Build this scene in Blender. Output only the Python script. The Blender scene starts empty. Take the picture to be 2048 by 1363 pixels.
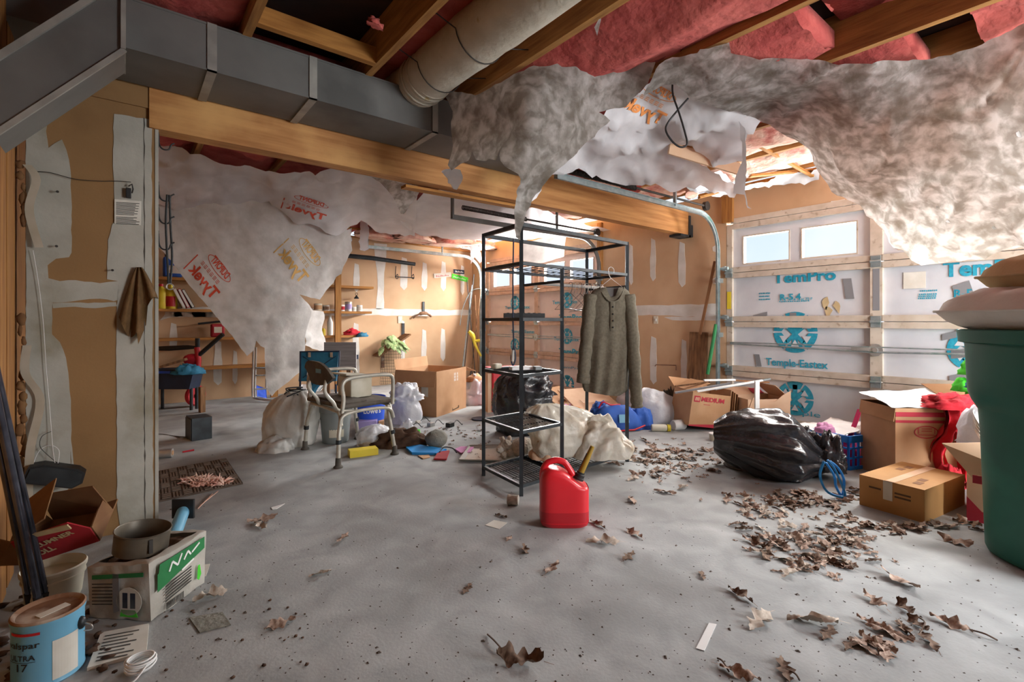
import bpy, bmesh, math, random
import numpy as np
from mathutils import Vector, Matrix, noise
from mathutils.geometry import delaunay_2d_cdt
from mathutils.bvhtree import BVHTree

SC = bpy.context.scene
COL = SC.collection
rnd = random.Random(7)
# ------------------------------------------------------------------ camera
CAMZ = 1.07
FPX, CX, HY = 974.0, 1024.0, 643.0
FW = Vector((0.6225, 0.7826, 0)); RT = Vector((0.7826, -0.6225, 0))
cam_d = bpy.data.cameras.new('camera'); cam = bpy.data.objects.new('camera', cam_d); COL.objects.link(cam)
cam.location = (0, 0, CAMZ); cam.rotation_euler = (math.pi/2, 0, math.radians(-38.5))
cam_d.sensor_width = 36; cam_d.lens = 36*FPX/2048; cam_d.shift_y = -(681.5-HY)/2048
cam_d.clip_start = 0.02
SC.camera = cam
# ------------------------------------------------------------------ light
SC.view_settings.view_transform = 'Standard'
try: SC.view_settings.look = 'None'
except Exception: pass
SC.view_settings.exposure = 0.46; SC.view_settings.gamma = 1.0
SC.view_settings.use_curve_mapping = False
W = bpy.data.worlds.new('sky'); SC.world = W; W.use_nodes = True
nt = W.node_tree; nt.nodes.clear()
out = nt.nodes.new('ShaderNodeOutputWorld'); bg = nt.nodes.new('ShaderNodeBackground')
tc = nt.nodes.new('ShaderNodeTexCoord'); nz = nt.nodes.new('ShaderNodeTexNoise'); nz.inputs['Scale'].default_value = 3.0
nz.inputs['Detail'].default_value = 5
rp = nt.nodes.new('ShaderNodeValToRGB')
rp.color_ramp.elements[0].position = .35; rp.color_ramp.elements[0].color = (.62, .74, .95, 1)
rp.color_ramp.elements[1].position = .7; rp.color_ramp.elements[1].color = (.90, .91, .94, 1)
nt.links.new(tc.outputs['Generated'], nz.inputs['Vector']); nt.links.new(nz.outputs['Fac'], rp.inputs['Fac'])
nt.links.new(rp.outputs['Color'], bg.inputs['Color']); bg.inputs['Strength'].default_value = 1.0
nt.links.new(bg.outputs['Background'], out.inputs['Surface'])
def area(name, loc, target, sx, sy, power, col=(1, 1, 1)):
    d = bpy.data.lights.new(name, 'AREA'); d.shape = 'RECTANGLE'; d.size = sx; d.size_y = sy; d.energy = power; d.color = col
    o = bpy.data.objects.new(name, d); COL.objects.link(o); o.location = loc
    o.rotation_euler = (Vector(target)-Vector(loc)).to_track_quat('-Z', 'Y').to_euler()
    return o
# daylight falling in through the two rows of garage door windows
area('daylight_door_near', (5.75, 1.37, 2.25), (3.0, 1.5, 0.6), 2.6, .7, 420, (1, .98, .95))
area('daylight_door_far', (5.75, 5.92, 2.25), (2.6, 6.0, 0.9), 2.6, .7, 950, (1, .98, .96))
sd = bpy.data.lights.new('sun', 'SUN'); sd.energy = 5.5; sd.angle = math.radians(14); sd.color = (1, .97, .92)
so = bpy.data.objects.new('sun', sd); COL.objects.link(so); so.rotation_euler = (Vector((-1, .04, -.86))).to_track_quat('-Z', 'Y').to_euler()
# added uplights that brighten the ceiling sheets, as if off the ground outside
area('fill_uplight_near', (5.9, 1.37, 1.15), (3.4, 1.4, 2.6), 2.6, .6, 340, (1, .98, .96))
area('fill_uplight_far', (5.9, 5.92, 1.15), (3.2, 5.6, 2.7), 2.6, .6, 900, (1, .98, .96))
area('fill_side', (3.6, -2.4, 1.3), (4.2, 1.6, .5), 2.2, 2.0, 250, (.98, .99, 1))  # added fill lamp for door and floor, shining through an invented opening
# ------------------------------------------------------------------ helpers
def P(px, py, x=None, y=None, z=None, t=None):
    """point seen at frame position px,py that lies on the given plane (x=, y=, z=) or depth t"""
    d = FW + RT*((px-CX)/FPX) + Vector((0, 0, (HY-py)/FPX))
    if x is not None: t = x/d.x
    elif y is not None: t = y/d.y
    elif z is not None: t = (z-CAMZ)/d.z
    return Vector((0, 0, CAMZ)) + d*t
def Fl(px, py): return P(px, py, z=0)
def lin(h):
    h = h.lstrip('#'); v = [int(h[i:i+2], 16)/255 for i in (0, 2, 4)]
    return tuple(((c/12.92) if c <= .04045 else ((c+.055)/1.055)**2.4) for c in v)+(1,)
MATS = {}
def mat(name, a, b=None, scale=8, rough=.7, metal=0, bump=0, bscale=None, detail=5, lo=.35, hi=.65, stretch=None, trans=0, clear=0, coat=0,
        spec=.5, c3=None, s3=3, lo3=.55, hi3=.7, dist=0):
    """procedural material: colour a mottled with b (noise), optional third colour in blotches, bump, translucency, transparency"""
    m = bpy.data.materials.new(name); m.use_nodes = True; n = m.node_tree; N = n.nodes; L = n.links
    bs = N['Principled BSDF']; o = N['Material Output']
    bs.inputs['Roughness'].default_value = rough; bs.inputs['Metallic'].default_value = metal
    bs.inputs['Specular IOR Level'].default_value = spec
    if coat: bs.inputs['Coat Weight'].default_value = coat
    t = N.new('ShaderNodeTexCoord'); mp = N.new('ShaderNodeMapping'); L.new(t.outputs['Object'], mp.inputs['Vector'])
    if stretch: mp.inputs['Scale'].default_value = stretch
    col = None
    if b:
        z = N.new('ShaderNodeTexNoise'); z.inputs['Scale'].default_value = scale; z.inputs['Detail'].default_value = detail
        z.inputs['Distortion'].default_value = dist
        L.new(mp.outputs['Vector'], z.inputs['Vector'])
        r = N.new('ShaderNodeValToRGB'); r.color_ramp.elements[0].position = lo; r.color_ramp.elements[1].position = hi
        r.color_ramp.elements[0].color = lin(a); r.color_ramp.elements[1].color = lin(b)
        L.new(z.outputs['Fac'], r.inputs['Fac']); col = r.outputs['Color']
        if c3:
            z3 = N.new('ShaderNodeTexNoise'); z3.inputs['Scale'].default_value = s3; z3.inputs['Detail'].default_value = 6
            L.new(t.outputs['Object'], z3.inputs['Vector'])
            r3 = N.new('ShaderNodeValToRGB'); r3.color_ramp.elements[0].position = lo3; r3.color_ramp.elements[1].position = hi3
            L.new(z3.outputs['Fac'], r3.inputs['Fac'])
            mx = N.new('ShaderNodeMix'); mx.data_type = 'RGBA'; mx.inputs['B'].default_value = lin(c3)
            L.new(r3.outputs['Color'], mx.inputs['Factor']); L.new(col, mx.inputs['A']); col = mx.outputs['Result']
        L.new(col, bs.inputs['Base Color'])
    else: bs.inputs['Base Color'].default_value = lin(a)
    if bump:
        z = N.new('ShaderNodeTexNoise'); z.inputs['Scale'].default_value = bscale or scale*3; z.inputs['Detail'].default_value = 6
        L.new(mp.outputs['Vector'], z.inputs['Vector'])
        bp = N.new('ShaderNodeBump'); bp.inputs['Strength'].default_value = min(1, bump); bp.inputs['Distance'].default_value = .02
        L.new(z.outputs['Fac'], bp.inputs['Height']); L.new(bp.outputs['Normal'], bs.inputs['Normal'])
    last = bs.outputs['BSDF']
    if trans:
        tr = N.new('ShaderNodeBsdfTranslucent'); ms = N.new('ShaderNodeMixShader'); ms.inputs['Fac'].default_value = trans
        if col: L.new(col, tr.inputs['Color'])
        else: tr.inputs['Color'].default_value = lin(a)
        L.new(last, ms.inputs[1]); L.new(tr.outputs['BSDF'], ms.inputs[2]); last = ms.outputs['Shader']
    if clear:
        tr = N.new('ShaderNodeBsdfTransparent'); ms = N.new('ShaderNodeMixShader'); ms.inputs['Fac'].default_value = clear
        L.new(last, ms.inputs[1]); L.new(tr.outputs['BSDF'], ms.inputs[2]); last = ms.outputs['Shader']
    L.new(last, o.inputs['Surface']); MATS[name] = m
    return m
class B:
    """collects shapes into one mesh"""
    def __init__(s): s.v = []; s.f = []
    def add(s, vs, fs):
        k = len(s.v); s.v += [Vector(v) for v in vs]; s.f += [tuple(i+k for i in f) for f in fs]; return s
    def box(s, lo, hi):
        (a, b, c), (d, e, f) = lo, hi
        return s.add([(a,b,c),(d,b,c),(d,e,c),(a,e,c),(a,b,f),(d,b,f),(d,e,f),(a,e,f)],
                     [(0,3,2,1),(4,5,6,7),(0,1,5,4),(1,2,6,5),(2,3,7,6),(3,0,4,7)])
    def obox(s, c, size, M=None, bev=0):
        x, y, z = [q/2 for q in size]; M = M or Matrix.Identity(3)
        if bev:
            bm = bmesh.new(); bmesh.ops.create_cube(bm, size=1)
            for v in bm.verts: v.co = Vector((v.co.x*size[0], v.co.y*size[1], v.co.z*size[2]))
            bmesh.ops.bevel(bm, geom=bm.edges[:], offset=bev, segments=2, profile=.5, affect='EDGES')
            bm.verts.index_update()
            s.add([M @ v.co + Vector(c) for v in bm.verts], [tuple(v.index for v in f.verts) for f in bm.faces]); bm.free(); return s
        vs = [(-x,-y,-z),(x,-y,-z),(x,y,-z),(-x,y,-z),(-x,-y,z),(x,-y,z),(x,y,z),(-x,y,z)]
        return s.add([M @ Vector(v) + Vector(c) for v in vs],
                     [(0,3,2,1),(4,5,6,7),(0,1,5,4),(1,2,6,5),(2,3,7,6),(3,0,4,7)])
    def beam(s, p0, p1, w, h, up=(0, 0, 1)):
        """rectangular bar from p0 to p1, w sideways and h along up"""
        p0 = Vector(p0); p1 = Vector(p1); d = (p1-p0).normalized(); sd = d.cross(Vector(up)).normalized(); u = sd.cross(d).normalized()
        vs = [p + sd*a*w/2 + u*b*h/2 for p in (p0, p1) for a, b in ((-1,-1),(1,-1),(1,1),(-1,1))]
        return s.add(vs, [(0,1,2,3),(7,6,5,4),(0,4,5,1),(1,5,6,2),(2,6,7,3),(3,7,4,0)])
    def prism(s, pts, vec):
        n = len(pts); pts = [Vector(p) for p in pts]; vec = Vector(vec)
        return s.add(pts+[p+vec for p in pts], [tuple(range(n-1,-1,-1)), tuple(range(n, 2*n))]+[(i,(i+1)%n,n+(i+1)%n,n+i) for i in range(n)])
    def tube(s, pts, r, n=8, closed=False, cap=True):
        pts = [Vector(p) for p in pts]; m = len(pts)
        rs = r if isinstance(r, (list, tuple)) else [r]*m
        tg = []
        for i in range(m):
            a = pts[(i-1) % m] if (closed or i > 0) else pts[i]; b = pts[(i+1) % m] if (closed or i < m-1) else pts[i]
            d = b-a; tg.append(d.normalized() if d.length > 1e-9 else Vector((0, 0, 1)))
        up = Vector((0, 0, 1)) if abs(tg[0].z) < .9 else Vector((1, 0, 0))
        u = tg[0].cross(up).normalized(); vs = []
        for i in range(m):
            u = (u - tg[i]*u.dot(tg[i]))
            u = u.normalized() if u.length > 1e-6 else tg[i].orthogonal().normalized()
            w = tg[i].cross(u)
            vs += [pts[i] + (u*math.cos(2*math.pi*k/n) + w*math.sin(2*math.pi*k/n))*rs[i] for k in range(n)]
        fs = [(i*n+k, i*n+(k+1) % n, ((i+1) % m)*n+(k+1) % n, ((i+1) % m)*n+k) for i in range(m if closed else m-1) for k in range(n)]
        if cap and not closed: fs += [tuple(range(n-1, -1, -1)), tuple((m-1)*n+k for k in range(n))]
        return s.add(vs, fs)
    def cyl(s, p0, p1, r, r1=None, n=16): return s.tube([p0, p1], [r, r if r1 is None else r1], n)
    def lathe(s, prof, o=(0, 0, 0), n=24, M=None, wob=0):
        M = M or Matrix.Identity(3); o = Vector(o); vs = []; fs = []; m = len(prof)
        for i, (r, z) in enumerate(prof):
            for k in range(n):
                a = 2*math.pi*k/n; q = 1+wob*math.sin(3*a+i)
                vs.append(o + M @ Vector((r*q*math.cos(a), r*q*math.sin(a), z)))
        for i in range(m-1):
            for k in range(n): fs.append((i*n+k, i*n+(k+1) % n, (i+1)*n+(k+1) % n, (i+1)*n+k))
        if prof[0][0] > 1e-4: fs.append(tuple(range(n-1, -1, -1)))
        if prof[-1][0] > 1e-4: fs.append(tuple((m-1)*n+k for k in range(n)))
        return s.add(vs, fs)
    def grid(s, fn, nu, nv, wrap=False):
        vs = [fn(i/(nu if wrap else nu-1), j/(nv-1)) for j in range(nv) for i in range(nu)]
        fs = [(j*nu+i, j*nu+(i+1) % nu, (j+1)*nu+(i+1) % nu, (j+1)*nu+i) for j in range(nv-1) for i in range(nu if wrap else nu-1)]
        return s.add(vs, fs)
    def ball(s, c, r, n=16, nz=0, seed=0, sc=3, M=None):
        c = Vector(c); r = r if isinstance(r, (tuple, list)) else (r, r, r)
        def fn(u, v):
            a = u*2*math.pi; p = (v-.5)*math.pi*.998
            d = Vector((math.cos(a)*math.cos(p), math.sin(a)*math.cos(p), math.sin(p)))
            k = 1 + nz*noise.noise(d*sc+Vector((seed, seed*2, 0)))
            q = Vector((d.x*r[0]*k, d.y*r[1]*k, d.z*r[2]*k))
            return c + (M @ q if M else q)
        return s.grid(fn, n, max(6, n//2+1), True)
    def build(s, name, m, parent=None, smooth=False, label=None, floor=None):
        if floor is not None:
            for v in s.v: v.z = max(v.z, floor)
        me = bpy.data.meshes.new(name); me.from_pydata([tuple(v) for v in s.v], [], s.f); me.materials.append(m if not isinstance(m, str) else MATS[m])
        me.validate(); me.update()
        if smooth:
            me.polygons.foreach_set('use_smooth', [True]*len(me.polygons))
            if smooth != 'all': me.set_sharp_from_angle(angle=math.radians(40))
        o = bpy.data.objects.new(name, me); COL.objects.link(o)
        if parent is not None:
            o.parent = parent; o.matrix_parent_inverse = Matrix.Translation(-pos_of(parent))
        if label: o['label'] = label
        return o
def pos_of(o):
    return Vector((0, 0, 0)) if o.parent else Vector(o.location)   # parts are built in world coordinates
def thing(name, label, cat, at, group=None):
    o = bpy.data.objects.new(name, None); COL.objects.link(o); o.location = at; o.empty_display_size = .05
    o['label'] = label; o['category'] = cat
    if group: o['group'] = group
    return o
def tag(o, label, cat, group=None):
    o['label'] = label; o['category'] = cat
    if group: o['group'] = group
    return o
def struct(o): o['kind'] = 'structure'; return o
def rz(a): return Matrix.Rotation(math.radians(a), 3, 'Z')
def rot(ax, a): return Matrix.Rotation(math.radians(a), 3, ax)
def arc(c, u, v, r, a0, a1, n):
    return [Vector(c)+Vector(u)*r*math.cos(math.radians(a0+(a1-a0)*i/n))+Vector(v)*r*math.sin(math.radians(a0+(a1-a0)*i/n)) for i in range(n+1)]
def spline(pts, k=6):
    """Catmull-Rom through the points"""
    pts = [Vector(p) for p in pts]; q = [pts[0]]+pts+[pts[-1]]; o = []
    for i in range(1, len(q)-2):
        p0, p1, p2, p3 = q[i-1:i+3]
        for j in range(k):
            t = j/k
            o.append(.5*((2*p1)+(p2-p0)*t+(2*p0-5*p1+4*p2-p3)*t*t+(3*p1-p0-3*p2+p3)*t**3))
    return o+[pts[-1]]
# text ---------------------------------------------------------------
def text2d(body, bold=0.0, shear=0):
    c = bpy.data.curves.new('t', 'FONT'); c.body = body; c.size = 1; c.offset = bold; c.shear = shear; c.resolution_u = 3
    c.align_x = 'LEFT'
    o = bpy.data.objects.new('t', c); COL.objects.link(o)
    dg = bpy.context.evaluated_depsgraph_get(); dg.update(); me = o.evaluated_get(dg).to_mesh()
    vs = [(v.co.x, v.co.y) for v in me.vertices]; fs = [tuple(p.vertices) for p in me.polygons]
    o.evaluated_get(dg).to_mesh_clear(); bpy.data.objects.remove(o); bpy.data.curves.remove(c)
    xs = [v[0] for v in vs] or [0, 1]; w = max(xs)-min(xs); x0 = min(xs)
    return [((x-x0), y) for x, y in vs], fs, w
def text(body, o, right, up, h, m, parent, width=None, bold=.0, name='lettering', off=.002, shear=0):
    """flat lettering: cap height h, lower left corner o"""
    vs, fs, w = text2d(body, bold, shear); right = Vector(right).normalized(); up = Vector(up).normalized(); nrm = right.cross(up)
    sy = h/.72; sx = (width/w) if width else sy
    b = B(); b.add([Vector(o)+right*x*sx+up*y*sy+nrm*off for x, y in vs], fs)
    return b.build(name, m, parent)
def flat(pts, nrm, m, name, parent, off=.002, label=None):
    """thin flat piece: polygon pushed out by off"""
    n = Vector(nrm)*off; pts = [Vector(p) for p in pts]
    b = B(); b.prism([p for p in pts], n)
    return b.build(name, m, parent, label=label)
# hanging sheets -------------------------------------------------------
class Depth:
    """smooth surface through control points (thin plate on inverse depth, exact for planes)"""
    def __init__(s, ctrl):
        pts = []; w = []
        for (px, py, kw) in ctrl:
            p = P(px, py, **kw); t = (p-Vector((0, 0, CAMZ))).dot(FW); pts.append((px/1000, py/1000)); w.append(1/t)
        s.p = np.array(pts); n = len(pts); K = s.U(np.linalg.norm(s.p[:, None]-s.p[None], axis=2)) + np.eye(n)*1e-4
        A = np.zeros((n+3, n+3)); A[:n, :n] = K; A[:n, n] = 1; A[:n, n+1:] = s.p; A[n, :n] = 1; A[n+1:, :n] = s.p.T
        s.c = np.linalg.solve(A, np.array(w+[0, 0, 0]))
    def U(s, r): return np.where(r > 1e-9, r*r*np.log(np.maximum(r, 1e-9)), 0)
    def __call__(s, px, py):
        q = np.array([px/1000, py/1000]); r = np.linalg.norm(s.p-q, axis=1); n = len(s.p)
        return 1/float(s.U(r) @ s.c[:n] + s.c[n] + s.c[n+1]*q[0] + s.c[n+2]*q[1])
def inside(poly, x, y):
    c = False; n = len(poly)
    for i in range(n):
        (x1, y1), (x2, y2) = poly[i], poly[(i+1) % n]
        if (y1 > y) != (y2 > y) and x < (x2-x1)*(y-y1)/(y2-y1)+x1: c = not c
    return c
def sheet(name, outline, ctrl, m, step=14, wr=.02, wsc=5, rag=1.5, seed=0, parent=None, fold=None):
    """limp sheet of housewrap: outline where it ends, control points where it hangs; returns object, its surface for print"""
    D = Depth(ctrl); R = random.Random(seed); bd = []
    n = len(outline)
    for i in range(n):
        a = outline[i]; b = outline[(i+1) % n]; L = math.hypot(b[0]-a[0], b[1]-a[1]); k = max(1, int(L/(step*.8)))
        for j in range(k):
            q = rag if j else 0
            bd.append((a[0]+(b[0]-a[0])*j/k+R.uniform(-q, q), a[1]+(b[1]-a[1])*j/k+R.uniform(-q, q)))
    pts = list(bd); xs = [p[0] for p in bd]; ys = [p[1] for p in bd]; y = min(ys)
    row = 0
    while y < max(ys):
        x = min(xs)+(row % 2)*step/2
        while x < max(xs):
            q = (x+R.uniform(-2, 2), y+R.uniform(-2, 2))
            if inside(bd, *q) and min((q[0]-p[0])**2+(q[1]-p[1])**2 for p in bd) > (step*.45)**2: pts.append(q)
            x += step
        y += step*.87; row += 1
    r = delaunay_2d_cdt([Vector(p) for p in pts], [(i, (i+1) % len(bd)) for i in range(len(bd))], [], 1, 1e-4)
    vs = []
    for v in r[0]:
        p = P(v[0], v[1], t=D(v[0], v[1])); vs.append(p)
    bm = bmesh.new(); bv = [bm.verts.new(v) for v in vs]
    for f in r[2]:
        try: bm.faces.new([bv[i] for i in f])
        except ValueError: pass
    bm.normal_update()
    new = []
    for v in bm.verts:
        nn = v.normal if v.normal.dot(v.co-Vector((0, 0, CAMZ))) < 0 else -v.normal
        q = v.co*wsc+Vector((seed*3.1, seed, 0))
        ridge = 1-abs(noise.noise(q*.7+Vector((0, 0, 9))))*2
        d = wr*(noise.noise(q)+.6*ridge*abs(ridge)+.4*noise.noise(q*2.7))
        r2 = 1-abs(noise.noise(v.co*wsc*Vector((1, 1.3, 1)).x*1.1+Vector((seed*1.7, 4, seed))))*3.2
        d += wr*.9*max(0, r2)**4*(1 if noise.noise(v.co*2+Vector((seed, 0, 0))) > -.1 else .3)
        if fold: d += fold(v.co)
        new.append(v.co+nn*d)
    for v, c in zip(bm.verts, new): v.co = c
    b = B(); bm.verts.index_update(); b.add([v.co for v in bm.verts], [tuple(x.index for x in f.verts) for f in bm.faces])
    tree = BVHTree.FromBMesh(bm); bm.free()
    o = b.build(name, m, parent, smooth='all')
    return o, tree
def on_sheet(tree, px, py, off=.009):
    o = Vector((0, 0, CAMZ)); d = (P(px, py, t=1)-o).normalized(); h = tree.ray_cast(o, d)
    return (h[0]-d*off) if h[0] else None
def print_on(tree, o, right, up, vs, fs, m, parent, name='printed_logo'):
    """lay 2-D artwork (unit coordinates) on a sheet: o, right, up give its frame on the sheet"""
    bm = bmesh.new(); bv = [bm.verts.new((x, y, 0)) for x, y in vs]
    for f in fs:
        try: bm.faces.new([bv[i] for i in f])
        except ValueError: pass
    bmesh.ops.subdivide_edges(bm, edges=[e for e in bm.edges if e.calc_length() > .12], cuts=1); bmesh.ops.triangulate(bm, faces=bm.faces[:])
    ok = {}; pts = []; F = []
    for v in bm.verts:
        p = on_sheet(tree, o[0]+right[0]*v.co.x+up[0]*v.co.y, o[1]+right[1]*v.co.x+up[1]*v.co.y)
        if p is not None: ok[v.index if v.index >= 0 else v] = len(pts); pts.append(p)
        v.tag = p is not None
    idx = {v: i for i, v in enumerate([v for v in bm.verts if v.tag])}
    F = [tuple(idx[v] for v in f.verts) for f in bm.faces if all(v.tag for v in f.verts)]
    bm.free()
    if not F: return None
    b = B(); b.add(pts, F); return b.build(name, m, parent)
def ring2d(rx, ry, w, n=40):
    vs = [(rx*math.cos(2*math.pi*i/n), ry*math.sin(2*math.pi*i/n)) for i in range(n)]+[((rx-w)*math.cos(2*math.pi*i/n), (ry-w)*math.sin(2*math.pi*i/n)) for i in range(n)]
    return vs, [(i, (i+1) % n, n+(i+1) % n, n+i) for i in range(n)]
# soft goods -----------------------------------------------------------
def bag(c, rx, ry, h, ang, seed, neck=(0, 0), nk=.12, lump=.18, pleat=.05, np_=13, sag=.85, n=72, fine=.02):
    """sagging plastic bag as a B: round base, lumpy belly, pleats running to the gathered neck"""
    b = B(); c = Vector(c); M = rz(ang); nv = n//2
    def fn(u, v):
        a = u*2*math.pi
        # profile 0 base centre, .12 base edge, 1 neck
        if v < .12: r = v/.12*.9; z = 0
        else:
            w = (v-.12)/.88; r = (.9+.25*math.sin(w*math.pi*.55))*max(0, 1-w**3.2)**.55; z = w**.9
        r = max(r, nk if v > .9 else 0.001)
        w = max(0, (v-.3)/.7)
        k = 1+pleat*w*(math.sin(np_*a+3*noise.noise(Vector((a*.6, v*2, seed))))+.5*math.sin((np_*2+3)*a+seed))
        d = Vector((math.cos(a)*r, math.sin(a)*r, z*1.4))
        l = 1+lump*noise.noise(d*1.6+Vector((seed*5, seed, 3)))+lump*.45*noise.noise(d*4+Vector((seed, 7, seed)))
        rid = 1-abs(noise.noise(d*6+Vector((seed, seed, seed))))*2
        l += fine*rid
        x = rx*r*k*l*math.cos(a)+neck[0]*w**1.5; y = ry*r*k*l*math.sin(a)+neck[1]*w**1.5
        zz = h*z*(1+.18*lump*noise.noise(d*2+Vector((9, seed, 1))))
        return c+M @ Vector((x, y, max(0.002, zz)))
    b.grid(fn, n, nv, True); b.add([c+M @ Vector((neck[0], neck[1], h))], []) 
    return b
def crumple(c, size, ang, seed, n=30, amp=.35, sc=2.2, flat_=True, p=2.6):
    """crumpled cloth or bundle lying on a surface"""
    b = B(); c = Vector(c); M = rz(ang)
    def fn(u, v):
        a = u*2*math.pi; q = v*math.pi/2 if flat_ else (v-.5)*math.pi
        d = Vector((math.cos(a)*math.cos(q), math.sin(a)*math.cos(q), math.sin(q)))
        rid = 1-abs(noise.noise(d*sc*1.8+Vector((seed, 2, seed))))*2
        k = 1+amp*noise.noise(d*sc+Vector((seed*3, seed, 1)))+amp*.35*rid
        return c+M @ Vector((d.x*k*size[0]/2, d.y*k*size[1]/2, max(0, d.z*k)*size[2]))
    return b.grid(fn, n, max(8, n//2), True)
def cloth_quad(c4, m, name, parent=None, n=24, wr=.015, wsc=9, seed=0, thick=.004):
    """rectangular limp piece between four corners, rippled, with thickness"""
    a, b_, c, d = [Vector(p) for p in c4]; nr = (b_-a).cross(d-a).normalized(); b = B()
    def f(u, v):
        p = (a*(1-u)+b_*u)*(1-v)+(d*(1-u)+c*u)*v
        return p+nr*wr*(noise.noise(p*wsc+Vector((seed, 0, 0)))+.5*noise.noise(p*wsc*2.5))
    b.grid(f, n, n); k = len(b.v); b.v += [v-nr*thick for v in b.v]; b.f += [tuple(i+k for i in reversed(q)) for q in b.f[:]]
    e = [i for i in range(n)]+[n*j+n-1 for j in range(1, n)]+[n*(n-1)+i for i in range(n-2, -1, -1)]+[n*j for j in range(n-2, 0, -1)]
    b.f += [(e[i], e[(i+1) % len(e)], e[(i+1) % len(e)]+k, e[i]+k) for i in range(len(e))]
    return b.build(name, m, parent, smooth='all')
def carton(t, c, ang, L, Wd, H, m, flaps=(), T=.005, Mx=None, name='box_body'):
    """cardboard box: corner c, first edge at ang, open top unless a flap closes it; flaps = (side, length, fold angle from shut)
    Mx optional 3x3 tilt about c. Returns function local->world"""
    M = (Mx @ rz(ang)) if Mx else rz(ang); c = Vector(c)
    Q = lambda x, y, z: c+M @ Vector((x, y, z))
    b = B()
    def bx(lo, hi):
        (a, d, e), (f, g, h) = lo, hi
        b.add([Q(a,d,e),Q(f,d,e),Q(f,g,e),Q(a,g,e),Q(a,d,h),Q(f,d,h),Q(f,g,h),Q(a,g,h)], [(0,3,2,1),(4,5,6,7),(0,1,5,4),(1,2,6,5),(2,3,7,6),(3,0,4,7)])
    bx((0,0,0),(L,Wd,T)); bx((0,0,T),(L,T,H)); bx((0,Wd-T,T),(L,Wd,H)); bx((0,T,T),(T,Wd-T,H)); bx((L-T,T,T),(L,Wd-T,H))
    b.build(name, m, t)
    S = {'s': ((0,0),(L,0),(0,1)), 'n': ((L,Wd),(0,Wd),(0,-1)), 'w': ((0,Wd),(0,0),(1,0)), 'e': ((L,0),(L,Wd),(-1,0))}
    for sd, ln, fa in flaps:
        (x0,y0),(x1,y1),(dx,dy) = S[sd]; a = math.radians(fa); ex = math.cos(a)*ln; ez = math.sin(a)*ln
        p = [Q(x0,y0,H),Q(x1,y1,H),Q(x1+dx*ex,y1+dy*ex,H+ez),Q(x0+dx*ex,y0+dy*ex,H+ez)]
        n = (p[1]-p[0]).cross(p[3]-p[0]).normalized()*.004
        B().prism(p, n).build('flap', m, t)
    return Q
# ------------------------------------------------------------------ materials
mat('concrete', '#888b8b', '#afb2b2', scale=5, rough=.8, bump=.08, bscale=80, detail=12, lo=.25, hi=.75, c3='#787776', s3=1.3, lo3=.48, hi3=.8, dist=.5)
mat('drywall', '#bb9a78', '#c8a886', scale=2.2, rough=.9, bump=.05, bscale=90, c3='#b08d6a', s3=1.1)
mat('drywall_shaded', '#866640', '#927048', scale=2.2, rough=.9, bump=.06, bscale=90, c3='#7a5b38', s3=1.6)  # drywall again, darkened in colour for the dimmer near end
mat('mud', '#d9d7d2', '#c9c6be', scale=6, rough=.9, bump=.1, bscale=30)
mat('mud_shaded', '#aeaca2', '#9f9d92', scale=5, rough=.9, bump=.1, bscale=30, c3='#8f8a78', s3=3)  # darker copy of mud, the near end's shade put into its colour
mat('lumber', '#b9833f', '#8f5a24', scale=5, rough=.75, stretch=(.8, 9, 9), bump=.08, lo=.3, hi=.75)
mat('lumber_v', '#b58447', '#80542a', scale=5, rough=.75, stretch=(9, .8, 9), bump=.08, lo=.3, hi=.75)
mat('lumber_z', '#a8773a', '#7c4c20', scale=5, rough=.8, stretch=(9, 9, .7), bump=.08, lo=.3, hi=.75)
mat('beam_wood', '#c08a50', '#97602e', scale=4, rough=.7, stretch=(.5, 6, 8), bump=.06, lo=.3, hi=.75, c3='#d3a263', s3=1.5)
mat('old_wood', '#8d6743', '#5f4028', scale=5, rough=.85, stretch=(7, 7, .9), bump=.1)
mat('pink', '#a2423e', '#c06259', scale=4, rough=1, bump=.9, bscale=14, lo=.3, hi=.7, c3='#8e302f', s3=2.5, dist=.6)
mat('pink_pale', '#d8a08c', '#ecd0be', scale=7, rough=1, bump=.9, bscale=16, c3='#c06a60', s3=5)
mat('subfloor', '#3a2016', '#241310', scale=4, rough=.95)
mat('galv', '#5f5f5d', '#6f6f6c', scale=3, rough=.6, metal=.2, bump=.03, bscale=40, c3='#525250', s3=2)
mat('galv_edge', '#a2a19a', '#868580', scale=8, rough=.5, metal=.2)
mat('zinc', '#a9b3b4', '#8d9a9c', scale=14, rough=.4, metal=.6, c3='#7f9a94', s3=9)
mat('iron', '#3b3632', '#2a2623', scale=20, rough=.6, metal=.3)
mat('flex', '#c9c3b4', '#b9b1a0', scale=7, rough=.75, bump=.25, bscale=30, c3='#a08a58', s3=9, lo3=.66, hi3=.74)
mat('fiber', '#9a968e', '#d0cfcb', scale=16, rough=.9, bump=.25, bscale=60, lo=.38, hi=.62, trans=.62, c3='#7f786c', s3=7, lo3=.5, hi3=.72, detail=14, dist=.35)
mat('wrap', '#dddde0', '#ebebee', scale=4, rough=.5, bump=.2, bscale=14, trans=.3)
mat('wrap_warm', '#c6c4c0', '#d8d6d3', scale=9, rough=.6, bump=.22, bscale=20, trans=.3, detail=9)
mat('ink_red', '#c8492f'); mat('ink_orange', '#d98a4a'); mat('ink_gold', '#c49a55'); mat('ink_teal', '#2f9db4', '#1f86a2', scale=40, rough=.5)
mat('ink_blue', '#3f93b5'); mat('ink_black', '#26231f'); mat('ink_brown', '#5a4126'); mat('ink_crimson', '#b3273a'); mat('ink_white', '#e8e8e4')
mat('foil', '#c4c6cc', '#d4d6da', scale=3, rough=.36, metal=.12, bump=.1, bscale=9)
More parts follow.
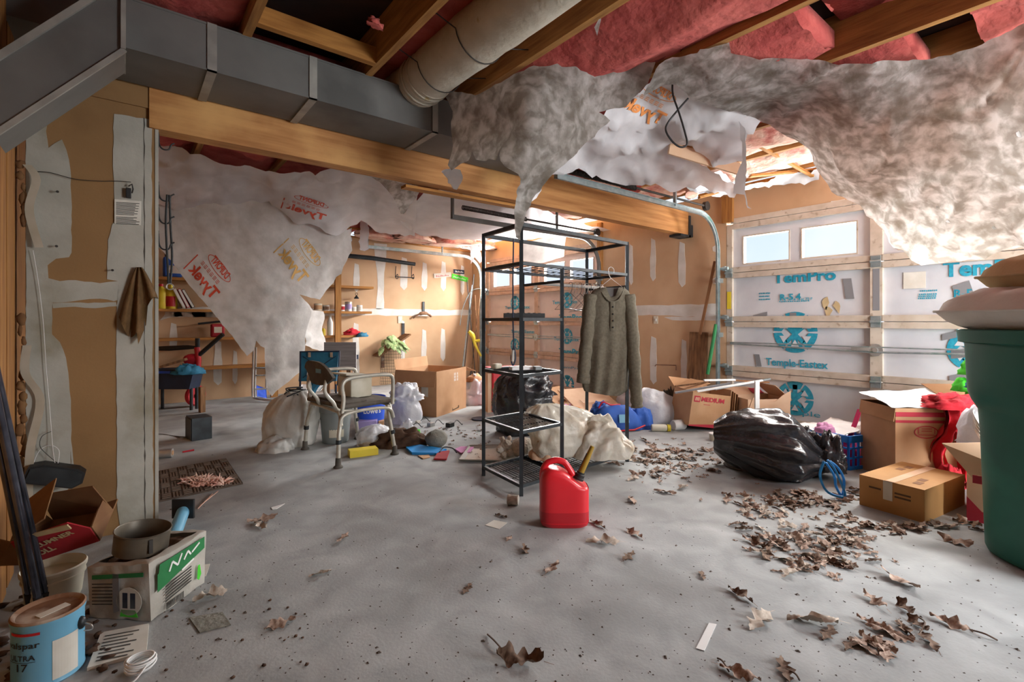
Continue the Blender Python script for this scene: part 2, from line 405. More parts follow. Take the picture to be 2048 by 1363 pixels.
mat('foil_dull', '#c9b6ac', '#d3c3ba', scale=3, rough=.5, metal=.15, bump=.1, bscale=9)
mat('doorpaint', '#c3b7a8', '#b3a594', scale=9, rough=.6, c3='#8f7c68', s3=14, lo3=.6, hi3=.72)
mat('doorpaint_far', '#b89a84', '#a98a72', scale=9, rough=.6, c3='#8a6a52', s3=14, lo3=.6, hi3=.72)
mat('duct_tape', '#7d7d80', rough=.5)
mat('glass', '#10161a', rough=.05, clear=.95)
mat('black_iron', '#2c3033', '#3a4044', scale=12, rough=.45, metal=.4)
mat('steel', '#c9c9c6', '#b0b0ad', scale=10, rough=.3, metal=.7)
mat('alu', '#c2beb2', '#a9a598', scale=16, rough=.4, metal=.3)
mat('black', '#1b1b1c', rough=.55); mat('rubber', '#57524b', '#3f3b36', scale=12, rough=.9)
mat('blackbag', '#1d1d20', '#303035', scale=5, rough=.25, bump=.7, bscale=14, spec=.8)
mat('whitebag', '#dfe2e8', '#eef0f4', scale=5, rough=.35, bump=.8, bscale=13, trans=.3)
mat('greybag', '#cbc9c2', '#e2e0da', scale=2, rough=.28, bump=.6, bscale=10, trans=.25, c3='#aeb0b0', s3=2)
mat('creambag', '#dcd6c6', '#efebe0', scale=4, rough=.28, bump=1, bscale=9, trans=.3, c3='#a98c66', s3=5, lo3=.56, hi3=.74)
mat('card', '#b58a63', '#c29872', scale=5, rough=.9, bump=.03); mat('card_pale', '#cfa888', '#d8b698', scale=5, rough=.9)
mat('card_dark', '#8a5f3c', '#7a5232', scale=5, rough=.9); mat('card_amber', '#a87a45', '#b98a52', scale=4, rough=.85)
mat('paper', '#d5d2c8', '#c6c2b6', scale=9, rough=.9); mat('white', '#e2e2e0', rough=.6); mat('offwhite', '#d2cdbd', '#c4bea9', scale=9, rough=.7)
mat('red', '#c8202b', '#b51a25', scale=5, rough=.45); mat('redcloth', '#c41f2e', '#9e1522', scale=9, rough=.9, bump=.3)
mat('gasred', '#d3202c', '#c81a26', scale=3, rough=.38, coat=.15); mat('gasred_low', '#a81420', rough=.4)
mat('blue', '#2c5fb8', '#244f9e', scale=7, rough=.7, bump=.1); mat('navy', '#1f2f48', '#172338', scale=7, rough=.6); mat('royal', '#2b57cf')
mat('cyanblue', '#1f86cf', '#2a95de', scale=8, rough=.5); mat('crateblue', '#1f7fe0', '#2b8bea', scale=5, rough=.4)
mat('teal_cloth', '#1f5f7c', '#2a7290', scale=9, rough=.8, bump=.15); mat('yellow', '#d8c02c', '#e0cb3c', scale=6, rough=.5)
mat('purple', '#8f7fb5', '#a294c4', scale=9, rough=.7); mat('pinkcloth', '#d59ac4', '#c784b4', scale=8, rough=.9); mat('orange', '#d9852a', '#c46a1c', scale=9, rough=.9)
mat('magenta', '#c8286a'); mat('lime', '#3fc22c', '#58d83f', scale=6, rough=.9, bump=.2)
mat('olive', '#6b6454', '#7a7363', scale=60, rough=.95, bump=.2, bscale=200, c3='#5f5848', s3=4); mat('shirt_in', '#6a6663', rough=.95)
mat('grey_plastic', '#8d9494', '#7f8686', scale=4, rough=.6); mat('dark_seat', '#4a433b', '#5a5248', scale=8, rough=.7, c3='#6a6154', s3=12)
mat('binGreen', '#0c5345', '#11604f', scale=3, rough=.5, bump=.05, c3='#1f7463', s3=2, lo3=.5, hi3=.7)
mat('beige_cloth', '#b09a72', '#c2ad86', scale=6, rough=.95, bump=.2); mat('canvas', '#c9c5bd', '#d6d2ca', scale=6, rough=.95, bump=.2)
mat('leaf', '#8d7364', '#b59f8e', scale=9, rough=.85, c3='#745c4d', s3=6); mat('leaf_pale', '#a8998a', '#c4b8aa', scale=9, rough=.8); mat('leaf_dark', '#5a4638', '#7a6250', scale=9, rough=.85)
mat('twig', '#5d4a3c'); mat('grit', '#5a5048'); mat('dirt', '#5a4130', '#3d2a1e', scale=14, rough=1)
mat('green_leaf', '#6d8f55', '#b4c690', scale=30, rough=.6); mat('mulch', '#6a4a30', '#4a3220', scale=16, rough=1)
mat('rag', '#6e5132', '#58401f', scale=14, rough=1, bump=.4); mat('stone', '#86857c', '#76756c', scale=14, rough=.95, bump=.4)
mat('mat_brown', '#4a3d33', '#5c4d41', scale=20, rough=1, bump=.3); mat('mat_light', '#6c5b4d')
mat('canblue', '#5f9fc0', '#74b0cd', scale=2, rough=.4); mat('rust', '#6a4630', '#8d6a50', scale=14, rough=.7, c3='#b7a99a', s3=8)
mat('pan', '#6e6455', '#565046', scale=9, rough=.45, metal=.35, c3='#433528', s3=5); mat('chrome', '#7d8090', '#50525c', scale=9, rough=.2, metal=.85)
mat('bagwhite', '#b9b5ac', '#a9a59b', scale=6, rough=.5, bump=.2, bscale=22); mat('bag_green', '#1f6e3c', '#2a8048', scale=9, rough=.5)
mat('boxred', '#a81f2a', '#931a24', scale=5, rough=.8); mat('torn_card', '#6d4a2c', '#83603c', scale=6, rough=.95)
mat('plush', '#cfc6b8', '#ded6ca', scale=14, rough=1, bump=.6, bscale=60); mat('greywood', '#7c7878', '#8f8b8a', scale=5, stretch=(.5, .5, 9), rough=.8)
mat('tray', '#a8a59d', '#98958d', scale=6, rough=.4, metal=.4); mat('string', '#d6d4ca', '#b5b2a8', scale=40, rough=1, bump=.4)
# ------------------------------------------------------------------ room shell
UD, VB, ZC = 5.22, 7.80, 2.50           # garage door plane, back wall plane, underside of joists
VP_ = 3.17                               # face of the short wall that carries the beam
b = B(); b.box((-.6, -3, -.12), (5.6, 8.0, 0)); floor = struct(b.build('floor', 'concrete'))
b = B(); b.box((-.4, VB, 0), (5.4, VB+.12, 2.46)); wall_back = struct(b.build('wall_back', 'drywall'))
b = B(); b.box((UD, 2.745, 0), (UD+.14, 4.555, 2.5)); b.box((UD, -.06, 2.16), (UD+.14, 2.745, 2.55)); b.box((UD, 4.555, 2.16), (UD+.14, VB, 2.5))
b.box((UD, 7.305, 0), (UD+.14, VB, 2.16)); b.box((UD, -1.2, 0), (UD+.14, -.005, 2.55)); wall_right = struct(b.build('wall_right', 'drywall'))
b = B(); b.box((-.36, VP_, 0), (.125, VP_+.115, 2.34)); wall_left = struct(b.build('wall_left', 'drywall_shaded'))
b = B(); b.box((-.52, -1.2, 0), (-.40, 8, 2.5)); wall_side = struct(b.build('wall_side', 'lumber_z'))
b = B(); b.box((-.52, -1.32, 0), (2.5, -1.2, 2.5)); b.box((2.5, -1.32, 2.1), (5.36, -1.2, 2.5)); wall_front_unseen = struct(b.build('wall_front_unseen', 'drywall_shaded'))  # unseen wall, added with its opening to cut fill on the left
b = B(); b.box((-.6, -1.2, 2.74), (5.5, 8, 2.80)); ceiling = struct(b.build('ceiling', 'subfloor'))
# studs seen on the bare side wall
for y0, y1, x1 in ((2.62, 2.74, -.365), (2.80, 2.95, -.37), (3.02, 3.10, -.385)):
    b = B(); b.box((-.40, y0, 0), (x1, y1, 2.5)); b.build('stud', 'lumber_z', wall_side)
b = B(); b.box((.125, VP_-.004, 0), (.14, VP_+.12, 2.34)); b.build('end_trim', 'mud_shaded', wall_left)
b = B(); b.box((-.36, VP_-.012, 2.18), (.105, VP_+.02, 2.36)); b.build('header_strip', 'drywall_shaded', wall_left)
# lower timber of the door wall posts
for y0, y1 in ((4.52, 4.60), (2.66, 2.78)):
    b = B(); b.box((UD-.04, y0, .0 if y0 > 4 else 2.16), (UD, y1, 2.45)); b.build('door_post', 'lumber_z', wall_right)
def patch(pts, plane, m, name, parent, off=.003):
    """torn or troweled patch: pixel outline laid on a wall plane"""
    q = []
    n = len(pts)
    for i in range(n):
        a, c = pts[i], pts[(i+1) % n]; L = math.hypot(c[0]-a[0], c[1]-a[1]); k = max(1, int(L/14))
        for j in range(k):
            w = 1.1 if j else 0
            q.append((a[0]+(c[0]-a[0])*j/k+rnd.uniform(-w, w), a[1]+(c[1]-a[1])*j/k+rnd.uniform(-w, w)))
    w3 = [P(x, y, **plane) for x, y in q]
    nv = Vector((-1, 0, 0)) if 'x' in plane else Vector((0, -1, 0))
    bb = B(); bb.prism(w3, nv*off); return bb.build(name, m, parent)
R1 = dict(x=UD); RB = dict(y=VB); RL = dict(y=VP_)
for px, y0, y1, w in ((1306, 476, 562, 12), (1364, 483, 574, 15), (1262, 488, 570, 9), (1307, 672, 768, 14), (1368, 678, 764, 13)):
    patch([(px-w*.3, y0), (px+w*.35, y0+4), (px+w*.5, (y0+y1)/2), (px+w*.45, y1-6), (px, y1), (px-w*.45, y1-10), (px-w*.5, (y0+y1)/2)], R1, 'mud', 'joint_compound', wall_right)
patch([(1252, 612), (1440, 607), (1440, 630), (1400, 634), (1330, 630), (1252, 629)], R1, 'mud', 'joint_compound', wall_right)
patch([(1328, 634), (1438, 632), (1438, 640), (1345, 640)], R1, 'mud', 'joint_compound', wall_right, .002)
for py in (494, 558): patch([(1425, py), (1438, py-8), (1438, py+12), (1426, py+8)], R1, 'mud', 'joint_compound', wall_right)
for pts in ([(1462, 442), (1474, 438), (1478, 446), (1462, 448)], [(1552, 425), (1563, 420), (1575, 424), (1572, 430), (1553, 431)], [(1662, 402), (1690, 398), (1690, 412), (1664, 414)]):
    patch(pts, R1, 'mud', 'joint_compound', wall_right)
for px, y0, y1, w in ((713, 526, 584, 13), (808, 514, 580, 15), (849, 524, 581, 12), (887, 522, 582, 11), (925, 530, 590, 8), (848, 658, 728, 11), (886, 656, 722, 10), (712, 645, 760, 14), (347, 645, 700, 16), (436, 680, 770, 18), (470, 700, 768, 10), (806, 640, 735, 8)):
    patch([(px-w*.3, y0), (px+w*.35, y0+3), (px+w*.5, (y0+y1)/2), (px+w*.4, y1-6), (px, y1), (px-w*.5, y1-8), (px-w*.5, (y0+y1)/2)], RB, 'mud', 'joint_compound', wall_back)
patch([(748, 486), (774, 488), (768, 560), (768, 618), (752, 618), (755, 560)], RB, 'mud', 'joint_compound', wall_back)
patch([(330, 614), (420, 614), (560, 617), (740, 617), (943, 620), (943, 629), (850, 632), (740, 630), (560, 634), (330, 634)], RB, 'mud', 'joint_compound', wall_back)
patch([(320, 640), (345, 612), (430, 618), (420, 634), (360, 632)], RB, 'mud', 'joint_compound', wall_back)
# short wall: big torn and mudded areas around bare brown paper
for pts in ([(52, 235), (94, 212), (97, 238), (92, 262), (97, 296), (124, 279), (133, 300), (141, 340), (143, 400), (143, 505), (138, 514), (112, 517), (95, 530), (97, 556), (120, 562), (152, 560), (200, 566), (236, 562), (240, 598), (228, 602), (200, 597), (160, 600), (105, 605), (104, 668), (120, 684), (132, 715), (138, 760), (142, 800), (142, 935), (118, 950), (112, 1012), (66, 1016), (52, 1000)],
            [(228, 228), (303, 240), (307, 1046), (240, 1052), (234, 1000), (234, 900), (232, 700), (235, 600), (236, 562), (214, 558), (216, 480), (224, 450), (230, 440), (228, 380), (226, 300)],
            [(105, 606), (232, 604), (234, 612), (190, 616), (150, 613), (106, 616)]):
    patch(pts, RL, 'mud_shaded', 'joint_compound', wall_left, .003)
patch([(118, 950), (142, 936), (142, 880), (150, 940), (148, 960), (112, 1012), (112, 960)], RL, 'mud_shaded', 'joint_compound', wall_left, .002)
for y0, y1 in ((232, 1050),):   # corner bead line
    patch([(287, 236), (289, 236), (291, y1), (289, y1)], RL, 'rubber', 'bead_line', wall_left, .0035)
# ------------------------------------------------------------------ roof framing
J = [-.15, .48, 1.11, 1.74, 2.40, 3.04, 3.68, 4.32, 4.96]
for i, x in enumerate(J):
    b = B(); b.box((x-.02, -1.0, ZC), (x+.02, VB, ZC+.235)); b.build('joist', 'lumber_v', ceiling)
# blocking between two joists over the duct
b = B(); b.beam((.50, 2.6, ZC+.045), (1.09, 2.6, ZC+.045), .04, .09); b.build('blocking', 'lumber', ceiling)
def batt(x0, x1, y0, y1, z, seed, sagk=.05, m='pink', nx=14, ny=40):
    bb = B()
    def fn(u, v):
        x = x0+(x1-x0)*u; y = y0+(y1-y0)*v; e = min(u, 1-u)*2
        d = sagk*(e**.6)+.05*noise.noise(Vector((x*5, y*4, seed)))+.025*noise.noise(Vector((x*13, y*13, seed)))
        return Vector((x, y, z-d))
    bb.grid(fn, nx, ny); k = len(bb.v); bb.box((x0, y0, z), (x1, y1, z+.09)); return bb.build('insulation_batt', m, ceiling, smooth='all')
for i in range(len(J)-1):
    x0, x1 = J[i]+.021, J[i+1]-.021
    if i == 0: batt(x0, x1, .6, VB, ZC+.08, i)
    elif i == 1: batt(x0, x1, 2.95, VB, ZC+.05, i); batt(x0, x1, -1, 1.9, ZC+.17, i+20, .02)
    elif i == 2: batt(x0, x1, -1, VB, ZC+.16, i, .05)
    elif i == 4: batt(x0, x1, -1, .95, ZC+.19, i, .01); batt(x0, x1, .98, VB, ZC+.06, i, .07)
    elif i == 5: batt(x0, x1, .70, VB, ZC+.05, i, .06); batt(x0, x1, -1, .45, ZC+.05, 31, .05)
    elif i >= 6: batt(x0, x1, -1, VB, ZC+.05, i, .085, 'pink_pale')  # paler batts by the doors: strong window light put into the colour
    else: batt(x0, x1, -1, VB, ZC+.05, i, .085)
b = B(); b.box((-.40, 1.0, ZC+.02), (-.17, VB, ZC+.09)); b.build('insulation_batt', 'pink', ceiling)
# shreds of insulation hanging down
for (px, py, t, s, sd) in ((750, 52, 2.3, .035, 1), (1345, 110, 2.7, .06, 3), (1260, 385, 4.9, .09, 5)):
    crumple(P(px, py, t=t), (s*2.2, s*1.2, s), 20*sd, sd, 24, .6, 3, False).build('insulation_shred', 'pink', ceiling, smooth='all')
# torn ceiling at the back wall: pale batts and broken lath
for (x0, y0, z0, x1, y1, z1, w) in ((2.3, 7.2, 2.47, 3.9, 7.0, 2.42, .07), (3.0, 7.55, 2.50, 4.1, 6.6, 2.44, .05), (3.9, 7.65, 2.44, 5.0, 6.9, 2.40, .05), (1.9, 7.75, 2.46, 5.2, 7.75, 2.40, .05)):
    b = B(); b.beam((x0, y0, z0), (x1, y1, z1), w, .02); b.build('broken_lath', 'lumber', ceiling)
for (px, py, t, sx, sy, a, sd) in ((760, 478, 7.6, .9, .35, 20, 1), (830, 490, 7.8, .7, .4, 10, 2), (905, 500, 8.2, .9, .4, -30, 3), (958, 508, 8.6, .7, .4, 0, 4), (1600, 290, 4.6, .8, .5, 40, 6), (1560, 262, 4.2, .6, .3, 60, 7), (1385, 388, 5.0, .4, .12, 40, 9)):
    c = P(px, py, t=t); c.z = max(c.z, 2.36)
    crumple(c, (sx, sy, .14), a, sd, 36, .3, 3, False).build('insulation_shred', 'pink_pale', ceiling, smooth='all')
# exposed top plate and torn drywall over the near garage door
b = B(); b.beam(P(1400, 392, x=5.15), P(1640, 338, x=5.15), .08, .03); b.build('top_plate', 'lumber', ceiling)
# ------------------------------------------------------------------ main beam
bt = thing('wooden_beam', 'long reddish wooden beam spanning from the short wall to the garage door wall', 'beam', (2.6, 3.2, 2.08))
b = B(); b.box((.10, 3.15, 2.08), (5.12, 3.20, 2.37)); b.build('plank', 'beam_wood', bt)
b = B(); b.box((.10, 3.203, 2.083), (5.12, 3.27, 2.368)); b.build('plank', 'beam_wood', bt)
b = B(); b.box((5.12, 3.14, 2.05), (5.16, 3.29, 2.30)); b.box((4.95, 3.14, 2.05), (5.16, 3.29, 2.075)); b.box((5.155, 3.15, 2.06), (5.22, 3.27, 2.2)); b.build('bracket', 'black_iron', bt)
b = B(); p0 = P(852, 375, y=3.29); b.beam((1.60, 3.29, 2.06), (2.75, 3.29, 2.07), .08, .02); tag(b.build('wooden_strip', 'lumber'), 'thin reddish strip of wood nailed under the beam', 'strip')
# ------------------------------------------------------------------ ducts
d = thing('main_duct', 'grey sheet metal trunk duct running along the wooden beam', 'duct', (1, 2.95, 2.28))
segs = [-.40, .33, .80, 1.55, 2.62]
for i in range(4):
    b = B(); b.box((segs[i]+.001, 2.74, 2.28), (segs[i+1]-.001, 3.13, 2.50)); b.build('duct_section', 'galv', d)
for x in segs[1:4]:
    b = B(); b.box((x-.02, 2.733, 2.272), (x+.02, 2.74, 2.505)); b.box((x-.02, 2.733, 2.272), (x+.02, 3.13, 2.28)); b.build('drive_cleat', 'galv_edge', d)
b = B(); b.box((-.4, 2.736, 2.276), (2.62, 2.74, 2.285)); b.box((-.4, 2.737, 2.495), (2.62, 2.74, 2.505)); b.build('seam', 'galv', d)
d = thing('branch_duct', 'dark grey duct sloping down to the side wall with bright folded edges', 'duct', (-.2, 2.6, 1.9))
A0, A1 = Vector((.0, 2.50, 2.16)), Vector((-.39, 2.50, 1.70)); H = Vector((0, 0, .265))
b = B(); b.prism([A0, A1, A1+H, A0+H], (0, .23, 0)); b.build('duct_section', 'galv', d)
b = B(); b.beam(A0+Vector((0, -.004, 0)), A1+Vector((0, -.004, 0)), .012, .018); b.build('folded_edge', 'galv_edge', d)
b = B(); b.beam(A0+H+Vector((-.02, -.004, 0)), A1+H+Vector((0, -.004, 0)), .014, .022); b.build('folded_edge', 'galv_edge', d)
b = B(); b.box((-.012, 2.485, 2.16), (.004, 2.74, 2.425)); b.build('collar', 'galv_edge', d)
d = thing('flexible_duct', 'fat white insulated flexible duct between the joists above the beam', 'duct', (1.2, 1.6, 2.6))
path = spline([(1.43, 2.95, 2.56), (1.43, 2.72, 2.545), (1.42, 2.4, 2.54), (1.42, 1.6, 2.53), (1.41, .6, 2.53), (1.41, -.6, 2.53)], 10)
b = B(); b.tube(path, [.138+.006*noise.noise(Vector((i*.9, 0, 0))) for i in range(len(path))], 24, cap=False); b.build('sleeve', 'flex', d, smooth='all')
b = B()
for k in range(5): b.tube(arc((1.43, 2.71-.035*k, 2.545), (1, 0, 0), (0, 0, 1), .14+.004*(k % 2), 0, 360, 28)[:-1], .006, 6, True)
b.build('gathered_end', 'flex', d, smooth='all')
for y, nm in ((2.45, 'hanger_wire'), (2.05, 'hanger_wire')):
    b = B(); b.tube([Vector((1.14, y+.03, 2.58))]+arc((1.42, y, 2.54), (1, 0, 0), (0, 0, 1), .147, 190, 350, 14)+[Vector((1.72, y-.03, 2.55))], .003, 6); b.build(nm, 'iron', d)
# ------------------------------------------------------------------ hanging housewrap
def art(body, bold=.03):
    vs, fs, w = text2d(body, bold); return [(x/w, y/w) for x, y in vs], fs
TY, DP = art('Tyvek'), art('DUPONT')
def logo(tree, par, o, r, u, m, mirror=False):
    """housewrap print: oval with the maker's name above the slanted trade name and a box rule"""
    L = 1.0
    sx = -1 if mirror else 1
    tv = [((.5+sx*(x-.5)), y*1.25) for x, y in TY[0]]; print_on(tree, o, r, u, tv, TY[1], m, par)
    dv = [((.5+sx*(x-.5))*.62+.14, y*1.3+.72) for x, y in DP[0]]; print_on(tree, o, r, u, dv, DP[1], m, par)
    rv, rf = ring2d(.43, .17, .02); print_on(tree, o, r, u, [(x+.45, y+.78) for x, y in rv], rf, m, par)
    bars = B()
    rect = [(1.07, -.1), (1.1, -.1), (1.1, .52), (1.07, .52)]
    print_on(tree, o, r, u, rect, [(0, 1, 2, 3)], m, par, 'printed_rule')
    fine = []; ff = []
    for k in range(3):
        for j in range(6):
            x0 = .2+j*.12; y0 = .42+k*.045; n = len(fine); fine += [(x0, y0), (x0+.085, y0), (x0+.085, y0+.018), (x0, y0+.018)]; ff.append((n, n+1, n+2, n+3))
    print_on(tree, o, r, u, fine, ff, m, par, 'printed_small_type')
# 1 the big translucent sheet at the front
sA, tA = sheet('torn_sheet', [(895, 184), (930, 186), (958, 193), (1010, 160), (1068, 137), (1130, 140), (1200, 130), (1312, 122), (1296, 166), (1252, 214), (1200, 224), (1222, 240), (1180, 280), (1120, 335), (1085, 372), (1055, 414), (1042, 462), (1036, 492), (1029, 480), (1026, 420), (1036, 350), (1034, 344), (1010, 330), (1002, 322), (1003, 300), (995, 314), (990, 320), (950, 318), (945, 303), (938, 322), (925, 330), (908, 345), (898, 332), (906, 270), (912, 225)],
    [(895, 184, dict(y=2.66)), (1068, 137, dict(t=2.72)), (1312, 122, dict(t=2.72)), (1296, 166, dict(t=2.8)), (1200, 230, dict(t=2.9)), (1060, 405, dict(t=2.9)), (1032, 480, dict(t=2.62)), (1030, 340, dict(t=2.68)), (1050, 220, dict(t=2.62)), (905, 340, dict(t=3.0)), (980, 250, dict(t=2.86))],
    'fiber', 12, .035, 3.2, 1.6, 2)
tag(sA, 'mottled grey-brown fibrous sheet hanging to a long point in front of the beam', 'housewrap')
sB, tB = sheet('torn_sheet', [(1318, 122), (1345, 108), (1395, 100), (1400, 92), (1430, 86), (1458, 83), (1462, 106), (1530, 112), (1600, 116), (1700, 120), (1838, 118), (1900, 106), (1950, 92), (2000, 70), (2060, 38), (2120, 30), (2120, 500), (2040, 497), (1985, 505), (1960, 516), (1880, 522), (1850, 525), (1828, 516), (1808, 498), (1775, 470), (1740, 425), (1712, 402), (1664, 382), (1640, 345), (1628, 325), (1618, 300), (1590, 278), (1540, 252), (1500, 240), (1480, 226), (1432, 212), (1392, 196), (1372, 176), (1352, 164), (1325, 168), (1300, 182), (1285, 190)],
    [(1318, 122, dict(t=2.66)), (1400, 92, dict(t=2.52)), (1458, 83, dict(z=2.50)), (1600, 116, dict(z=2.47)), (1838, 118, dict(z=2.45)), (2060, 38, dict(z=2.50)), (2120, 300, dict(t=2.35)), (2120, 500, dict(t=2.75)), (1960, 516, dict(t=3.05)), (1850, 525, dict(t=3.3)), (1740, 425, dict(t=3.5)), (1640, 345, dict(t=3.55)), (1590, 278, dict(t=3.5)), (1480, 226, dict(t=3.15)), (1390, 190, dict(t=2.92)), (1700, 260, dict(t=2.95)), (1900, 300, dict(t=2.75)), (1290, 186, dict(t=2.85))],
    'fiber', 15, .05, 2.4, 1.8, 4)
tag(sB, 'huge mottled grey translucent sheet sagging low over the near garage door', 'housewrap')
# light through pin holes, painted as tiny white flecks on the sheet
for px, py, r in ((1989, 455, 6), (1897, 442, 5), (1876, 414, 4), (2040, 268, 9)):
    p = on_sheet(tB, px, py, .006)
    if p:
        bb = B(); bb.prism([p+RT*(r/974*3*math.cos(a)*rnd.uniform(.7, 1.3))+Vector((0, 0, r/974*3*math.sin(a)*.6)) for a in [k*.9 for k in range(7)]], FW*.001); bb.build('light_fleck', 'white', sB)
# 2 white printed sheet behind it, up against the joists towards the door
sC, tC = sheet('printed_sheet', [(1296, 150), (1345, 150), (1385, 185), (1480, 218), (1520, 240), (1492, 262), (1486, 330), (1440, 322), (1400, 305), (1385, 290), (1342, 290), (1352, 300), (1440, 345), (1480, 372), (1470, 386), (1400, 372), (1340, 380), (1300, 366), (1240, 366), (1200, 352), (1150, 336), (1100, 352), (1052, 412), (1040, 400), (1120, 310), (1200, 222), (1250, 196)],
    [(1296, 150, dict(t=2.88)), (1385, 185, dict(t=3.0)), (1500, 240, dict(t=3.3)), (1486, 330, dict(t=3.75)), (1470, 386, dict(t=4.5)), (1340, 380, dict(t=4.6)), (1342, 290, dict(t=3.75)), (1200, 345, dict(t=4.0)), (1100, 352, dict(t=3.55)), (1045, 405, dict(t=3.1)), (1200, 222, dict(t=3.0))],
    'wrap', 12, .05, 4.5, 1.2, 6)
tag(sC, 'bright white crumpled housewrap sheet with orange print above the near door track', 'housewrap')
logo(tC, sC, (1322, 250), (-78, -38), (40, -62), 'ink_orange')
s_, t_ = sheet('hanging_strip', [(1476, 240), (1492, 262), (1494, 330), (1490, 382), (1496, 410), (1505, 416), (1496, 414), (1488, 390), (1466, 386), (1472, 350), (1486, 320), (1482, 270)], [(1476, 240, dict(t=3.25)), (1494, 330, dict(t=3.4)), (1498, 414, dict(t=3.6)), (1468, 380, dict(t=3.6))], 'wrap', 8, .015, 8, .8, 8)
tag(s_, 'narrow white torn strip dangling beside the pink insulation near the garage door', 'housewrap')
# wood scrap poking through and foil-faced batt
b = B(); b.beam(P(1338, 296, t=3.72), P(1478, 338, t=3.9), .09, .02, up=FW); tag(b.build('wood_scrap', 'card_pale'), 'pale board with rough edge showing through the white sheet', 'board')
s_, t_ = sheet('foil_facing', [(1372, 372), (1400, 350), (1440, 338), (1480, 372), (1500, 366), (1640, 330), (1636, 352), (1560, 366), (1500, 380), (1440, 392), (1400, 388)], [(1372, 372, dict(t=4.7)), (1440, 338, dict(t=4.5)), (1640, 330, dict(t=4.5)), (1500, 380, dict(t=4.9)), (1400, 388, dict(t=4.9))], 'foil', 9, .04, 7, 1, 9)
tag(s_, 'shiny crumpled foil facing of ceiling insulation over the near garage door', 'insulation')
for (x0, y0, t0, x1, y1, t1, w) in ((1398, 395, 4.9, 1500, 368, 4.95, .05), (1490, 275, 3.9, 1625, 352, 4.6, .03), (1500, 352, 4.6, 1640, 338, 4.6, .06), (1490, 300, 4.1, 1560, 268, 4.0, .05)):
    b = B(); b.beam(P(x0, y0, t=t0), P(x1, y1, t=t1), w, .02); b.build('broken_lath', 'lumber', ceiling)
# 3 sheet beyond the beam: ceiling part with fold, hanging part with the red print
sD, tD = sheet('printed_sheet', [(300, 262), (345, 290), (430, 316), (500, 332), (560, 346), (630, 344), (680, 333), (720, 336), (770, 350), (812, 372), (836, 384), (830, 470), (760, 465), (722, 440), (700, 452), (690, 470), (640, 455), (590, 440), (540, 398), (460, 405), (380, 420), (300, 400)],
    [(300, 262, dict(t=3.9)), (430, 316, dict(z=2.44)), (560, 346, dict(z=2.40)), (680, 333, dict(z=2.43)), (836, 384, dict(t=4.7)), (722, 440, dict(z=2.36)), (690, 462, dict(t=6.0)), (540, 398, dict(t=5.3)), (590, 440, dict(t=5.45)), (300, 400, dict(t=5.0)), (830, 470, dict(t=6.9))],
    'wrap', 12, .05, 4, 1.2, 11)
tag(sD, 'white wrinkled housewrap along the ceiling beyond the left end of the beam', 'housewrap')
logo(tD, sD, (650, 441), (-80, -26), (11, -33), 'ink_red')
sE, tE = sheet('printed_sheet', [(296, 395), (380, 412), (460, 398), (540, 392), (592, 434), (640, 450), (700, 458), (704, 500), (690, 520), (678, 545), (640, 599), (598, 588), (612, 606), (622, 622), (612, 660), (606, 700), (600, 744), (560, 772), (542, 790), (532, 775), (528, 694), (520, 690), (512, 680), (508, 698), (494, 711), (440, 640), (380, 570), (345, 522), (314, 490), (296, 470)],
    [(296, 395, dict(t=5.1)), (540, 392, dict(t=5.35)), (700, 458, dict(t=6.1)), (690, 520, dict(t=6.2)), (640, 599, dict(t=6.1)), (600, 744, dict(t=6.1)), (540, 790, dict(t=5.9)), (494, 711, dict(t=5.6)), (314, 490, dict(t=5.2)), (440, 560, dict(t=5.35)), (600, 590, dict(t=5.8))],
    'wrap_warm', 12, .045, 3, 1.0, 13)
tag(sE, 'large grey-white housewrap curtain with red and gold print hanging beyond the short wall', 'housewrap')
logo(tE, sE, (425, 600), (-49, -62), (46, -46), 'ink_red')
logo(tE, sE, (602, 568), (-46, -62), (49, -47), 'ink_gold')
s_, t_ = sheet('hanging_scrap', [(600, 592), (625, 620), (642, 622), (646, 700), (640, 703), (610, 690), (604, 650)], [(600, 592, dict(t=6.2)), (642, 622, dict(t=6.9)), (646, 700, dict(t=6.9)), (604, 690, dict(t=6.5))], 'wrap_warm', 9, .04, 6, .6, 14)
tag(s_, 'white cloth draped over the folded chair behind the printed curtain', 'cloth')
s_, t_ = sheet('brown_scrap', [(722, 340), (770, 352), (846, 376), (830, 400), (808, 428), (802, 428), (785, 392), (760, 365)], [(722, 340, dict(t=4.6)), (846, 376, dict(t=4.4)), (805, 428, dict(t=4.25))], 'fiber', 9, .015, 5, .8, 15)
tag(s_, 'brown mottled triangular scrap pointing down under the beam', 'housewrap')
s_, t_ = sheet('printed_sheet', [(800, 440), (812, 428), (850, 372), (900, 380), (1000, 400), (1140, 436), (1240, 462), (1246, 470), (1180, 466), (1100, 476), (1000, 474), (905, 478), (830, 464)], [(812, 428, dict(z=2.38)), (850, 372, dict(z=2.45)), (1140, 436, dict(z=2.42)), (1246, 470, dict(t=7.0)), (1000, 474, dict(t=7.3)), (830, 464, dict(t=6.9)), (950, 430, dict(z=2.40))], 'wrap', 13, .05, 3, 1, 16)
tag(s_, 'white sheet under the ceiling above the metal clothes rack', 'housewrap')
s_, t_ = sheet('hanging_scrap', [(1040, 485), (1200, 456), (1132, 470), (1128, 512), (1080, 526), (1045, 520)], [(1040, 485, dict(t=7.0)), (1200, 456, dict(t=6.8)), (1128, 512, dict(t=7.2)), (1045, 520, dict(t=7.2))], 'wrap_warm', 9, .03, 5, .8, 17)
tag(s_, 'grey scrap of sheet hanging before the far garage door windows', 'housewrap')
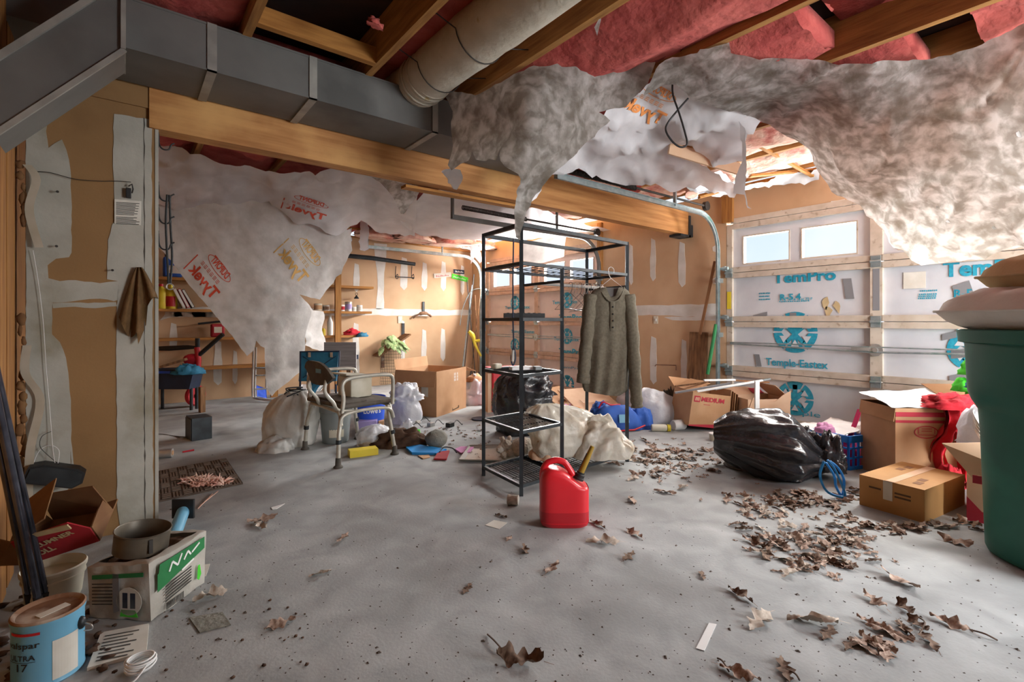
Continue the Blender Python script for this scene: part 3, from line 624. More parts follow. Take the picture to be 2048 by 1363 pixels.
for nm, lb, pts, t in (('hanging_scrap', 'small white scrap dangling from the ceiling near the back wall rail', [(722, 438), (738, 436), (738, 498), (730, 502), (720, 498)], 7.0),
                       ('hanging_scrap', 'white crumpled scrap hanging by the back corner next to the signs', [(940, 474), (950, 474), (968, 520), (960, 527), (950, 514), (942, 528)], 8.2),
                       ('hanging_scrap', 'white bundled scrap at the right end of the printed curtain', [(690, 462), (704, 456), (704, 500), (694, 504), (686, 480)], 6.3),
                       ('hanging_scrap', 'pink and white scrap dangling in front of the beam below the duct', [(882, 336), (905, 332), (924, 336), (926, 360), (915, 378), (905, 372), (888, 350)], 3.0),
                       ('hanging_scrap', 'tiny white scrap stuck to the joist over the front sheet', [(1193, 52), (1202, 36), (1203, 48), (1198, 56)], 2.3)):
    s_, t_ = sheet(nm, pts, [(pts[0][0], pts[0][1], dict(t=t)), (pts[1][0], pts[1][1], dict(t=t)), (pts[2][0], pts[2][1], dict(t=t-.05)), (pts[-1][0], pts[-1][1], dict(t=t+.06))], 'whitebag', 6, .03, 12, .5, len(pts)+int(t*7)); tag(s_, lb, 'scrap')
# black cable loop
b = B(); b.tube(spline([P(x, y, t=t) for x, y, t in ((1345, 165, 2.85), (1346, 190, 2.8), (1358, 225, 2.78), (1370, 265, 2.78), (1374, 288, 2.78), (1362, 294, 2.78), (1346, 284, 2.78), (1332, 262, 2.78), (1336, 245, 2.8), (1360, 215, 2.8), (1376, 197, 2.84))], 6), .0055, 8)
tag(b.build('black_cable', 'black', smooth=True), 'black electric cable hanging in a loop from the ceiling', 'cable')
# ------------------------------------------------------------------ garage doors
def wheel(o, r, u, R, m, par, m2):
    """round emblem: disc cut into six sectors with arrows pointing to the hub"""
    o = Vector(o); r = Vector(r); u = Vector(u); n = r.cross(u)
    q = lambda a, d, off=.001: o+(r*math.cos(math.radians(a))+u*math.sin(math.radians(a)))*d*R+n*off
    b = B()
    for k in range(6):
        a0 = 90+60*k-27; a1 = a0+54
        b.add([q(a0+(a1-a0)*i/6, 1) for i in range(7)]+[q(a1, .62), q((a0+a1)/2, .52), q(a0, .62)], [tuple(range(10))])
        c = 120+60*k
        if k % 3 != 2 or True: pass
    b.add([q(0, 0)+r*x*R+u*y*R for x, y in ((-.13, -.8), (.13, -.8), (.13, -.1), (.5, .25), (.42, .5), (.13, .3), (.13, .8), (-.13, .8), (-.13, .3), (-.42, .5), (-.5, .25), (-.13, -.1))], [tuple(range(12))])
    b.add([q(0, 0)+r*x*R+u*y*R for x, y in ((.13, -.1), (.45, -.45), (.3, -.55), (.13, -.35))], [(3, 2, 1, 0)]); b.add([q(0, 0)+r*x*R+u*y*R for x, y in ((-.13, -.1), (-.45, -.45), (-.3, -.55), (-.13, -.35))], [(0, 1, 2, 3)])
    e = b.build('emblem', m, par)
    b = B()
    for k in (30, 150, 210, 330, 90, 270):
        if k in (90,): continue
        t = q(k, .36, .002); s = Vector((0, 0, 0)); tang = (q(k+90, 1)-q(k-90, 1)).normalized(); bs = q(k, .72, .002)
        b.add([t, bs+tang*R*.2, bs-tang*R*.2], [(0, 1, 2)])
    b.build('emblem_arrow', m2, par)
    return e
def garage_door(name, v0, v1, x, foilm, railm, prints):
    d = bpy.data.objects.new(name, None); COL.objects.link(d); d.location = (x, (v0+v1)/2, 0); struct(d)
    sec = [.03, .535, 1.07, 1.605, 2.14]; cw = (v1-v0)/2; mid = (v0+v1)/2
    st = [v0, v0+.06, mid-.045, mid+.045, v1-.06, v1]
    for k in range(3):                                        # insulated lower sections, two foil boards each
        for a, c in ((st[1], st[2]), (st[3], st[4])):
            b = B()
            def fn(u, w, a=a, c=c, k=k):
                y = a+(c-a)*u; z = sec[k]+(sec[k+1]-sec[k])*w
                return Vector((x+.02+.006*noise.noise(Vector((y*3, z*3, k)))*(1.3 if k == 0 else .7), y, z))
            b.grid(fn, 24, 12); b.box((x+.03, a, sec[k]), (x+.06, c, sec[k+1])); b.build('foil_board', foilm, d, smooth='all')
    z0, z1 = 1.69, 2.0; wins = []
    for a, c in ((st[1], st[2]), (st[3], st[4])):
        L = c-a; w = .48; g = (L-2*w)/3
        ws = [(a+g, a+g+w), (a+2*g+w, a+2*g+2*w)]; ed = [a]+[q for p in ws for q in p]+[c]
        for i in (0, 2, 4):
            b = B(); b.box((x+.015, ed[i], z0), (x+.055, ed[i+1], z1)); b.build('window_mullion', foilm, d)
        b = B(); b.box((x+.015, a, sec[3]), (x+.055, c, z0)); b.build('foil_board', foilm, d)
        b = B(); b.box((x+.015, a, z1), (x+.055, c, sec[4])); b.build('foil_board', foilm, d)
        for p, q in ws:
            fr = B()
            for lo, hi in (((p, z0), (q, z0+.012)), ((p, z1-.012), (q, z1)), ((p, z0+.012), (p+.012, z1-.012)), ((q-.012, z0+.012), (q, z1-.012))):
                fr.box((x+.008, lo[0], lo[1]), (x+.06, hi[0], hi[1]))
            f = fr.build('window_frame', 'doorpaint', d)
            gl = B(); gl.box((x+.034, p+.012, z0+.012), (x+.037, q-.012, z1-.012)); gl.build('pane', 'glass', f)
    for y0, y1 in ((st[0], st[1]), (st[2], st[3]), (st[4], st[5])):
        for k in range(4):
            b = B(); b.box((x-.022, y0, sec[k]+.004), (x+.05, y1, sec[k+1]-.004)); b.build('stile', railm, d)
    for k in range(5):
        for dz in ((-.058, -.003), (.003, .058)):
            za, zb = sec[k]+dz[0], sec[k]+dz[1]
            if za < 0 or zb > 2.2: continue
            b = B(); b.box((x-.026, v0+.061, za), (x+.05, mid-.046, zb)); b.box((x-.026, mid+.046, za), (x+.05, v1-.061, zb)); b.build('rail', railm, d)
    b = B(); b.tube([(x-.04, v0+.05, .83), (x-.04, mid, .80), (x-.04, v1-.05, .83)], .009, 8); b.tube([(x-.04, v0+.05, .845), (x-.04, v1-.05, .845)], .006, 8); b.build('lock_bar', 'zinc', d)
    for k in (1, 2, 3):
        for y in (v0+.03, mid, v1-.03):
            h = B(); h.obox((x-.034, y, sec[k]), (.012, .075, .10)); h.cyl((x-.045, y-.04, sec[k]), (x-.045, y+.04, sec[k]), .012, n=10); hg = h.build('hinge', 'zinc', d)
    l = B(); l.cyl((x-.045, mid, .82), (x-.03, mid, .82), .055, n=12); l.obox((x-.05, mid+.11, .825), (.02, .14, .03)); l.cyl((x-.06, mid, .82), (x-.045, mid, .82), .02); l.build('lock', 'steel', d)
    for k in (1, 2, 3, 0):
        for y in (v0-.01, v1+.01):
            b = B(); b.obox((x-.05, y, sec[k]+.05), (.04, .03, .05)); b.cyl((x-.07, y-.05, sec[k]+.05), (x-.07, y+.05, sec[k]+.05), .018, n=12); b.build('roller', 'zinc', d)
    prints(d, x, v0, v1, st)
    return d
Rv, Uv = Vector((0, -1, 0)), Vector((0, 0, 1))
def prints1(d, x, v0, v1, st):
    def at(px, py, off=0): return P(px, py, x=x+.016-off)
    def tx(s, x0, x1, y, h, bold=.02, m='ink_teal', name='lettering'):
        a = P(x0, y, x=x+.014); c = P(x1, y, x=x+.014); a.z = a.z; hh = h
        text(s, a, Rv, Uv, hh, m, d, width=(a-c).length, bold=bold, name=name)
    def bars(x0, x1, y, h, n):
        a = P(x0, y, x=x+.014); L = (P(x1, y, x=x+.014)-a).length; bb = B()
        for k in range(n):
            s = a+Rv*L*k/n; w = Rv*L/n*(.55+.3*((k*7) % 3)/2); bb.add([s, s+w, s+w+Uv*h*(1-.25*(k % 2)), s+Uv*h*(1-.25*((k+1) % 2))], [(0, 1, 2, 3)])
        o = bb.build('small_print', 'ink_teal', d); o['kind'] = 'stuff'
    tx('TemPro', 1546, 1672, 566, .10, .035); tx('R-5.4', 1560, 1602, 600, .062, .03); tx('at 75 F', 1602, 1625, 600, .025, .02)
    bars(1558, 1620, 604, 0.012, 14)
    tx('TemPro', 1886, 2075, 553, .12, .035); tx('R-5.4', 1908, 1966, 594, .062, .03); tx('at 75 F', 1967, 1992, 594, .025, .02)
    bars(1904, 1990, 599, 0.012, 18)
    for px, py, w in ((1518, 588, 24), (1518, 594, 22), (1518, 600, 24)): bars(px, px+w, py, .016, 7)
    for px, py, w in ((1840, 583, 35), (1838, 590, 36), (1837, 594, 36), (1836, 598, 36)): bars(px, px+w, py, .014, 9)
    tx('Temple-Eastex', 1532, 1656, 729, .075, .02)
    tx('Temple', 1548, 1640, 822, .05, .0)
    tx('Tem', 1908, 1950, 676, .10, .035)
    wheel(P(1590, 664, x=x+.014), Rv, Uv, .205, 'ink_teal', d, 'foil'); wheel(P(1590, 796, x=x+.014), Rv, Uv, .17, 'ink_teal', d, 'foil')
    wheel(P(1950, 700, x=x+.014), Rv, Uv, .17, 'ink_teal', d, 'foil')
    for px, py, w, h in ((1697, 577, 13, 36), (1516, 720, 10, 24), (1520, 631, 28, 8), (1925, 578, 24, 22), (1905, 670, 30, 12), (1935, 705, 46, 16), (1920, 755, 30, 14), (1586, 630, 12, 10)):
        a = at(px, py, .002); s = .0052*(a.x/5.2)*(1 if px < 1750 else .82)
        B().prism([a+Rv*(w/2*s)*sx+Uv*(h/2*s)*sy+Uv*sx*(.02 if w > 20 else 0)+Rv*sy*(-.012 if h > 20 else 0) for sx, sy in ((-1, -1), (1, -1), (1, 1), (-1, 1))], (-.002, 0, 0)).build('tape_strip', 'duct_tape', d)
    a = at(1829, 560, .002); B().prism([a+Rv*.075*i+Uv*.07*j for i, j in ((-1, -1), (1, -1), (1, 1), (-1, 1))], (-.002, 0, 0)).build('paper_notice', 'paper', d)
    a = at(1452, 596, .03); B().prism([Vector((x-.023, 2.735, z)) if False else Vector((x-.023, y, z)) for y, z in ((2.69, 1.21), (2.735, 1.21), (2.735, 1.40), (2.69, 1.40))], (-.002, 0, 0)).build('warning_label', 'yellow', d)
    b = B(); b.box((x-.024, 1.345, 1.17), (x-.022, 1.395, 1.54)); b.build('tape_strip', 'duct_tape', d)
    for px, py in ((1650, 605), (1676, 612), (1655, 620)):
        a = at(px, py, .001); bb = B(); bb.prism([a+Rv*.035*math.cos(k)*rnd.uniform(.5, 1.3)+Uv*.06*math.sin(k)*rnd.uniform(.5, 1.3) for k in range(6)], (-.001, 0, 0)); bb.build('glue_stain', 'beige_cloth', d)
garage_door('door_1', 0.0, 2.74, UD+.02, 'foil', 'doorpaint', prints1)
def prints2(d, x, v0, v1, st):
    def tx(s, x0, x1, y, h, bold=.02, m='ink_teal'):
        a = P(x0, y, x=x+.014); c = P(x1, y, x=x+.014); text(s, a, Rv, Uv, h, m, d, width=(a-c).length, bold=bold)
    for px, py in ((1030, 605), (1134, 600), (1134, 672), (1030, 690)): wheel(P(px, py, x=x+.014), Rv, Uv, .12, 'ink_teal', d, 'foil_dull')
    wheel(P(1135, 768, x=x+.014), Rv, Uv, .14, 'ink_teal', d, 'foil_dull')
    for px, py in ((1010, 618), (1105, 608), (1108, 680), (1022, 665)): tx('Temple-Eastex', px, px+50, py, .055)
    tx('TemPro', 1118, 1165, 640, .09, .03); tx('TemPro', 1118, 1165, 707, .09, .03); tx('TemPro', 1120, 1160, 735, .04, 0)
garage_door('door_2', 4.56, 7.30, UD+.02, 'foil_dull', 'doorpaint_far', prints2)
# door tracks and springs
def track(v, xa, z, label, side, m='zinc'):
    t = thing('door_track', label, 'track', (5.1, v, 0)); R_ = .38; xe = 5.12
    pts = [Vector((xa, v, z)), Vector(((xa+xe-R_)/2, v, z)), Vector((xe-R_, v, z))]+arc((xe-R_, v, z-R_), (1, 0, 0), (0, 0, 1), R_, 80, 0, 9)+[Vector((xe, v, 1.0)), Vector((xe, v, .02))]
    b = B(); n = len(pts)
    for i in range(n-1):
        p, q = pts[i], pts[i+1]; b.beam(p, q, .055, .006, up=(0, 1, 0)) if False else None
    vs = []
    for i, p in enumerate(pts):
        tg = (pts[min(i+1, n-1)]-pts[max(i-1, 0)]).normalized(); nn = Vector((0, 1, 0)).cross(tg)
        vs += [p+Vector((0, side*dy, 0))+nn*dn for dy, dn in ((0, -.026), (0, .026), (.022, .026), (.022, .020), (.004, .022), (.004, -.022), (.022, -.02), (.022, -.026))]
    fs = [(i*8+k, i*8+(k+1) % 8, (i+1)*8+(k+1) % 8, (i+1)*8+k) for i in range(n-1) for k in range(8)]
    b.add(vs, fs); b.build('rail', m, t)
    b = B(); b.box((xa, v-.02, z-.02), (xa+.02, v+.02, ZC)); b.build('hanger_strap', m, t)
    b = B(); b.box((4.3, v-.015, z), (4.32, v+.015, ZC)); b.build('hanger_strap', m, t)
    for z_ in (.3, .9, 1.5): b = B(); b.box((xe, v-.02, z_), (UD+.01, v+.02, z_+.05)); b.build('wall_bracket', m, t)
    return t
track(2.80, 2.67, 2.225, 'long galvanised garage door track curving down beside the near door', -1)
track(4.50, 2.75, 2.20, 'galvanised garage door track over the metal clothes rack', 1, 'galv')
track(7.36, 2.96, 2.24, 'galvanised garage door track along the back wall', -1)
def spring(p0, p1, label):
    p0 = Vector(p0); p1 = Vector(p1); t = thing('door_spring', label, 'spring', p0); dr = (p1-p0).normalized(); sd = dr.cross(Vector((0, 0, 1))).normalized(); up = sd.cross(dr); n = 420; L = (p1-p0).length*.42
    b = B(); b.tube([p0+dr*L*i/n+(sd*math.cos(i*.75)+up*math.sin(i*.75))*.022 for i in range(n)], .006, 5); b.build('coil', 'iron', t)
    b = B(); b.tube([p0+dr*L, p1], .012, 8); b.cyl(p1-sd*.02, p1+sd*.02, .05, n=16); b.build('pulley_arm', 'iron', t)
    b = B(); b.beam(p0-dr*.05, p0-dr*.05+Vector((0, 0, -.12)), .05, .02); b.build('end_bracket', 'galv', t)
spring((2.86, 2.86, 2.32), (5.0, 2.86, 2.34), 'dark coil spring stretched above the near garage door track')
spring((2.85, 4.44, 2.30), (5.0, 4.44, 2.28), 'dark coil spring above the track over the clothes rack')
# ------------------------------------------------------------------ things on the short wall
YW = VP_-.006
def W(px, py, off=0): return P(px, py, y=YW-off)
t = thing('wall_notice', 'small printed paper notice stuck on the short wall below the black clip', 'notice', W(258, 424))
B().prism([W(229, 398, .002), W(283, 402, .002), W(282, 450, .002), W(229, 447, .002)], (0, -.001, 0)).build('sheet', 'paper', t)
for k in range(16):
    y = 404+k*2.6+(3 if k > 9 else 0); x1 = 279-(k*7 % 13)
    B().prism([W(232, y, .0035), W(x1, y+(x1-232)*.05, .0035), W(x1, y+1.2+(x1-232)*.05, .0035), W(232, y+1.2, .0035)], (0, -.0004, 0)).build('printed_line', 'ink_black', t)
t = thing('wall_clip', 'black spring clip on a nail above the paper notice', 'clip', W(258, 385))
b = B(); b.obox(W(257, 386, .012), (.022, .022, .05), bev=.003); b.build('body', 'black', t)
b = B(); b.tube([W(257, 372, .02), W(264, 368, .03), W(266, 378, .03), W(264, 386, .02)], .003, 6); b.build('wire_loop', 'iron', t)
b = B(); b.tube(spline([W(66, 343, .02), W(100, 345, .015), W(150, 358, .015), W(200, 362, .015), W(235, 362, .015), W(262, 364, .02)], 4), .0018, 5)
tag(b.build('thin_wire', 'iron'), 'thin wire strung across the top of the short wall', 'wire')
for k, (px, py, lb) in enumerate(((314, 325, 'topmost black hook on the end of the short wall'), (316, 410, 'second black hook down on the wall end, holding nothing'), (318, 446, 'third black hook on the wall end, holding the black strap'), (318, 496, 'lowest black hook on the wall end, just above the blue jug'))):
    o = P(px-4, py, x=.142); o.y = VP_+.05
    b = B(); b.tube(spline([o+Vector((0, 0, .06)), o+Vector((.004, 0, .0)), o+Vector((.02, 0, -.022)), o+Vector((.045, 0, -.018)), o+Vector((.055, 0, .008)), o+Vector((.07, 0, .02))], 5), .004, 7)
    b.obox(o+Vector((-.0, 0, .03)), (.004, .02, .09)); tag(b.build('wall_hook', 'black', smooth=True), lb, 'hook')
o = P(318, 446, x=.19); o.y = VP_+.05
t = thing('black_strap', 'black leather strap with a ring buckle hanging from a hook by the short wall', 'strap', o)
b = B(); zb = P(318, 585, x=.19).z
b.tube(spline([o+Vector((-.01, 0, -.01)), o+Vector((-.016, 0, -.15)), o+Vector((-.012, 0, (zb-o.z)*.6)), o+Vector((-.004, 0, zb-o.z))], 6), .006, 6); b.tube(spline([o+Vector((.0, 0, -.01)), o+Vector((.006, .005, -.2)), o+Vector((.012, .005, (zb-o.z)*.7)), o+Vector((.004, 0, zb-o.z))], 6), .006, 6)
b.build('strap', 'black', t, smooth=True)
b = B(); b.tube(arc(o+Vector((.002, -.005, zb-o.z-.015)), (1, 0, 0), (0, 0, 1), .016, 0, 340, 14), .003, 6); b.build('ring', 'steel', t, smooth=True)
# brown rag on a nail
top = W(276, 535, .03)
def ragfn(u, v):
    px = 276+(u-.5)*2*(6+34*v**.8)+2; py = 534+v*(100+40*math.sin(u*5.2)+ (30 if .45 < u < .7 else 0))
    return W(px, py, .02+.018*math.sin(u*17)*(.4+v))
b = B(); b.grid(ragfn, 26, 16); n0 = len(b.v); b.grid(lambda u, v: ragfn(u, v)+Vector((0, .006, 0)), 26, 16)
tag(b.build('brown_rag', 'rag', smooth='all'), 'stiff brown rag hanging from a nail on the short wall', 'rag')
for px, py in ((113, 492), (115, 383), (225, 540)):
    b = B(); b.cyl(W(px, py), W(px, py, .03), .0025, n=8); b.cyl(W(px, py, .03), W(px, py, .033), .006, n=8); tag(b.build('nail', 'iron'), {113: 'rusty nail below the curled strip on the short wall', 115: 'nail near the thin wire on the short wall', 225: 'nail in bare brown paper left of the rag'}[px], 'nail')
# peeling strips of wall paper at the left edge
for pts, lb in ((((56, 330), (74, 360), (60, 420), (80, 495)), 'long torn paper strip peeling off the short wall high up'), (((56, 690), (52, 745), (82, 800), (62, 900), (58, 1010)), 'long pale paper strip curling off the short wall low down')):
    b = B(); q = spline([W(x, y, .015+.02*(i % 2)) for i, (x, y) in enumerate(pts)], 6)
    b.add([p+Vector((-.018, .0, 0)) for p in q]+[p+Vector((.014, -.012, 0)) for p in q], [(i, i+1, len(q)+i+1, len(q)+i) for i in range(len(q)-1)])
    tag(b.build('peeling_strip', 'offwhite', smooth='all'), lb, 'scrap')
# broken plaster edge between wall and studs
b = B(); q = [W(52, 330+k*22, .0) for k in range(31)]
for i, p in enumerate(q):
    if i < 6 or 13 < i: b.ball(p+Vector((-.012+rnd.uniform(-.008, .008), .0, 0)), (rnd.uniform(.008, .018), .012, rnd.uniform(.018, .035)), 8, .5, i, 2)
o = b.build('broken_edge', 'torn_card', wall_left, smooth='all'); o['kind'] = 'stuff'
# black speaker hanging by its wires
c = W(112, 950, .05); M = rot('Y', 20)
t = thing('hanging_speaker', 'black speaker dangling by thin wires against the short wall', 'speaker', c)
def ob(pts, y0, y1): return B().prism([c+M @ Vector((x, -.045, z)) for x, z in pts], (0, .085, 0))
ob([(-.105, -.04), (.075, -.04), (.105, -.01), (.10, .035), (.07, .05), (-.06, .05), (-.105, .03)], 0, 1).build('cabinet', 'black', t)
b = B(); b.prism([c+M @ Vector((x, -.047, z)) for x, z in ((-.095, -.033), (.072, -.033), (.095, -.008), (.09, .03), (.06, .043), (-.055, .043), (-.095, .025))], (0, -.004, 0)); b.build('grille', 'rubber', t).data.materials[0] = MATS['black_iron']
b = B(); b.tube(spline([W(66, 500, .02), W(76, 560, .015), W(86, 640, .015), W(92, 730, .015), W(98, 800, .015), W(103, 862, .02), W(106, 900, .03), W(110, 925, .05)], 5), .0013, 5); b.build('white_wire', 'white', t)
b = B(); b.tube(spline([W(103, 862, .02), W(84, 872, .02), W(80, 892, .02), W(96, 910, .03), W(118, 928, .05)], 5), .0013, 5); b.build('black_wire', 'black', t)
b = B(); b.tube(spline([W(44, 992, .03), W(62, 940, .03), W(78, 902, .02), W(100, 890, .02), W(118, 900, .03), W(116, 926, .05)], 5), .0013, 5); b.build('white_wire', 'white', t)
# ------------------------------------------------------------------ lower left corner
c = Fl(98, 1343); t = thing('paint_can', 'dented light blue metal paint can with rusty lid and black lettering', 'can', c)
b = B(); b.lathe([(.082, 0), (.085, .004), (.083, .008), (.083, .175), (.086, .182), (.086, .19), (.082, .19), (.08, .17), (.001, .168)], c, 40); b.build('body', 'canblue', t, smooth=True)
b = B(); b.lathe([(.085, .188), (.087, .194), (.083, .198), (.076, .193), (.072, .186), (.04, .187), (.001, .188)], c, 40); b.build('lid', 'rust', t, smooth=True)
b = B(); b.lathe([(.0835, .150), (.0838, .152), (.0838, .166), (.0835, .168)], c, 40); b.v = [v for v in b.v]; bb = b.build('red_band', 'red', t) if False else None
def oncan(a0, a1, z0, z1, m, nm, n=10):
    b = B(); b.grid(lambda u, v: c+Vector((.0842*math.cos(math.radians(a0+(a1-a0)*u)), .0842*math.sin(math.radians(a0+(a1-a0)*u)), z0+(z1-z0)*v)), n, 2); return b.build(nm, m, t)
oncan(-80, -35, .015, .13, 'paper', 'paper_label'); oncan(205, 262, .160, .168, 'red', 'red_band')
def cantext(s, a0, a1, z, h):
    vs, fs, w = text2d(s, .01); b = B(); b.add([c+Vector((.0846*math.cos(math.radians(a0+(a1-a0)*x/w)), .0846*math.sin(math.radians(a0+(a1-a0)*x/w)), z+y*h/.72)) for x, y in vs], fs); b.build('lettering', 'ink_black', t)
cantext('valspar', 200, 262, .125, .018); cantext('ULTRA', 205, 255, .09, .016); cantext('17', 222, 243, .06, .022)
oncan(200, 255, .084, .0855, 'ink_black', 'printed_rule')
p = c+Vector((.083*math.cos(-.45), .083*math.sin(-.45), .14))
b = B(); b.ball(p, (.014, .014, .02), 12); b.build('bail_ear', 'black_iron', t, smooth=True)
b = B(); b.tube(spline([p, p+RT*.03+Vector((0, 0, -.005)), p+RT*.035+Vector((0, 0, -.02)), p+RT*.01+Vector((0, 0, -.025))], 5), .002, 6); b.build('wire_handle', 'steel', t)
b = B(); b.obox(c+Vector((.01, -.01, .190)), (.075, .028, .002), rz(30)); b.build('tape_strip', 'paper', t)
# pipes
for k, (x0, y0, x1, y1, tt) in enumerate(((62, 1215, -52, 640, 1.45), (80, 1222, -40, 640, 1.46), (96, 1212, -30, 640, 1.50))):
    a = Fl(x0, y0); e = P(x1, y1, t=tt)
    t = thing('metal_pipe', ('first', 'middle', 'rightmost')[k]+' of three shiny metal pipes leaning in the left corner', 'pipe', a, 'metal pipes in the corner')
    b = B(); b.tube([a+Vector((0, 0, .012)), e], .0105+.0015*(k == 1), 14); b.build('tube', 'chrome', t, smooth=True)
    b = B(); b.tube([a+(e-a)*.0+Vector((0, 0, .012)), a+(e-a)*.05+Vector((0, 0, .012))], .0135, 14); b.build('end_fitting', 'iron', t, smooth=True)
# bucket and torn red box
c = Fl(108, 1195); t = thing('white_bucket', 'low dirty white plastic bucket under the torn red box', 'bucket', c)
b = B(); b.lathe([(.078, 0), (.082, .01), (.092, .10), (.094, .11), (.098, .112), (.10, .125), (.096, .13), (.09, .115), (.078, .02), (.001, .015)], c, 32); b.build('body', 'offwhite', t, smooth=True)
b = B(); b.lathe([(.090, .085), (.095, .087), (.095, .093), (.091, .095)], c, 32); b.build('ridge', 'offwhite', t, smooth=True)
c = P(150, 1062, t=1.93)
t = thing('torn_red_box', 'torn brown and red cardboard box tipped over on the white bucket', 'box', Vector((c.x, c.y, .13)))
Mx = rz(-30) @ rot('Y', -17) @ rot('X', 34)
o = c+Vector((-.125, -.05, -.07)); Q = lambda x, y, z: o+Mx @ Vector((x, y, z))*1.12
def slab(pts, n, m, nm, thick=.005): B().prism([Q(*p) for p in pts], (Mx @ Vector(n))*thick).build(nm, m, t)
slab([(0, 0, 0), (.22, 0, 0), (.235, 0, .07), (.20, 0, .125), (.03, 0, .12)], (0, -1, 0), 'boxred', 'front_panel')
slab([(0, 0, 0), (.22, 0, 0), (.22, .17, 0), (0, .17, 0)], (0, 0, -1), 'torn_card', 'bottom_panel')
slab([(0, 0, 0), (0, .17, 0), (0, .17, .12), (.03, 0, .12)], (-1, 0, 0), 'torn_card', 'side_panel')
slab([(.03, 0, .12), (0, .17, .12), (.10, .20, .15), (.13, .03, .14)], (0, 0, 1), 'torn_card', 'flap')
slab([(.22, 0, 0), (.235, 0, .07), (.25, .05, .09), (.22, .12, .06), (.22, .12, 0)], (1, 0, 0), 'torn_card', 'side_panel')
slab([(.10, -.01, .135), (.21, -.015, .13), (.205, -.012, .105), (.11, -.008, .115)], (0, -1, 0), 'beige_cloth', 'yellow_strip')
slab([(-.09, .02, .02), (0, 0, .0), (.03, 0, .12), (-.05, .04, .14)], (0, -1, 0), 'torn_card', 'flap')
slab([(0, .17, 0), (.22, .12, 0), (.2, .16, .1), (0.02, .19, .11)], (0, 1, 0), 'torn_card', 'back_panel')
rx, ux = Mx @ Vector((1, 0, .10)), Mx @ Vector((-.10, 0, 1))
text('SLUMNER', Q(.06, -.006, .062), rx, ux, .020, 'beige_cloth', t, width=.15, bold=.04); text('ROLL', Q(.04, -.006, .026), rx, ux, .024, 'beige_cloth', t, width=.08, bold=.04)
# green and white bag of plant food, round pan on it
c = Fl(302, 1243); t = thing('plant_food_bag', 'slumped white and green printed bag lying below the round metal pan', 'bag', c)
e1 = (Fl(402, 1170)-c); e1.normalize(); e2 = Vector((-e1.y, e1.x, 0)); L1, L2, Hh = .26, .24, .215
def bagQ(x, y, z): return c+e1*x+e2*y+Vector((0, 0, z))
b = B()
def bf(u, v):
    a = u*4; k = int(a) % 4; f = a-int(a); cs = [(0, 0), (L1, 0), (L1, L2), (0, L2)]; p0 = cs[k]; p1 = cs[(k+1) % 4]
    x = p0[0]+(p1[0]-p0[0])*f; y = p0[1]+(p1[1]-p0[1])*f
    w = 1-max(0, v-.8)*.9; bl = .012*math.sin(v*math.pi)*math.sin(f*math.pi)
    x = (x-L1/2)*w*(1+.1*v)+L1/2; y = (y-L2/2)*w+L2/2
    nn = noise.noise(Vector((x*16, y*16, v*4)))*.008
    z = Hh*min(1, v/.8)*(1.0-.18*(1-f if k == 3 else (f if k == 1 else (0 if k == 0 else 1)))*.6)
    return bagQ(x+nn+(bl if k == 1 else -bl*0), y+nn-(bl if k == 0 else 0), max(.002, z+nn*.6))
b.grid(bf, 72, 20, True); b.build('sack', 'bagwhite', t, smooth=True)
b = B(); b.grid(lambda u, v: bagQ(L1*(.08+.84*u), L2*(.05+.9*v), Hh*.955-.05*v*.6+.02*noise.noise(Vector((u*6, v*6, 3)))), 20, 20); b.build('torn_top', 'mulch', t, smooth='all')
def face(pts, y, m, nm):  # printed area on the front (right) face
    B().prism([bagQ(x, -.016, z) for x, z in pts], e2*-.001).build(nm, m, t)
face([(.01, .10), (.01, .165), (.24, .165), (.24, .155)], 0, 'bag_green', 'green_panel'); face([(.015, .165), (.02, .195), (.24, .20), (.24, .165)], 0, 'bag_green', 'green_panel')
for k, (x0, z0, x1, z1) in enumerate(((.06, .15, .075, .18), (.075, .18, .10, .155), (.10, .155, .12, .19), (.13, .16, .15, .185), (.15, .185, .165, .165), (.17, .17, .21, .19), (.12, .125, .18, .14))):
    B().beam(bagQ(x0, -.0185, z0), bagQ(x1, -.0185, z1), .002, .007, up=(0, 0, 1)).build('white_print', 'ink_white', t)
for k in range(7): face([(.045, .045+k*.011), (.045, .049+k*.011), (.17, .062+k*.011), (.17, .058+k*.011)], 0, 'ink_black', 'printed_line') if k < 6 else None
for k in range(14): face([(.05+k*.006, .015), (.05+k*.006, .04), (.053+k*.006, .04), (.053+k*.006, .015)], 0, 'ink_black', 'barcode_bar')
face([(.20, .05), (.205, .10), (.215, .10), (.222, .06), (.21, .04)], 0, 'lime', 'leaf_print')
def face2(pts, m, nm): B().prism([bagQ(-.010-.001*(nm != 'panel'), y, z) for y, z in pts], e1*-.001).build(nm, m, t)
rr = [( .075+.05*math.cos(k*.4), .075+.05*math.sin(k*.4)) for k in range(16)]
face2(rr, 'paper', 'round_print'); face2([(.05, .05), (.07, .05), (.07, .105), (.05, .105)], 'navy', 'dark_print'); face2([(.08, .05), (.10, .05), (.10, .105), (.08, .105)], 'navy', 'dark_print')
face2([(.04, .02), (.11, .02), (.105, .045), (.05, .045)], 'lime', 'green_print'); face2([(.02, .165), (.22, .145), (.22, .16), (.02, .18)], 'bag_green', 'green_panel')
face2([(.11, .04), (.135, .03), (.14, .17), (.115, .17)], 'duct_tape', 'tape_strip')
for k in range(7): face2([(.14, .06+k*.012), (.14, .063+k*.012), (.22, .058+k*.012), (.22, .055+k*.012)], 'ink_black', 'printed_line')
c2 = bagQ(.10, .12, Hh*.98); t = thing('round_pan', 'rusty round metal cake ring standing on the plant food bag', 'pan', c2)
M = rot('Y', 6) @ rot('X', 4)
c2 = c2-RT*.012
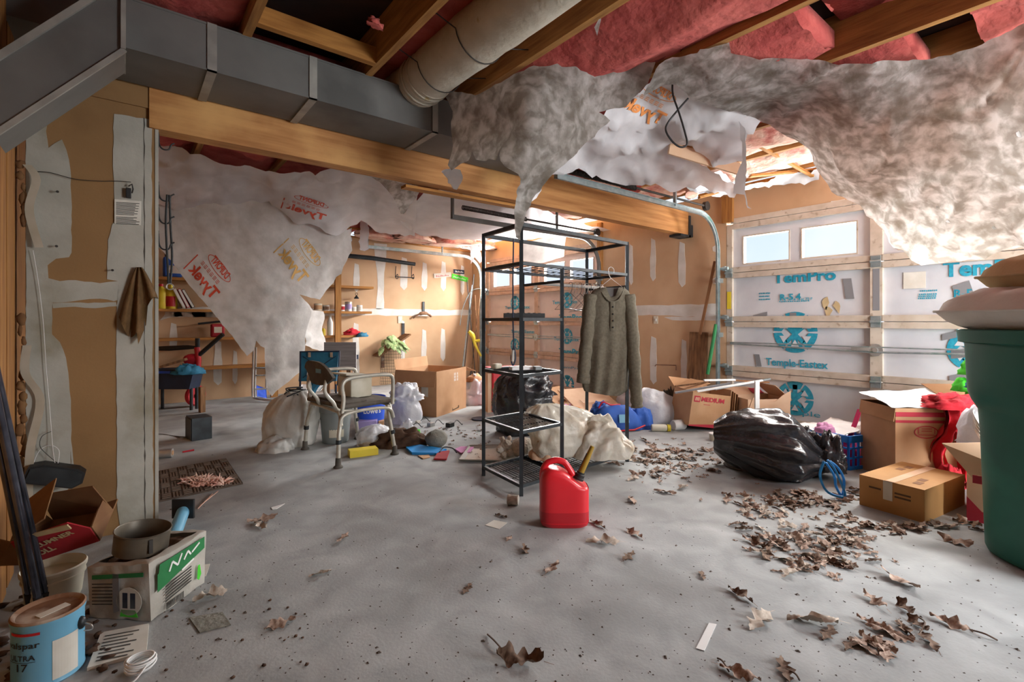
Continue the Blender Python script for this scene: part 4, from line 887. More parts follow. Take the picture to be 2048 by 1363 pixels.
b = B(); b.lathe([(.085, .004), (.087, .0), (.088, .072), (.091, .075), (.088, .077), (.085, .073), (.084, .004), (.001, .005)], c2, 44, M); b.build('ring_wall', 'pan', t, smooth=True)
b = B(); b.lathe([(.083, .006), (.001, .007)], c2, 44, M); b.build('base', 'dirt', t)
b = B(); a = math.radians(-75); b.obox(c2+M @ Vector((.09*math.cos(a), .09*math.sin(a), .04)), (.012, .01, .05), rz(15)); b.build('clasp', 'iron', t)
# blue tube and black plate
c = Fl(368, 1040); t = thing('blue_tube', 'scuffed blue tube with a square black end plate lying by the short wall', 'tube', c)
a, e = P(366, 1023, t=2.56), P(346, 1068, t=2.33); a.z = max(a.z, .06); e.z = .035
b = B(); b.tube([a, a+(e-a)*.5, e], [.030, .030, .030], 20); b.tube([e, e+(e-a)*.12], [.03, .012], 20); b.build('tube_body', 'cyanblue', t, smooth=True).data.materials[0] = MATS['canblue']
b = B(); b.obox(a+(a-e).normalized()*.01+Vector((0, 0, .012)), (.115, .014, .10), rz(-38), bev=.003); b.build('end_plate', 'black', t)
# papers and wire coil
def floor_flat(name, label, cat, px, m, th=.004, z=.001, group=None):
    b = B(); b.prism([Fl(x, y)+Vector((0, 0, z)) for x, y in px], (0, 0, th)); return tag(b.build(name, m), label, cat, group)
bk = [(202, 1270), (298, 1252), (293, 1308), (174, 1342)]
c = Fl(236, 1295); t = thing('booklet', 'dirty white printed booklet lying beside the blue paint can', 'booklet', c)
b = B(); b.prism([Fl(*q)+Vector((0, 0, .001)) for q in bk], (0, 0, .010)); b.build('cover', 'paper', t)
q0, q1, q3 = [Fl(*q) for q in (bk[0], bk[1], bk[3])]; rr, uu = (q1-q0), (q3-q0)
for k in range(8):
    s0 = q0+rr*.12+uu*(.15+.1*k)+Vector((0, 0, .0118)); b = B(); b.prism([s0, s0+rr*(.7-.1*(k % 3)), s0+rr*(.7-.1*(k % 3))+uu*.03, s0+uu*.03], (0, 0, .0004)); b.build('printed_line', 'rubber', t)
c = Fl(280, 1338); t = thing('wire_coil', 'small coil of white electric wire beside the booklet', 'wire', c)
for k in range(7):
    r = .034+.0025*(k % 3); b = B(); b.tube(arc(c+Vector((rnd.uniform(-.002, .002), 0, .006+.005*k)), rz(k*50) @ Vector((1, 0, .06)), rz(k*50) @ Vector((0, 1, -.05)), r, 0, 360, 30)[:-1], .0028, 6, True); b.build('loop', 'white', t, smooth='all')
b = B(); b.tube(spline([c+Vector((.02, -.03, .03)), c+Vector((.0, -.05, .015)), c+Vector((-.02, -.06, .004)), c+Vector((-.05, -.055, .003))], 5), .0028, 6); b.build('loose_end', 'white', t)
floor_flat('paper_scrap', 'grey scrap of paper on the floor beside the plant food bag', 'scrap', [(378, 1235), (445, 1224), (462, 1250), (400, 1266)], 'stone', .002)
floor_flat('paper_scrap', 'torn pale paper scrap behind the plant food bag', 'scrap', [(388, 1132), (420, 1128), (412, 1152), (385, 1160)], 'paper', .002)
floor_flat('paper_scrap', 'small pointed white paper sliver on the open floor', 'scrap', [(542, 1015), (570, 1007), (553, 1018), (545, 1019)], 'white', .002)
floor_flat('paper_tape', 'strip of white tape stuck to the floor near the leaves', 'tape', [(1418, 1246), (1433, 1249), (1409, 1302), (1392, 1297)], 'white', .002)
floor_flat('paper_scrap', 'faint pale paper rectangle on the floor left of the gas can', 'scrap', [(988, 1040), (1015, 1045), (998, 1058), (970, 1050)], 'paper', .001)
# debris heap in the corner
b = B()
for k in range(60):
    p = Fl(rnd.uniform(-10, 230), rnd.uniform(1190, 1360)); p.z = .008; s = rnd.uniform(.006, .022); b.ball(p, (s, s*.8, s*.6), 7, .6, k, 2)
for k in range(40):
    p = Fl(rnd.uniform(300, 620), rnd.uniform(1190, 1363)); p.z = .003; s = rnd.uniform(.003, .007); b.ball(p, (s, s*.8, s*.6), 6, .6, k, 2)
o = tag(b.build('debris', 'dirt', smooth='all'), 'crumbled brown debris strewn around the paint can', 'debris'); o['kind'] = 'stuff'
# ------------------------------------------------------------------ doorway strip: mat, box, small litter
c = Fl(395, 960); q = [Fl(x, y) for x, y in ((300, 947), (452, 918), (486, 968), (300, 1008))]
t = thing('door_mat', 'dark brown rubber doormat with a basket weave relief by the short wall', 'mat', c)
b = B(); b.prism([p+Vector((0, 0, .001)) for p in q], (0, 0, .009)); b.build('base', 'mat_brown', t)
b = B()
for i in range(9):
    for j in range(6):
        for k in range(3):
            u0, v0 = (i+.08)/9, (j+.08)/6
            if (i+j) % 2: u1, u2, w0, w1 = u0+k*.034, u0+k*.034+.02, v0, v0+.14
            else: u1, u2, w0, w1 = u0, u0+.092, v0+k*.05, v0+k*.05+.028
            f = lambda u, v: (q[0]*(1-u)+q[1]*u)*(1-v)+(q[3]*(1-u)+q[2]*u)*v+Vector((0, 0, .0102))
            b.prism([f(u1, w0), f(u2, w0), f(u2, w1), f(u1, w1)], (0, 0, .003))
b.build('relief', 'mat_light', t)['kind'] = 'stuff'
b = B(); M = rz(-10)
for k in range(260):
    a = rnd.uniform(0, 6.28); r = rnd.uniform(0, 1)**.7; p = Fl(408+44*r*math.cos(a)*(1.2 if math.cos(a) > 0 else 1), 968+9*r*math.sin(a)); p.z = .014+.02*(1-r)
    dd = Vector((rnd.uniform(-1, 1), rnd.uniform(-1, 1), rnd.uniform(-.1, .5))).normalized(); b.tube([p, p+dd*.02+Vector((0, 0, .004)), p+dd*.045], [.006, .004, .001], 5)
for k, pp in enumerate(((436, 985, 400, 1012), (425, 990, 396, 1018))): b.tube([Fl(pp[0], pp[1])+Vector((0, 0, .01)), Fl(pp[2], pp[3])+Vector((0, 0, .005))], .003, 5)
o = tag(b.build('insulation_tuft', 'pink_pale', smooth='all'), 'pink tuft of insulation fluff dropped on the doormat', 'insulation'); o['kind'] = 'stuff'
c = Fl(388, 880); t = thing('dark_box', 'small dark teal metal box with a cable standing alone on the floor', 'box', c)
a = Fl(384, 882); e = Fl(424, 876); dx = (e-a).normalized(); dy = Vector((-dx.y, dx.x, 0)); L = (e-a).length
b = B(); b.prism([a, e, e+dy*.22, a+dy*.22], (0, 0, .20)); b.build('housing', 'navy', t).data.materials[0] = MATS['black_iron']
b = B(); b.prism([a-dx*.003+dy*.01+Vector((0, 0, .01)), a-dx*.003+dy*.21+Vector((0, 0, .01)), a-dx*.003+dy*.21+Vector((0, 0, .19)), a-dx*.003+dy*.01+Vector((0, 0, .19))], -dx*.004); b.build('front_grille', 'black', t)
b = B(); b.tube(spline([a+dy*.1+Vector((0, 0, .02)), Fl(350, 872), Fl(325, 868), Fl(300, 868)], 6), .005, 6); b.build('cable', 'black', t)
c = Fl(330, 915); t = thing('tape_roll', 'roll of silvery film lying by the short wall behind the doormat', 'roll', c)
M = rot('Y', 90); b = B(); b.lathe([(.018, -.05), (.035, -.05), (.035, .05), (.018, .05)], c+Vector((0, 0, .036)), 20, rz(-20) @ M); b.build('film', 'steel', t, smooth=True); b = B(); b.lathe([(.010, -.055), (.018, -.055), (.018, .055), (.010, .055)], c+Vector((0, 0, .036)), 16, rz(-20) @ M); b.build('core', 'card', t, smooth=True)
b = B(); b.tube([Fl(365, 905)+Vector((0, 0, .007)), Fl(388, 901)+Vector((0, 0, .007))], [.006, .007], 8); tag(b.build('red_pen', 'redcloth', smooth=True), 'short dark red stick on the floor behind the doormat', 'pen')
b = B(); p = P(313, 900, x=.16); p.z = 0; b.obox(p+Vector((.0, .0, .10)), (.02, .06, .20), bev=.004); tag(b.build('white_block', 'white'), 'white plastic piece standing at the foot of the short wall end', 'block')
# red scooter, wheelbarrow tub
c = Fl(395, 808); t = thing('kick_scooter', 'red folded kick scooter with black handlebar leaning by the back shelves', 'scooter', c)
tt = 6.15; S = lambda px, py, d=0: P(px, py, t=tt+d)
b = B(); b.tube([S(394, 800), S(393, 760), S(397, 720), S(394, 694)], [.03, .034, .034, .032], 12); b.build('steering_column', 'red', t, smooth=True)
b = B(); b.tube([S(395, 700), S(395, 676)], .026, 12); b.build('clamp', 'black', t)
b = B(); b.tube([S(312, 697), S(340, 696), S(376, 694), S(396, 694)], [.026, .032, .028, .014], 12); b.build('handle_grip', 'black', t, smooth=True)
b = B(); b.tube([S(392, 715), S(446, 668)], .026, 10); b.build('fold_bar', 'black', t)
b = B(); b.lathe([(.03, -.025), (.115, -.03), (.13, -.015), (.13, .015), (.115, .03), (.03, .025)], S(391, 790), 28, rz(-38.5+70) @ rot('X', 90)); b.build('wheel', 'red', t, smooth=True)
b = B(); b.lathe([(.01, -.04), (.035, -.04), (.035, .04), (.01, .04)], S(391, 790), 16, rz(31.5) @ rot('X', 90)); b.build('hub', 'black_iron', t, smooth=True)
b = B(); b.ball(S(383, 718), (.09, .06, .07), 14, .25, 3); b.build('red_pouch', 'redcloth', t, smooth=True)
b = B(); c = Fl(404, 824); b.obox(c+Vector((0, 0, .15)), (.055, .05, .30), rz(20)); tag(b.build('wood_block', 'old_wood'), 'upright grey wood offcut beside the red scooter wheel', 'block')
c = Fl(345, 818); t = thing('storage_tub', 'dark navy tub with a bright blue stripe under a wooden plank', 'tub', c)
tt = 5.85; b = B(); x0, x1 = P(280, 770, t=tt), P(388, 770, t=tt); dx = (x1-x0).normalized()
def rim(z, k): return [x0+dx*(.02*k)+Vector((0, 0, z-x0.z)), x1-dx*(.06*k)+Vector((0, 0, z-x0.z)), x1-dx*(.06*k)+FW*.2+Vector((0, 0, z-x0.z)), x0+dx*(.02*k)+FW*.2+Vector((0, 0, z-x0.z))]
zb, zt = P(350, 778, t=tt).z, P(350, 738, t=tt).z
r0, r1 = rim(zb, 1), rim(zt, 0); b.add(r0+r1, [(3, 2, 1, 0), (0, 1, 5, 4), (1, 2, 6, 5), (2, 3, 7, 6), (3, 0, 4, 7), (4, 5, 6, 7)]); b.build('tub_body', 'navy', t)
b = B(); y = P(350, 744, t=tt).z; b.beam(Vector((x0.x, x0.y, y))-FW*.008, Vector((x1.x, x1.y, y))-FW*.008, .012, .028); b.build('blue_stripe', 'royal', t)
for f in (.25, .9):
    for g in (.05, .15): b = B(); p = x0+(x1-x0)*f+FW*g; b.tube([Vector((p.x, p.y, 0)), Vector((p.x, p.y, zb+.01))], .018, 8); b.build('leg', 'black_iron', t)
b = B(); b.beam(P(322, 733, t=5.9), P(372, 718, t=6.0), .16, .03); tag(b.build('wood_plank', 'old_wood'), 'short wooden plank resting on the navy tub', 'plank')
b = crumple(P(380, 748, t=5.78), (.26, .12, .10), 0, 4, 32, .6, 3.4, False); tag(b.build('blue_rag', 'teal_cloth', smooth='all'), 'bright blue rag draped over the corner of the navy tub', 'rag')
# ------------------------------------------------------------------ back shelves
YB = VB-.005
t = thing('wall_shelving', 'wooden wall shelving with four boards along the back wall behind the printed curtain', 'shelf', (1.6, 7.6, 0))
for z, x0, x1 in ((1.64, .1, 1.25), (1.235, .1, 3.12), (.86, .1, 2.95), (.47, .1, 2.0), (1.635, 2.2, 3.15)):
    b = B(); b.box((x0, 7.55, z-.035), (x1, YB, z)); b.build('board', 'lumber', t)
for x in (1.62, 2.52):
    b = B(); b.box((x, 7.50, 0 if x < 2 else .0), (x+.09, 7.545, 1.9)); b.build('post', 'lumber_z', t)
def onshelf(px, z, y=7.66): p = P(px, 600, y=y); return Vector((p.x, p.y, z+.001))
c = onshelf(345, 1.64); t = thing('blue_jug', 'square blue jug with a pale label on the highest shelf', 'jug', c)
b = B(); b.obox(c+Vector((0, 0, .13)), (.20, .11, .26), bev=.02); b.build('body', 'blue', t); b = B(); b.cyl(c+Vector((-.06, 0, .255)), c+Vector((-.06, 0, .30)), .022); b.build('cap', 'navy', t); b = B(); b.obox(c+Vector((.02, -.057, .10)), (.12, .004, .10)); b.build('label_panel', 'canvas', t)
for px, lb, w in ((322, 'tall plain yellow jug at the left end of the shelf', .14), (341, 'yellow jug with a red label on the shelf', .15)):
    c = onshelf(px, 1.235); t = thing('yellow_jug', lb, 'jug', c, 'yellow jugs on the shelf')
    b = B(); b.lathe([(.001, 0), (.07, 0), (.075, .01), (.075, .20), (.055, .25), (.025, .275), (.022, .29)], c, 20); b.build('body', 'yellow', t, smooth=True)
    b = B(); b.cyl(c+Vector((0, 0, .285)), c+Vector((0, 0, .315)), .026); b.build('cap', 'yellow' if px == 341 else 'red', t)
    if px == 341: b = B(); b.grid(lambda u, v: c+Vector((.0765*math.cos(math.radians(200+110*u)), .0765*math.sin(math.radians(200+110*u)), .03+.13*v)), 10, 2); b.build('label_panel', 'red', t)
for k, (px, m, lb, an) in enumerate(((364, 'paper', 'pale striped book leaning nearest the yellow jug', 24), (373, 'red', 'bright red book leaning in the middle of the row', 24), (383, 'black', 'black book leaning last in the row on the shelf', 27))):
    c = onshelf(px, 1.235); t = thing('book', lb, 'book', c, 'leaning books on the shelf'); M = rot('Y', -an); o = c+Vector((.02, 0, .01))
    b = B(); b.obox(o+M @ Vector((0, 0, .14)), (.035, .18, .26), M); b.build('cover', m, t); b = B(); b.obox(o+M @ Vector((0, -.004, .14)), (.024, .18, .245), M); b.build('pages', 'white', t)
c = onshelf(435, .86); t = thing('red_bag', 'dark red printed packet on the shelf beside the curtain edge', 'packet', c)
b = B(); b.obox(c+Vector((0, 0, .09)), (.16, .09, .18), bev=.02); b.build('pouch', 'boxred', t); b = B(); b.obox(c+Vector((0, -.047, .10)), (.09, .004, .08)); b.build('label_panel', 'offwhite', t)
b = B(); o = P(396, 647, y=7.70); b.tube([o, o+Vector((.30, 0, .035))], .014, 8); tag(b.build('tool_handle', 'black'), 'black tool handle sticking out over the shelf near the red packet', 'handle')
def can(px, z, r, h, m, lm, lb, nm='can', g='cans on the right shelf'):
    c = onshelf(px, z, 7.64); t = thing(nm, lb, 'can', c, g)
    b = B(); b.lathe([(.001, 0), (r, 0), (r, h*.96), (r*.94, h), (r*.9, h*.985), (.001, h*.985)], c, 20); b.build('body', m, t, smooth=True)
    b = B(); b.grid(lambda u, v: c+Vector((r*1.012*math.cos(math.radians(190+130*u)), r*1.012*math.sin(math.radians(190+130*u)), h*(.2+.55*v))), 12, 2); b.build('label_panel', lm, t)
can(636, 1.235, .06, .11, 'offwhite', 'card', 'pale tin half behind the curtain on the middle shelf'); can(652, 1.235, .05, .09, 'paper', 'rust', 'small brown and white tin left of the shelf post')
can(684, 1.235, .045, .10, 'white', 'boxred', 'white tin just right of the shelf post'); can(697, 1.235, .055, .15, 'steel', 'purple', 'taller silver can with a purple label on the shelf'); can(707, 1.235, .045, .07, 'white', 'paper', 'low white jar before the lantern'); can(719, 1.235, .045, .10, 'white', 'canvas', 'white jar at the right of the lantern')
c = onshelf(713, 1.235, 7.72); t = thing('lantern', 'glass oil lantern with a black top loop on the shelf end', 'lantern', c)
b = B(); b.lathe([(.001, 0), (.06, 0), (.06, .05), (.04, .06)], c, 20); b.build('base', 'steel', t, smooth=True); b = B(); b.lathe([(.04, .06), (.065, .10), (.06, .16), (.03, .21)], c, 20); b.build('chimney', 'glass', t, smooth=True); b = B(); b.lathe([(.035, .205), (.04, .215), (.02, .24), (.008, .26)], c, 16); b.tube(arc(c+Vector((0, 0, .28)), (1, 0, 0), (0, 0, 1), .02, 0, 360, 12)[:-1], .004, 6, True); b.build('top', 'black_iron', t, smooth=True)
c = onshelf(660, .86, 7.66); t = thing('white_bottle', 'white plastic bottle on the lower shelf behind the post', 'bottle', c)
b = B(); b.lathe([(.001, 0), (.04, 0), (.042, .02), (.042, .20), (.02, .26), (.018, .28)], c, 18); b.build('body', 'white', t, smooth=True); b = B(); b.cyl(c+Vector((0, 0, .278)), c+Vector((0, 0, .305)), .02); b.build('cap', 'offwhite', t)
c = onshelf(647, .86, 7.62); b = B(); b.lathe([(.001, 0), (.03, 0), (.032, .08), (.015, .11), (.001, .11)], c, 14); tag(b.build('yellow_bottle', 'yellow', smooth=True), 'little yellow bottle on the lower shelf', 'bottle')
c = onshelf(704, .86, 7.62); b = crumple(c, (.24, .12, .08), 5, 2, 26, .5, 3); tag(b.build('red_gloves', 'redcloth', smooth='all'), 'crumpled red glove on the lower right shelf', 'glove')
c = onshelf(722, .86, 7.58); b = crumple(c+Vector((0, -.05, -.03)), (.18, .12, .06), 5, 6, 24, .4, 3); tag(b.build('blue_cloth', 'teal_cloth', smooth='all'), 'blue grey cloth hanging off the end of the lower right shelf', 'cloth')
c = onshelf(714, .47, 7.66); b = B(); b.obox(Vector((c.x, c.y+.1, .50)), (.10, .06, .07)); tag(b.build('navy_box', 'navy'), 'tiny navy box at the back wall below the shelves', 'box')
a, e = Fl(650, 790), Fl(706, 790)
b = B(); p0 = P(648, 685, t=6.4); p1 = P(712, 685, t=6.4); p0.z = p1.z = 0; zt = P(700, 684, t=6.4).z; zb = P(700, 740, t=6.4).z; t = thing('grey_board', 'grey wood-grain tabletop standing on edge before the shelves', 'board', p0)
b.prism([Vector((p0.x, p0.y, zb)), Vector((p1.x, p1.y, zb)), Vector((p1.x, p1.y, zt)), Vector((p0.x, p0.y, zt))], FW*.025); b.build('panel', 'greywood', t)
b = B(); b.beam(Vector((p1.x, p1.y, 0))-RT*.10+FW*.012, Vector((p1.x, p1.y, zb))-RT*.10+FW*.012, .05, .02, up=FW); b.beam(Vector((p0.x, p0.y, 0))+RT*.05+FW*.012, Vector((p0.x, p0.y, zb))+RT*.05+FW*.012, .05, .02, up=FW); b.build('support', 'old_wood', t)
# ------------------------------------------------------------------ things on the back wall
def BW(px, py, off=0): return P(px, py, y=YB-off)
t = thing('wall_rack', 'black wire rack with two scroll brackets on the back wall', 'rack', BW(808, 545))
for px in (792, 824):
    b = B(); b.tube(spline([BW(px, 532, .02), BW(px-1, 548, .02), BW(px, 556, .06), BW(px+4, 556, .10), BW(px+3, 548, .10), BW(px, 552, .08)], 5), .006, 6); b.build('bracket', 'black_iron', t)
b = B(); b.tube([BW(790, 553, .07), BW(828, 555, .07)], .008, 6); b.build('bar', 'black_iron', t)
b = B(); b.tube([P(684, 510, t=7.45), P(745, 516, t=7.55), P(830, 528, t=7.9)], [.035, .035, .03], 12); tag(b.build('black_tube', 'black_iron', smooth=True), 'long dark tube slung high along the back wall', 'tube')
for pts, m, lb, tx in (([(867, 547), (901, 544), (902, 553), (868, 556)], 'paper', 'white plaque with red lettering on the back wall', 'MANCHESTER'), ([(907, 538), (928, 540), (928, 548), (907, 546)], 'navy', 'small dark plaque at the top of the signs', 'MOTORS'), ([(904, 547), (936, 555), (935, 564), (903, 556)], 'lime', 'green and white fish-shaped plaque below the dark one', 'LAKE')):
    t = thing('wall_plaque', lb, 'sign', BW(*pts[0])); B().prism([BW(x, y, .002) for x, y in pts], (0, -.012, 0)).build('plate', m, t)
    r = (BW(*pts[1])-BW(*pts[0])); o = BW(pts[3][0]+3, pts[3][1]-2.2, .016)
    for k in range(9): B().beam(o+r*(.06+.085*k), o+r*(.06+.085*k)+Vector((.005, 0, .03-.008*(k % 3))), .001, .014, up=(1, 0, 0)).build('painted_letter', 'ink_crimson' if m == 'paper' else 'ink_white', t)
t = thing('outlet', 'small white light switch on the back wall near the plant', 'outlet', BW(800, 640)); B().prism([BW(796, 632), BW(804, 632), BW(804, 646), BW(796, 646)], (0, -.008, 0)).build('plate', 'offwhite', t); B().prism([BW(799, 636, .008), BW(801, 636, .008), BW(801, 642, .008), BW(799, 642, .008)], (0, -.006, 0)).build('toggle', 'white', t)
t = thing('outlet', 'white light switch on the tan wall between the doors', 'outlet', P(1312, 638, x=UD)); B().prism([P(x, y, x=UD-.001) for x, y in ((1308, 632), (1316, 632), (1316, 647), (1308, 647))], (-.008, 0, 0)).build('plate', 'offwhite', t); B().prism([P(x, y, x=UD-.009) for x, y in ((1311, 637), (1313, 637), (1313, 642), (1311, 642))], (-.006, 0, 0)).build('toggle', 'white', t)
t = thing('cap_hook', 'dark bracket with a cap-like piece on the white band of the back wall', 'hook', BW(850, 628))
b = B(); b.obox(BW(847, 614, .01), (.04, .02, .20)); b.build('plate', 'black_iron', t); b = B(); b.tube(spline([BW(826, 636, .03), BW(838, 628, .08), BW(852, 626, .10), BW(862, 632, .05)], 5), [.012]*6+[.03]*5+[.02]*5, 8); b.build('arm', 'rust', t, smooth=True)
# plant in wire bracket shelf
c = BW(782, 690, .15); t = thing('trailing_plant', 'green and white leafed trailing plant on a slanted shelf on the back wall', 'plant', c)
R_ = random.Random(3)
for k in range(34):
    a = R_.uniform(0, 6.28); rr = R_.uniform(.02, .2); o = c+Vector((rr*math.cos(a), -abs(rr*math.sin(a))*.8, .16-rr*.8+R_.uniform(-.05, .05))); dr = Vector((math.cos(a), -.4-abs(math.sin(a)), R_.uniform(-1.2, -.1))).normalized(); sd = dr.cross(Vector((0, -.3, 1))).normalized(); L = R_.uniform(.10, .17)*(1.25 if k > 28 else 1)
    b = B(); vs = []
    for i in range(6):
        f = i/5; w = .045*math.sin(math.pi*min(1, f*.93+.06))**.8; p = o+dr*L*f+Vector((0, 0, -.05*f*f)); vs += [p-sd*w, p+Vector((0, -.01, .006)), p+sd*w]
    b.add(vs, [(i*3+j, i*3+j+1, i*3+j+4, i*3+j+3) for i in range(5) for j in range(2)]); b.build('leaf', 'green_leaf', t, smooth='all')
t = thing('slant_shelf', 'broken shelf board slanting on metal standards below the plant', 'shelf', BW(790, 690))
b = B(); b.beam(BW(752, 712, .14), BW(815, 668, .14), .26, .025); b.build('board', 'old_wood', t)
for px, y0, y1 in ((806, 646, 672), (765, 708, 735)): b = B(); b.obox((BW(px, y0)+BW(px, y1))/2-Vector((0, .01, 0)), (.045, .018, (BW(px, y0)-BW(px, y1)).length)); b.build('standard', 'black_iron' if px > 800 else 'rust', t)
t = thing('wire_grid', 'dark wire mesh panel leaning against the back wall under the plant', 'grid', BW(785, 745))
for k in range(13): b = B(); f = k/12; b.tube([BW(764+40*f, 690, .05), BW(760+44*f, 768, .16)], .003, 5); b.build('wire', 'iron', t)
for k in range(14): b = B(); f = k/13; b.tube([BW(764-4*f, 690+78*f, .05+.11*f), BW(804, 690+78*f, .05+.11*f)], .003, 5); b.build('wire', 'iron', t)
# fishing rods, rakes, yellow strap in the corner
for k, (x0, y0, x1, y1, m, lb) in enumerate(((922, 728, 944, 570, 'zinc', 'tall pale green pole leaning in the back corner'), (926, 730, 948, 548, 'black_iron', 'thin dark rod leaning in the back corner'), (952, 700, 934, 560, 'black_iron', 'dark rod leaning left beneath the signs'), (958, 720, 950, 590, 'old_wood', 'brown broom stick in the back corner'), (940, 725, 962, 575, 'old_wood', 'second brown stick behind the clothes rack'))):
    a = P(x0, y0, t=8.35); a.z = 0.02; e = P(x1, y1, t=8.75); t = thing('pole', lb, 'pole', Vector((a.x, a.y, 0)), 'poles in the back corner')
    b = B(); b.tube([a, e], .012 if m == 'zinc' else .007, 8); b.build('shaft', m, t); b = B(); b.tube([a, a+(e-a)*.12], .02, 8); b.build('grip', 'rubber', t)
b = B(); b.tube(spline([P(920, 650, t=8.6), P(926, 615, t=8.6), P(940, 585, t=8.6), P(955, 577, t=8.6), P(972, 580, t=8.6)], 6), .008, 6); tag(b.build('green_hose', 'zinc', smooth=True), 'thin green hoop of hose arching in the back corner', 'hose')
t = thing('yellow_trimmer', 'yellow plastic tool hanging upright in the back corner', 'tool', P(950, 690, t=8.4))
b = B(); b.tube(spline([P(938, 662, t=8.4), P(946, 672, t=8.4), P(950, 688, t=8.4), P(962, 712, t=8.4)], 5), [.03, .03, .035, .04, .045, .04, .035, .03, .03, .028, .025, .025, .02, .02, .02, .02], 10); b.build('body', 'yellow', t, smooth=True); b = B(); b.tube([P(950, 682, t=8.4), P(960, 680, t=8.4)], .025, 8); b.build('handle', 'yellow', t)
# ------------------------------------------------------------------ folding chairs behind the bags
t = thing('lawn_chair', 'folded white tubed lawn chair standing against the back shelves', 'chair', P(530, 795, z=0))
tt = 6.5; S = lambda px, py, d=0: P(px, py, t=tt+d)
for k, (dx, dd) in enumerate(((0, 0), (5, .06), (26, .25))):
    b = B(); b.tube(spline([S(507+dx, 694, dd), S(506+dx, 740, dd), S(505+dx, 785, dd), S(510+dx, 796, dd), S(540, 800+dx*.1, dd-.05), S(580, 800, dd-.05)] if k < 2 else [S(534, 690, dd), S(533, 740, dd), S(532, 790, dd)], 6), .013, 10); b.build('tube_frame', 'steel', t, smooth=True)
for y in (735, 750): b = B(); b.tube([S(512, y), S(534, y, .2)], .008, 8); b.build('cross_bar', 'black_iron', t)
b = B(); b.tube([S(511, 778), S(542, 776, .1)], .012, 8); b.build('cross_bar', 'steel', t)
cloth_quad([S(513, 770, .1), S(532, 776, .2), S(534, 796, .2), S(514, 792, .1)], MATS['royal'], 'seat_web', t, 12, .01)
for x0 in (494,): 
    b = B(); p = P(x0, 795, t=7.0); p.z = 0; b.box((p.x, p.y, 0), (p.x+.16, p.y+.04, .62)); tag(b.build('wood_board', 'old_wood'), 'short brown board standing behind the white tubed lawn chair', 'board')
t = thing('folding_chair', 'blue folding camp chair behind the knotted grey trash bag', 'chair', P(640, 815, z=0))
tt = 5.1; S = lambda px, py, d=0: P(px, py, t=tt+d)
b = B(); q = [S(602, 704), S(677, 703), S(672, 762), S(597, 762)]; b.prism(q, FW*.03); b.build('backrest', 'teal_cloth', t)
b = B(); b.tube([S(600, 800), S(601, 703), S(679, 702), S(676, 770)], .011, 8); b.build('frame', 'navy', t, smooth=True)
for a_, c_ in (((606, 755), (672, 712)), ((606, 712), (670, 756))): b = B(); b.tube([S(*a_, -.012), S(*c_, -.012)], .004, 6); b.build('quilt_seam', 'navy', t)
for px in (619, 663): b = B(); b.obox(S(px, 709, -.02), (.025, .012, .05), rz(-38)); b.build('strap', 'steel', t)
b = B(); b.obox(S(617, 742, -.01), (.022, .01, .09), rz(-38) @ rot('Y', 8), ); b.build('white_tag', 'white', t)
cloth_quad([S(590, 786, .1), S(640, 782, .1), S(652, 766, .35), S(604, 768, .35)], MATS['white'], 'seat', t, 14, .006)
b = B(); b.tube(spline([S(616, 802), S(624, 778), S(636, 762), S(650, 757)], 5), .05, 8); b.build('arm_pad', 'teal_cloth', t, smooth=True)
b = B(); b.tube([S(602, 788), S(590, 795), S(585, 802)], .012, 8); b.tube([S(672, 768, .3), Vector((*S(672, 768, .3).xy, 0))], .011, 8); b.build('leg', 'navy', t)
# ------------------------------------------------------------------ trash bags and buckets on the left
c = Fl(572, 893)+FW*.08; t = thing('trash_bag', 'translucent grey trash bag knotted with black ties beside the shower chair', 'bag', c)
bag(c, .225, .17, .47, -38, 3, (.05, .02), .42, .12, .06, 13, fine=.03).build('bag_body', 'greybag', t, smooth='all')
b = B(); top = c+rz(-38) @ Vector((.05, -.02, .44)); R_ = random.Random(5)
for k in range(5): b.tube(spline([top+Vector((R_.uniform(-.08, .08), R_.uniform(-.06, .06), R_.uniform(-.02, .06))) for _ in range(5)], 5), .006, 6)
b.build('tie', 'black', t, smooth='all')
c = Fl(545, 903)+FW*.06; b = crumple(c, (.30, .22, .11), -38, 8, 40, .25, 2.6); b.build('bag_fold', 'greybag', t, smooth='all')
# shower transfer chair
K = Vector((1.235, 3.60, 0)); ex = Vector((.985, .17, 0)).normalized(); ey = Vector((-.06, 1, 0)).normalized(); q = lambda x, y, z: K+ex*x+ey*y+Vector((0, 0, z))
t = thing('shower_chair', 'dirty grey shower chair with bent aluminium legs among the trash bags', 'chair', q(.25, .3, 0))
for (x, y, sx, sy) in ((0, 0, -.01, -.01), (.47, 0, .01, -.01), (0, .66, -.01, .02), (.47, .66, .01, .02)):
    x2, y2 = x*.84+.04, y*.9+.03
    b = B(); b.tube([q(x2, y2, .40), q(x*.95, y, .24), q(x+sx, y+sy, .04)], .0155, 12); lg = b.build('leg', 'alu', t, smooth=True)
    b = B(); b.lathe([(.034, 0), (.034, .008), (.022, .02), (.019, .07), (.016, .072)], q(x+sx, y+sy, 0), 16); b.build('rubber_foot', 'rubber', lg, smooth=True)
    b = B(); b.tube([q(x*.97+sx*.3, y+sy*.3, .20), q(x*.98+sx*.4, y+sy*.4, .17)], .021, 12); b.build('height_collar', 'black_iron', lg, smooth=True)
b = B(); m = rz(math.degrees(math.atan2(ex.y, ex.x))); b.obox(q(.25, .33, .428), (.47, .60, .035), m, bev=.015); b.build('seat', 'dark_seat', t)
b = B(); b.obox(q(.14, .33, .452), (.20, .52, .018), m, bev=.007); b.build('seat_pad', 'dark_seat', t)
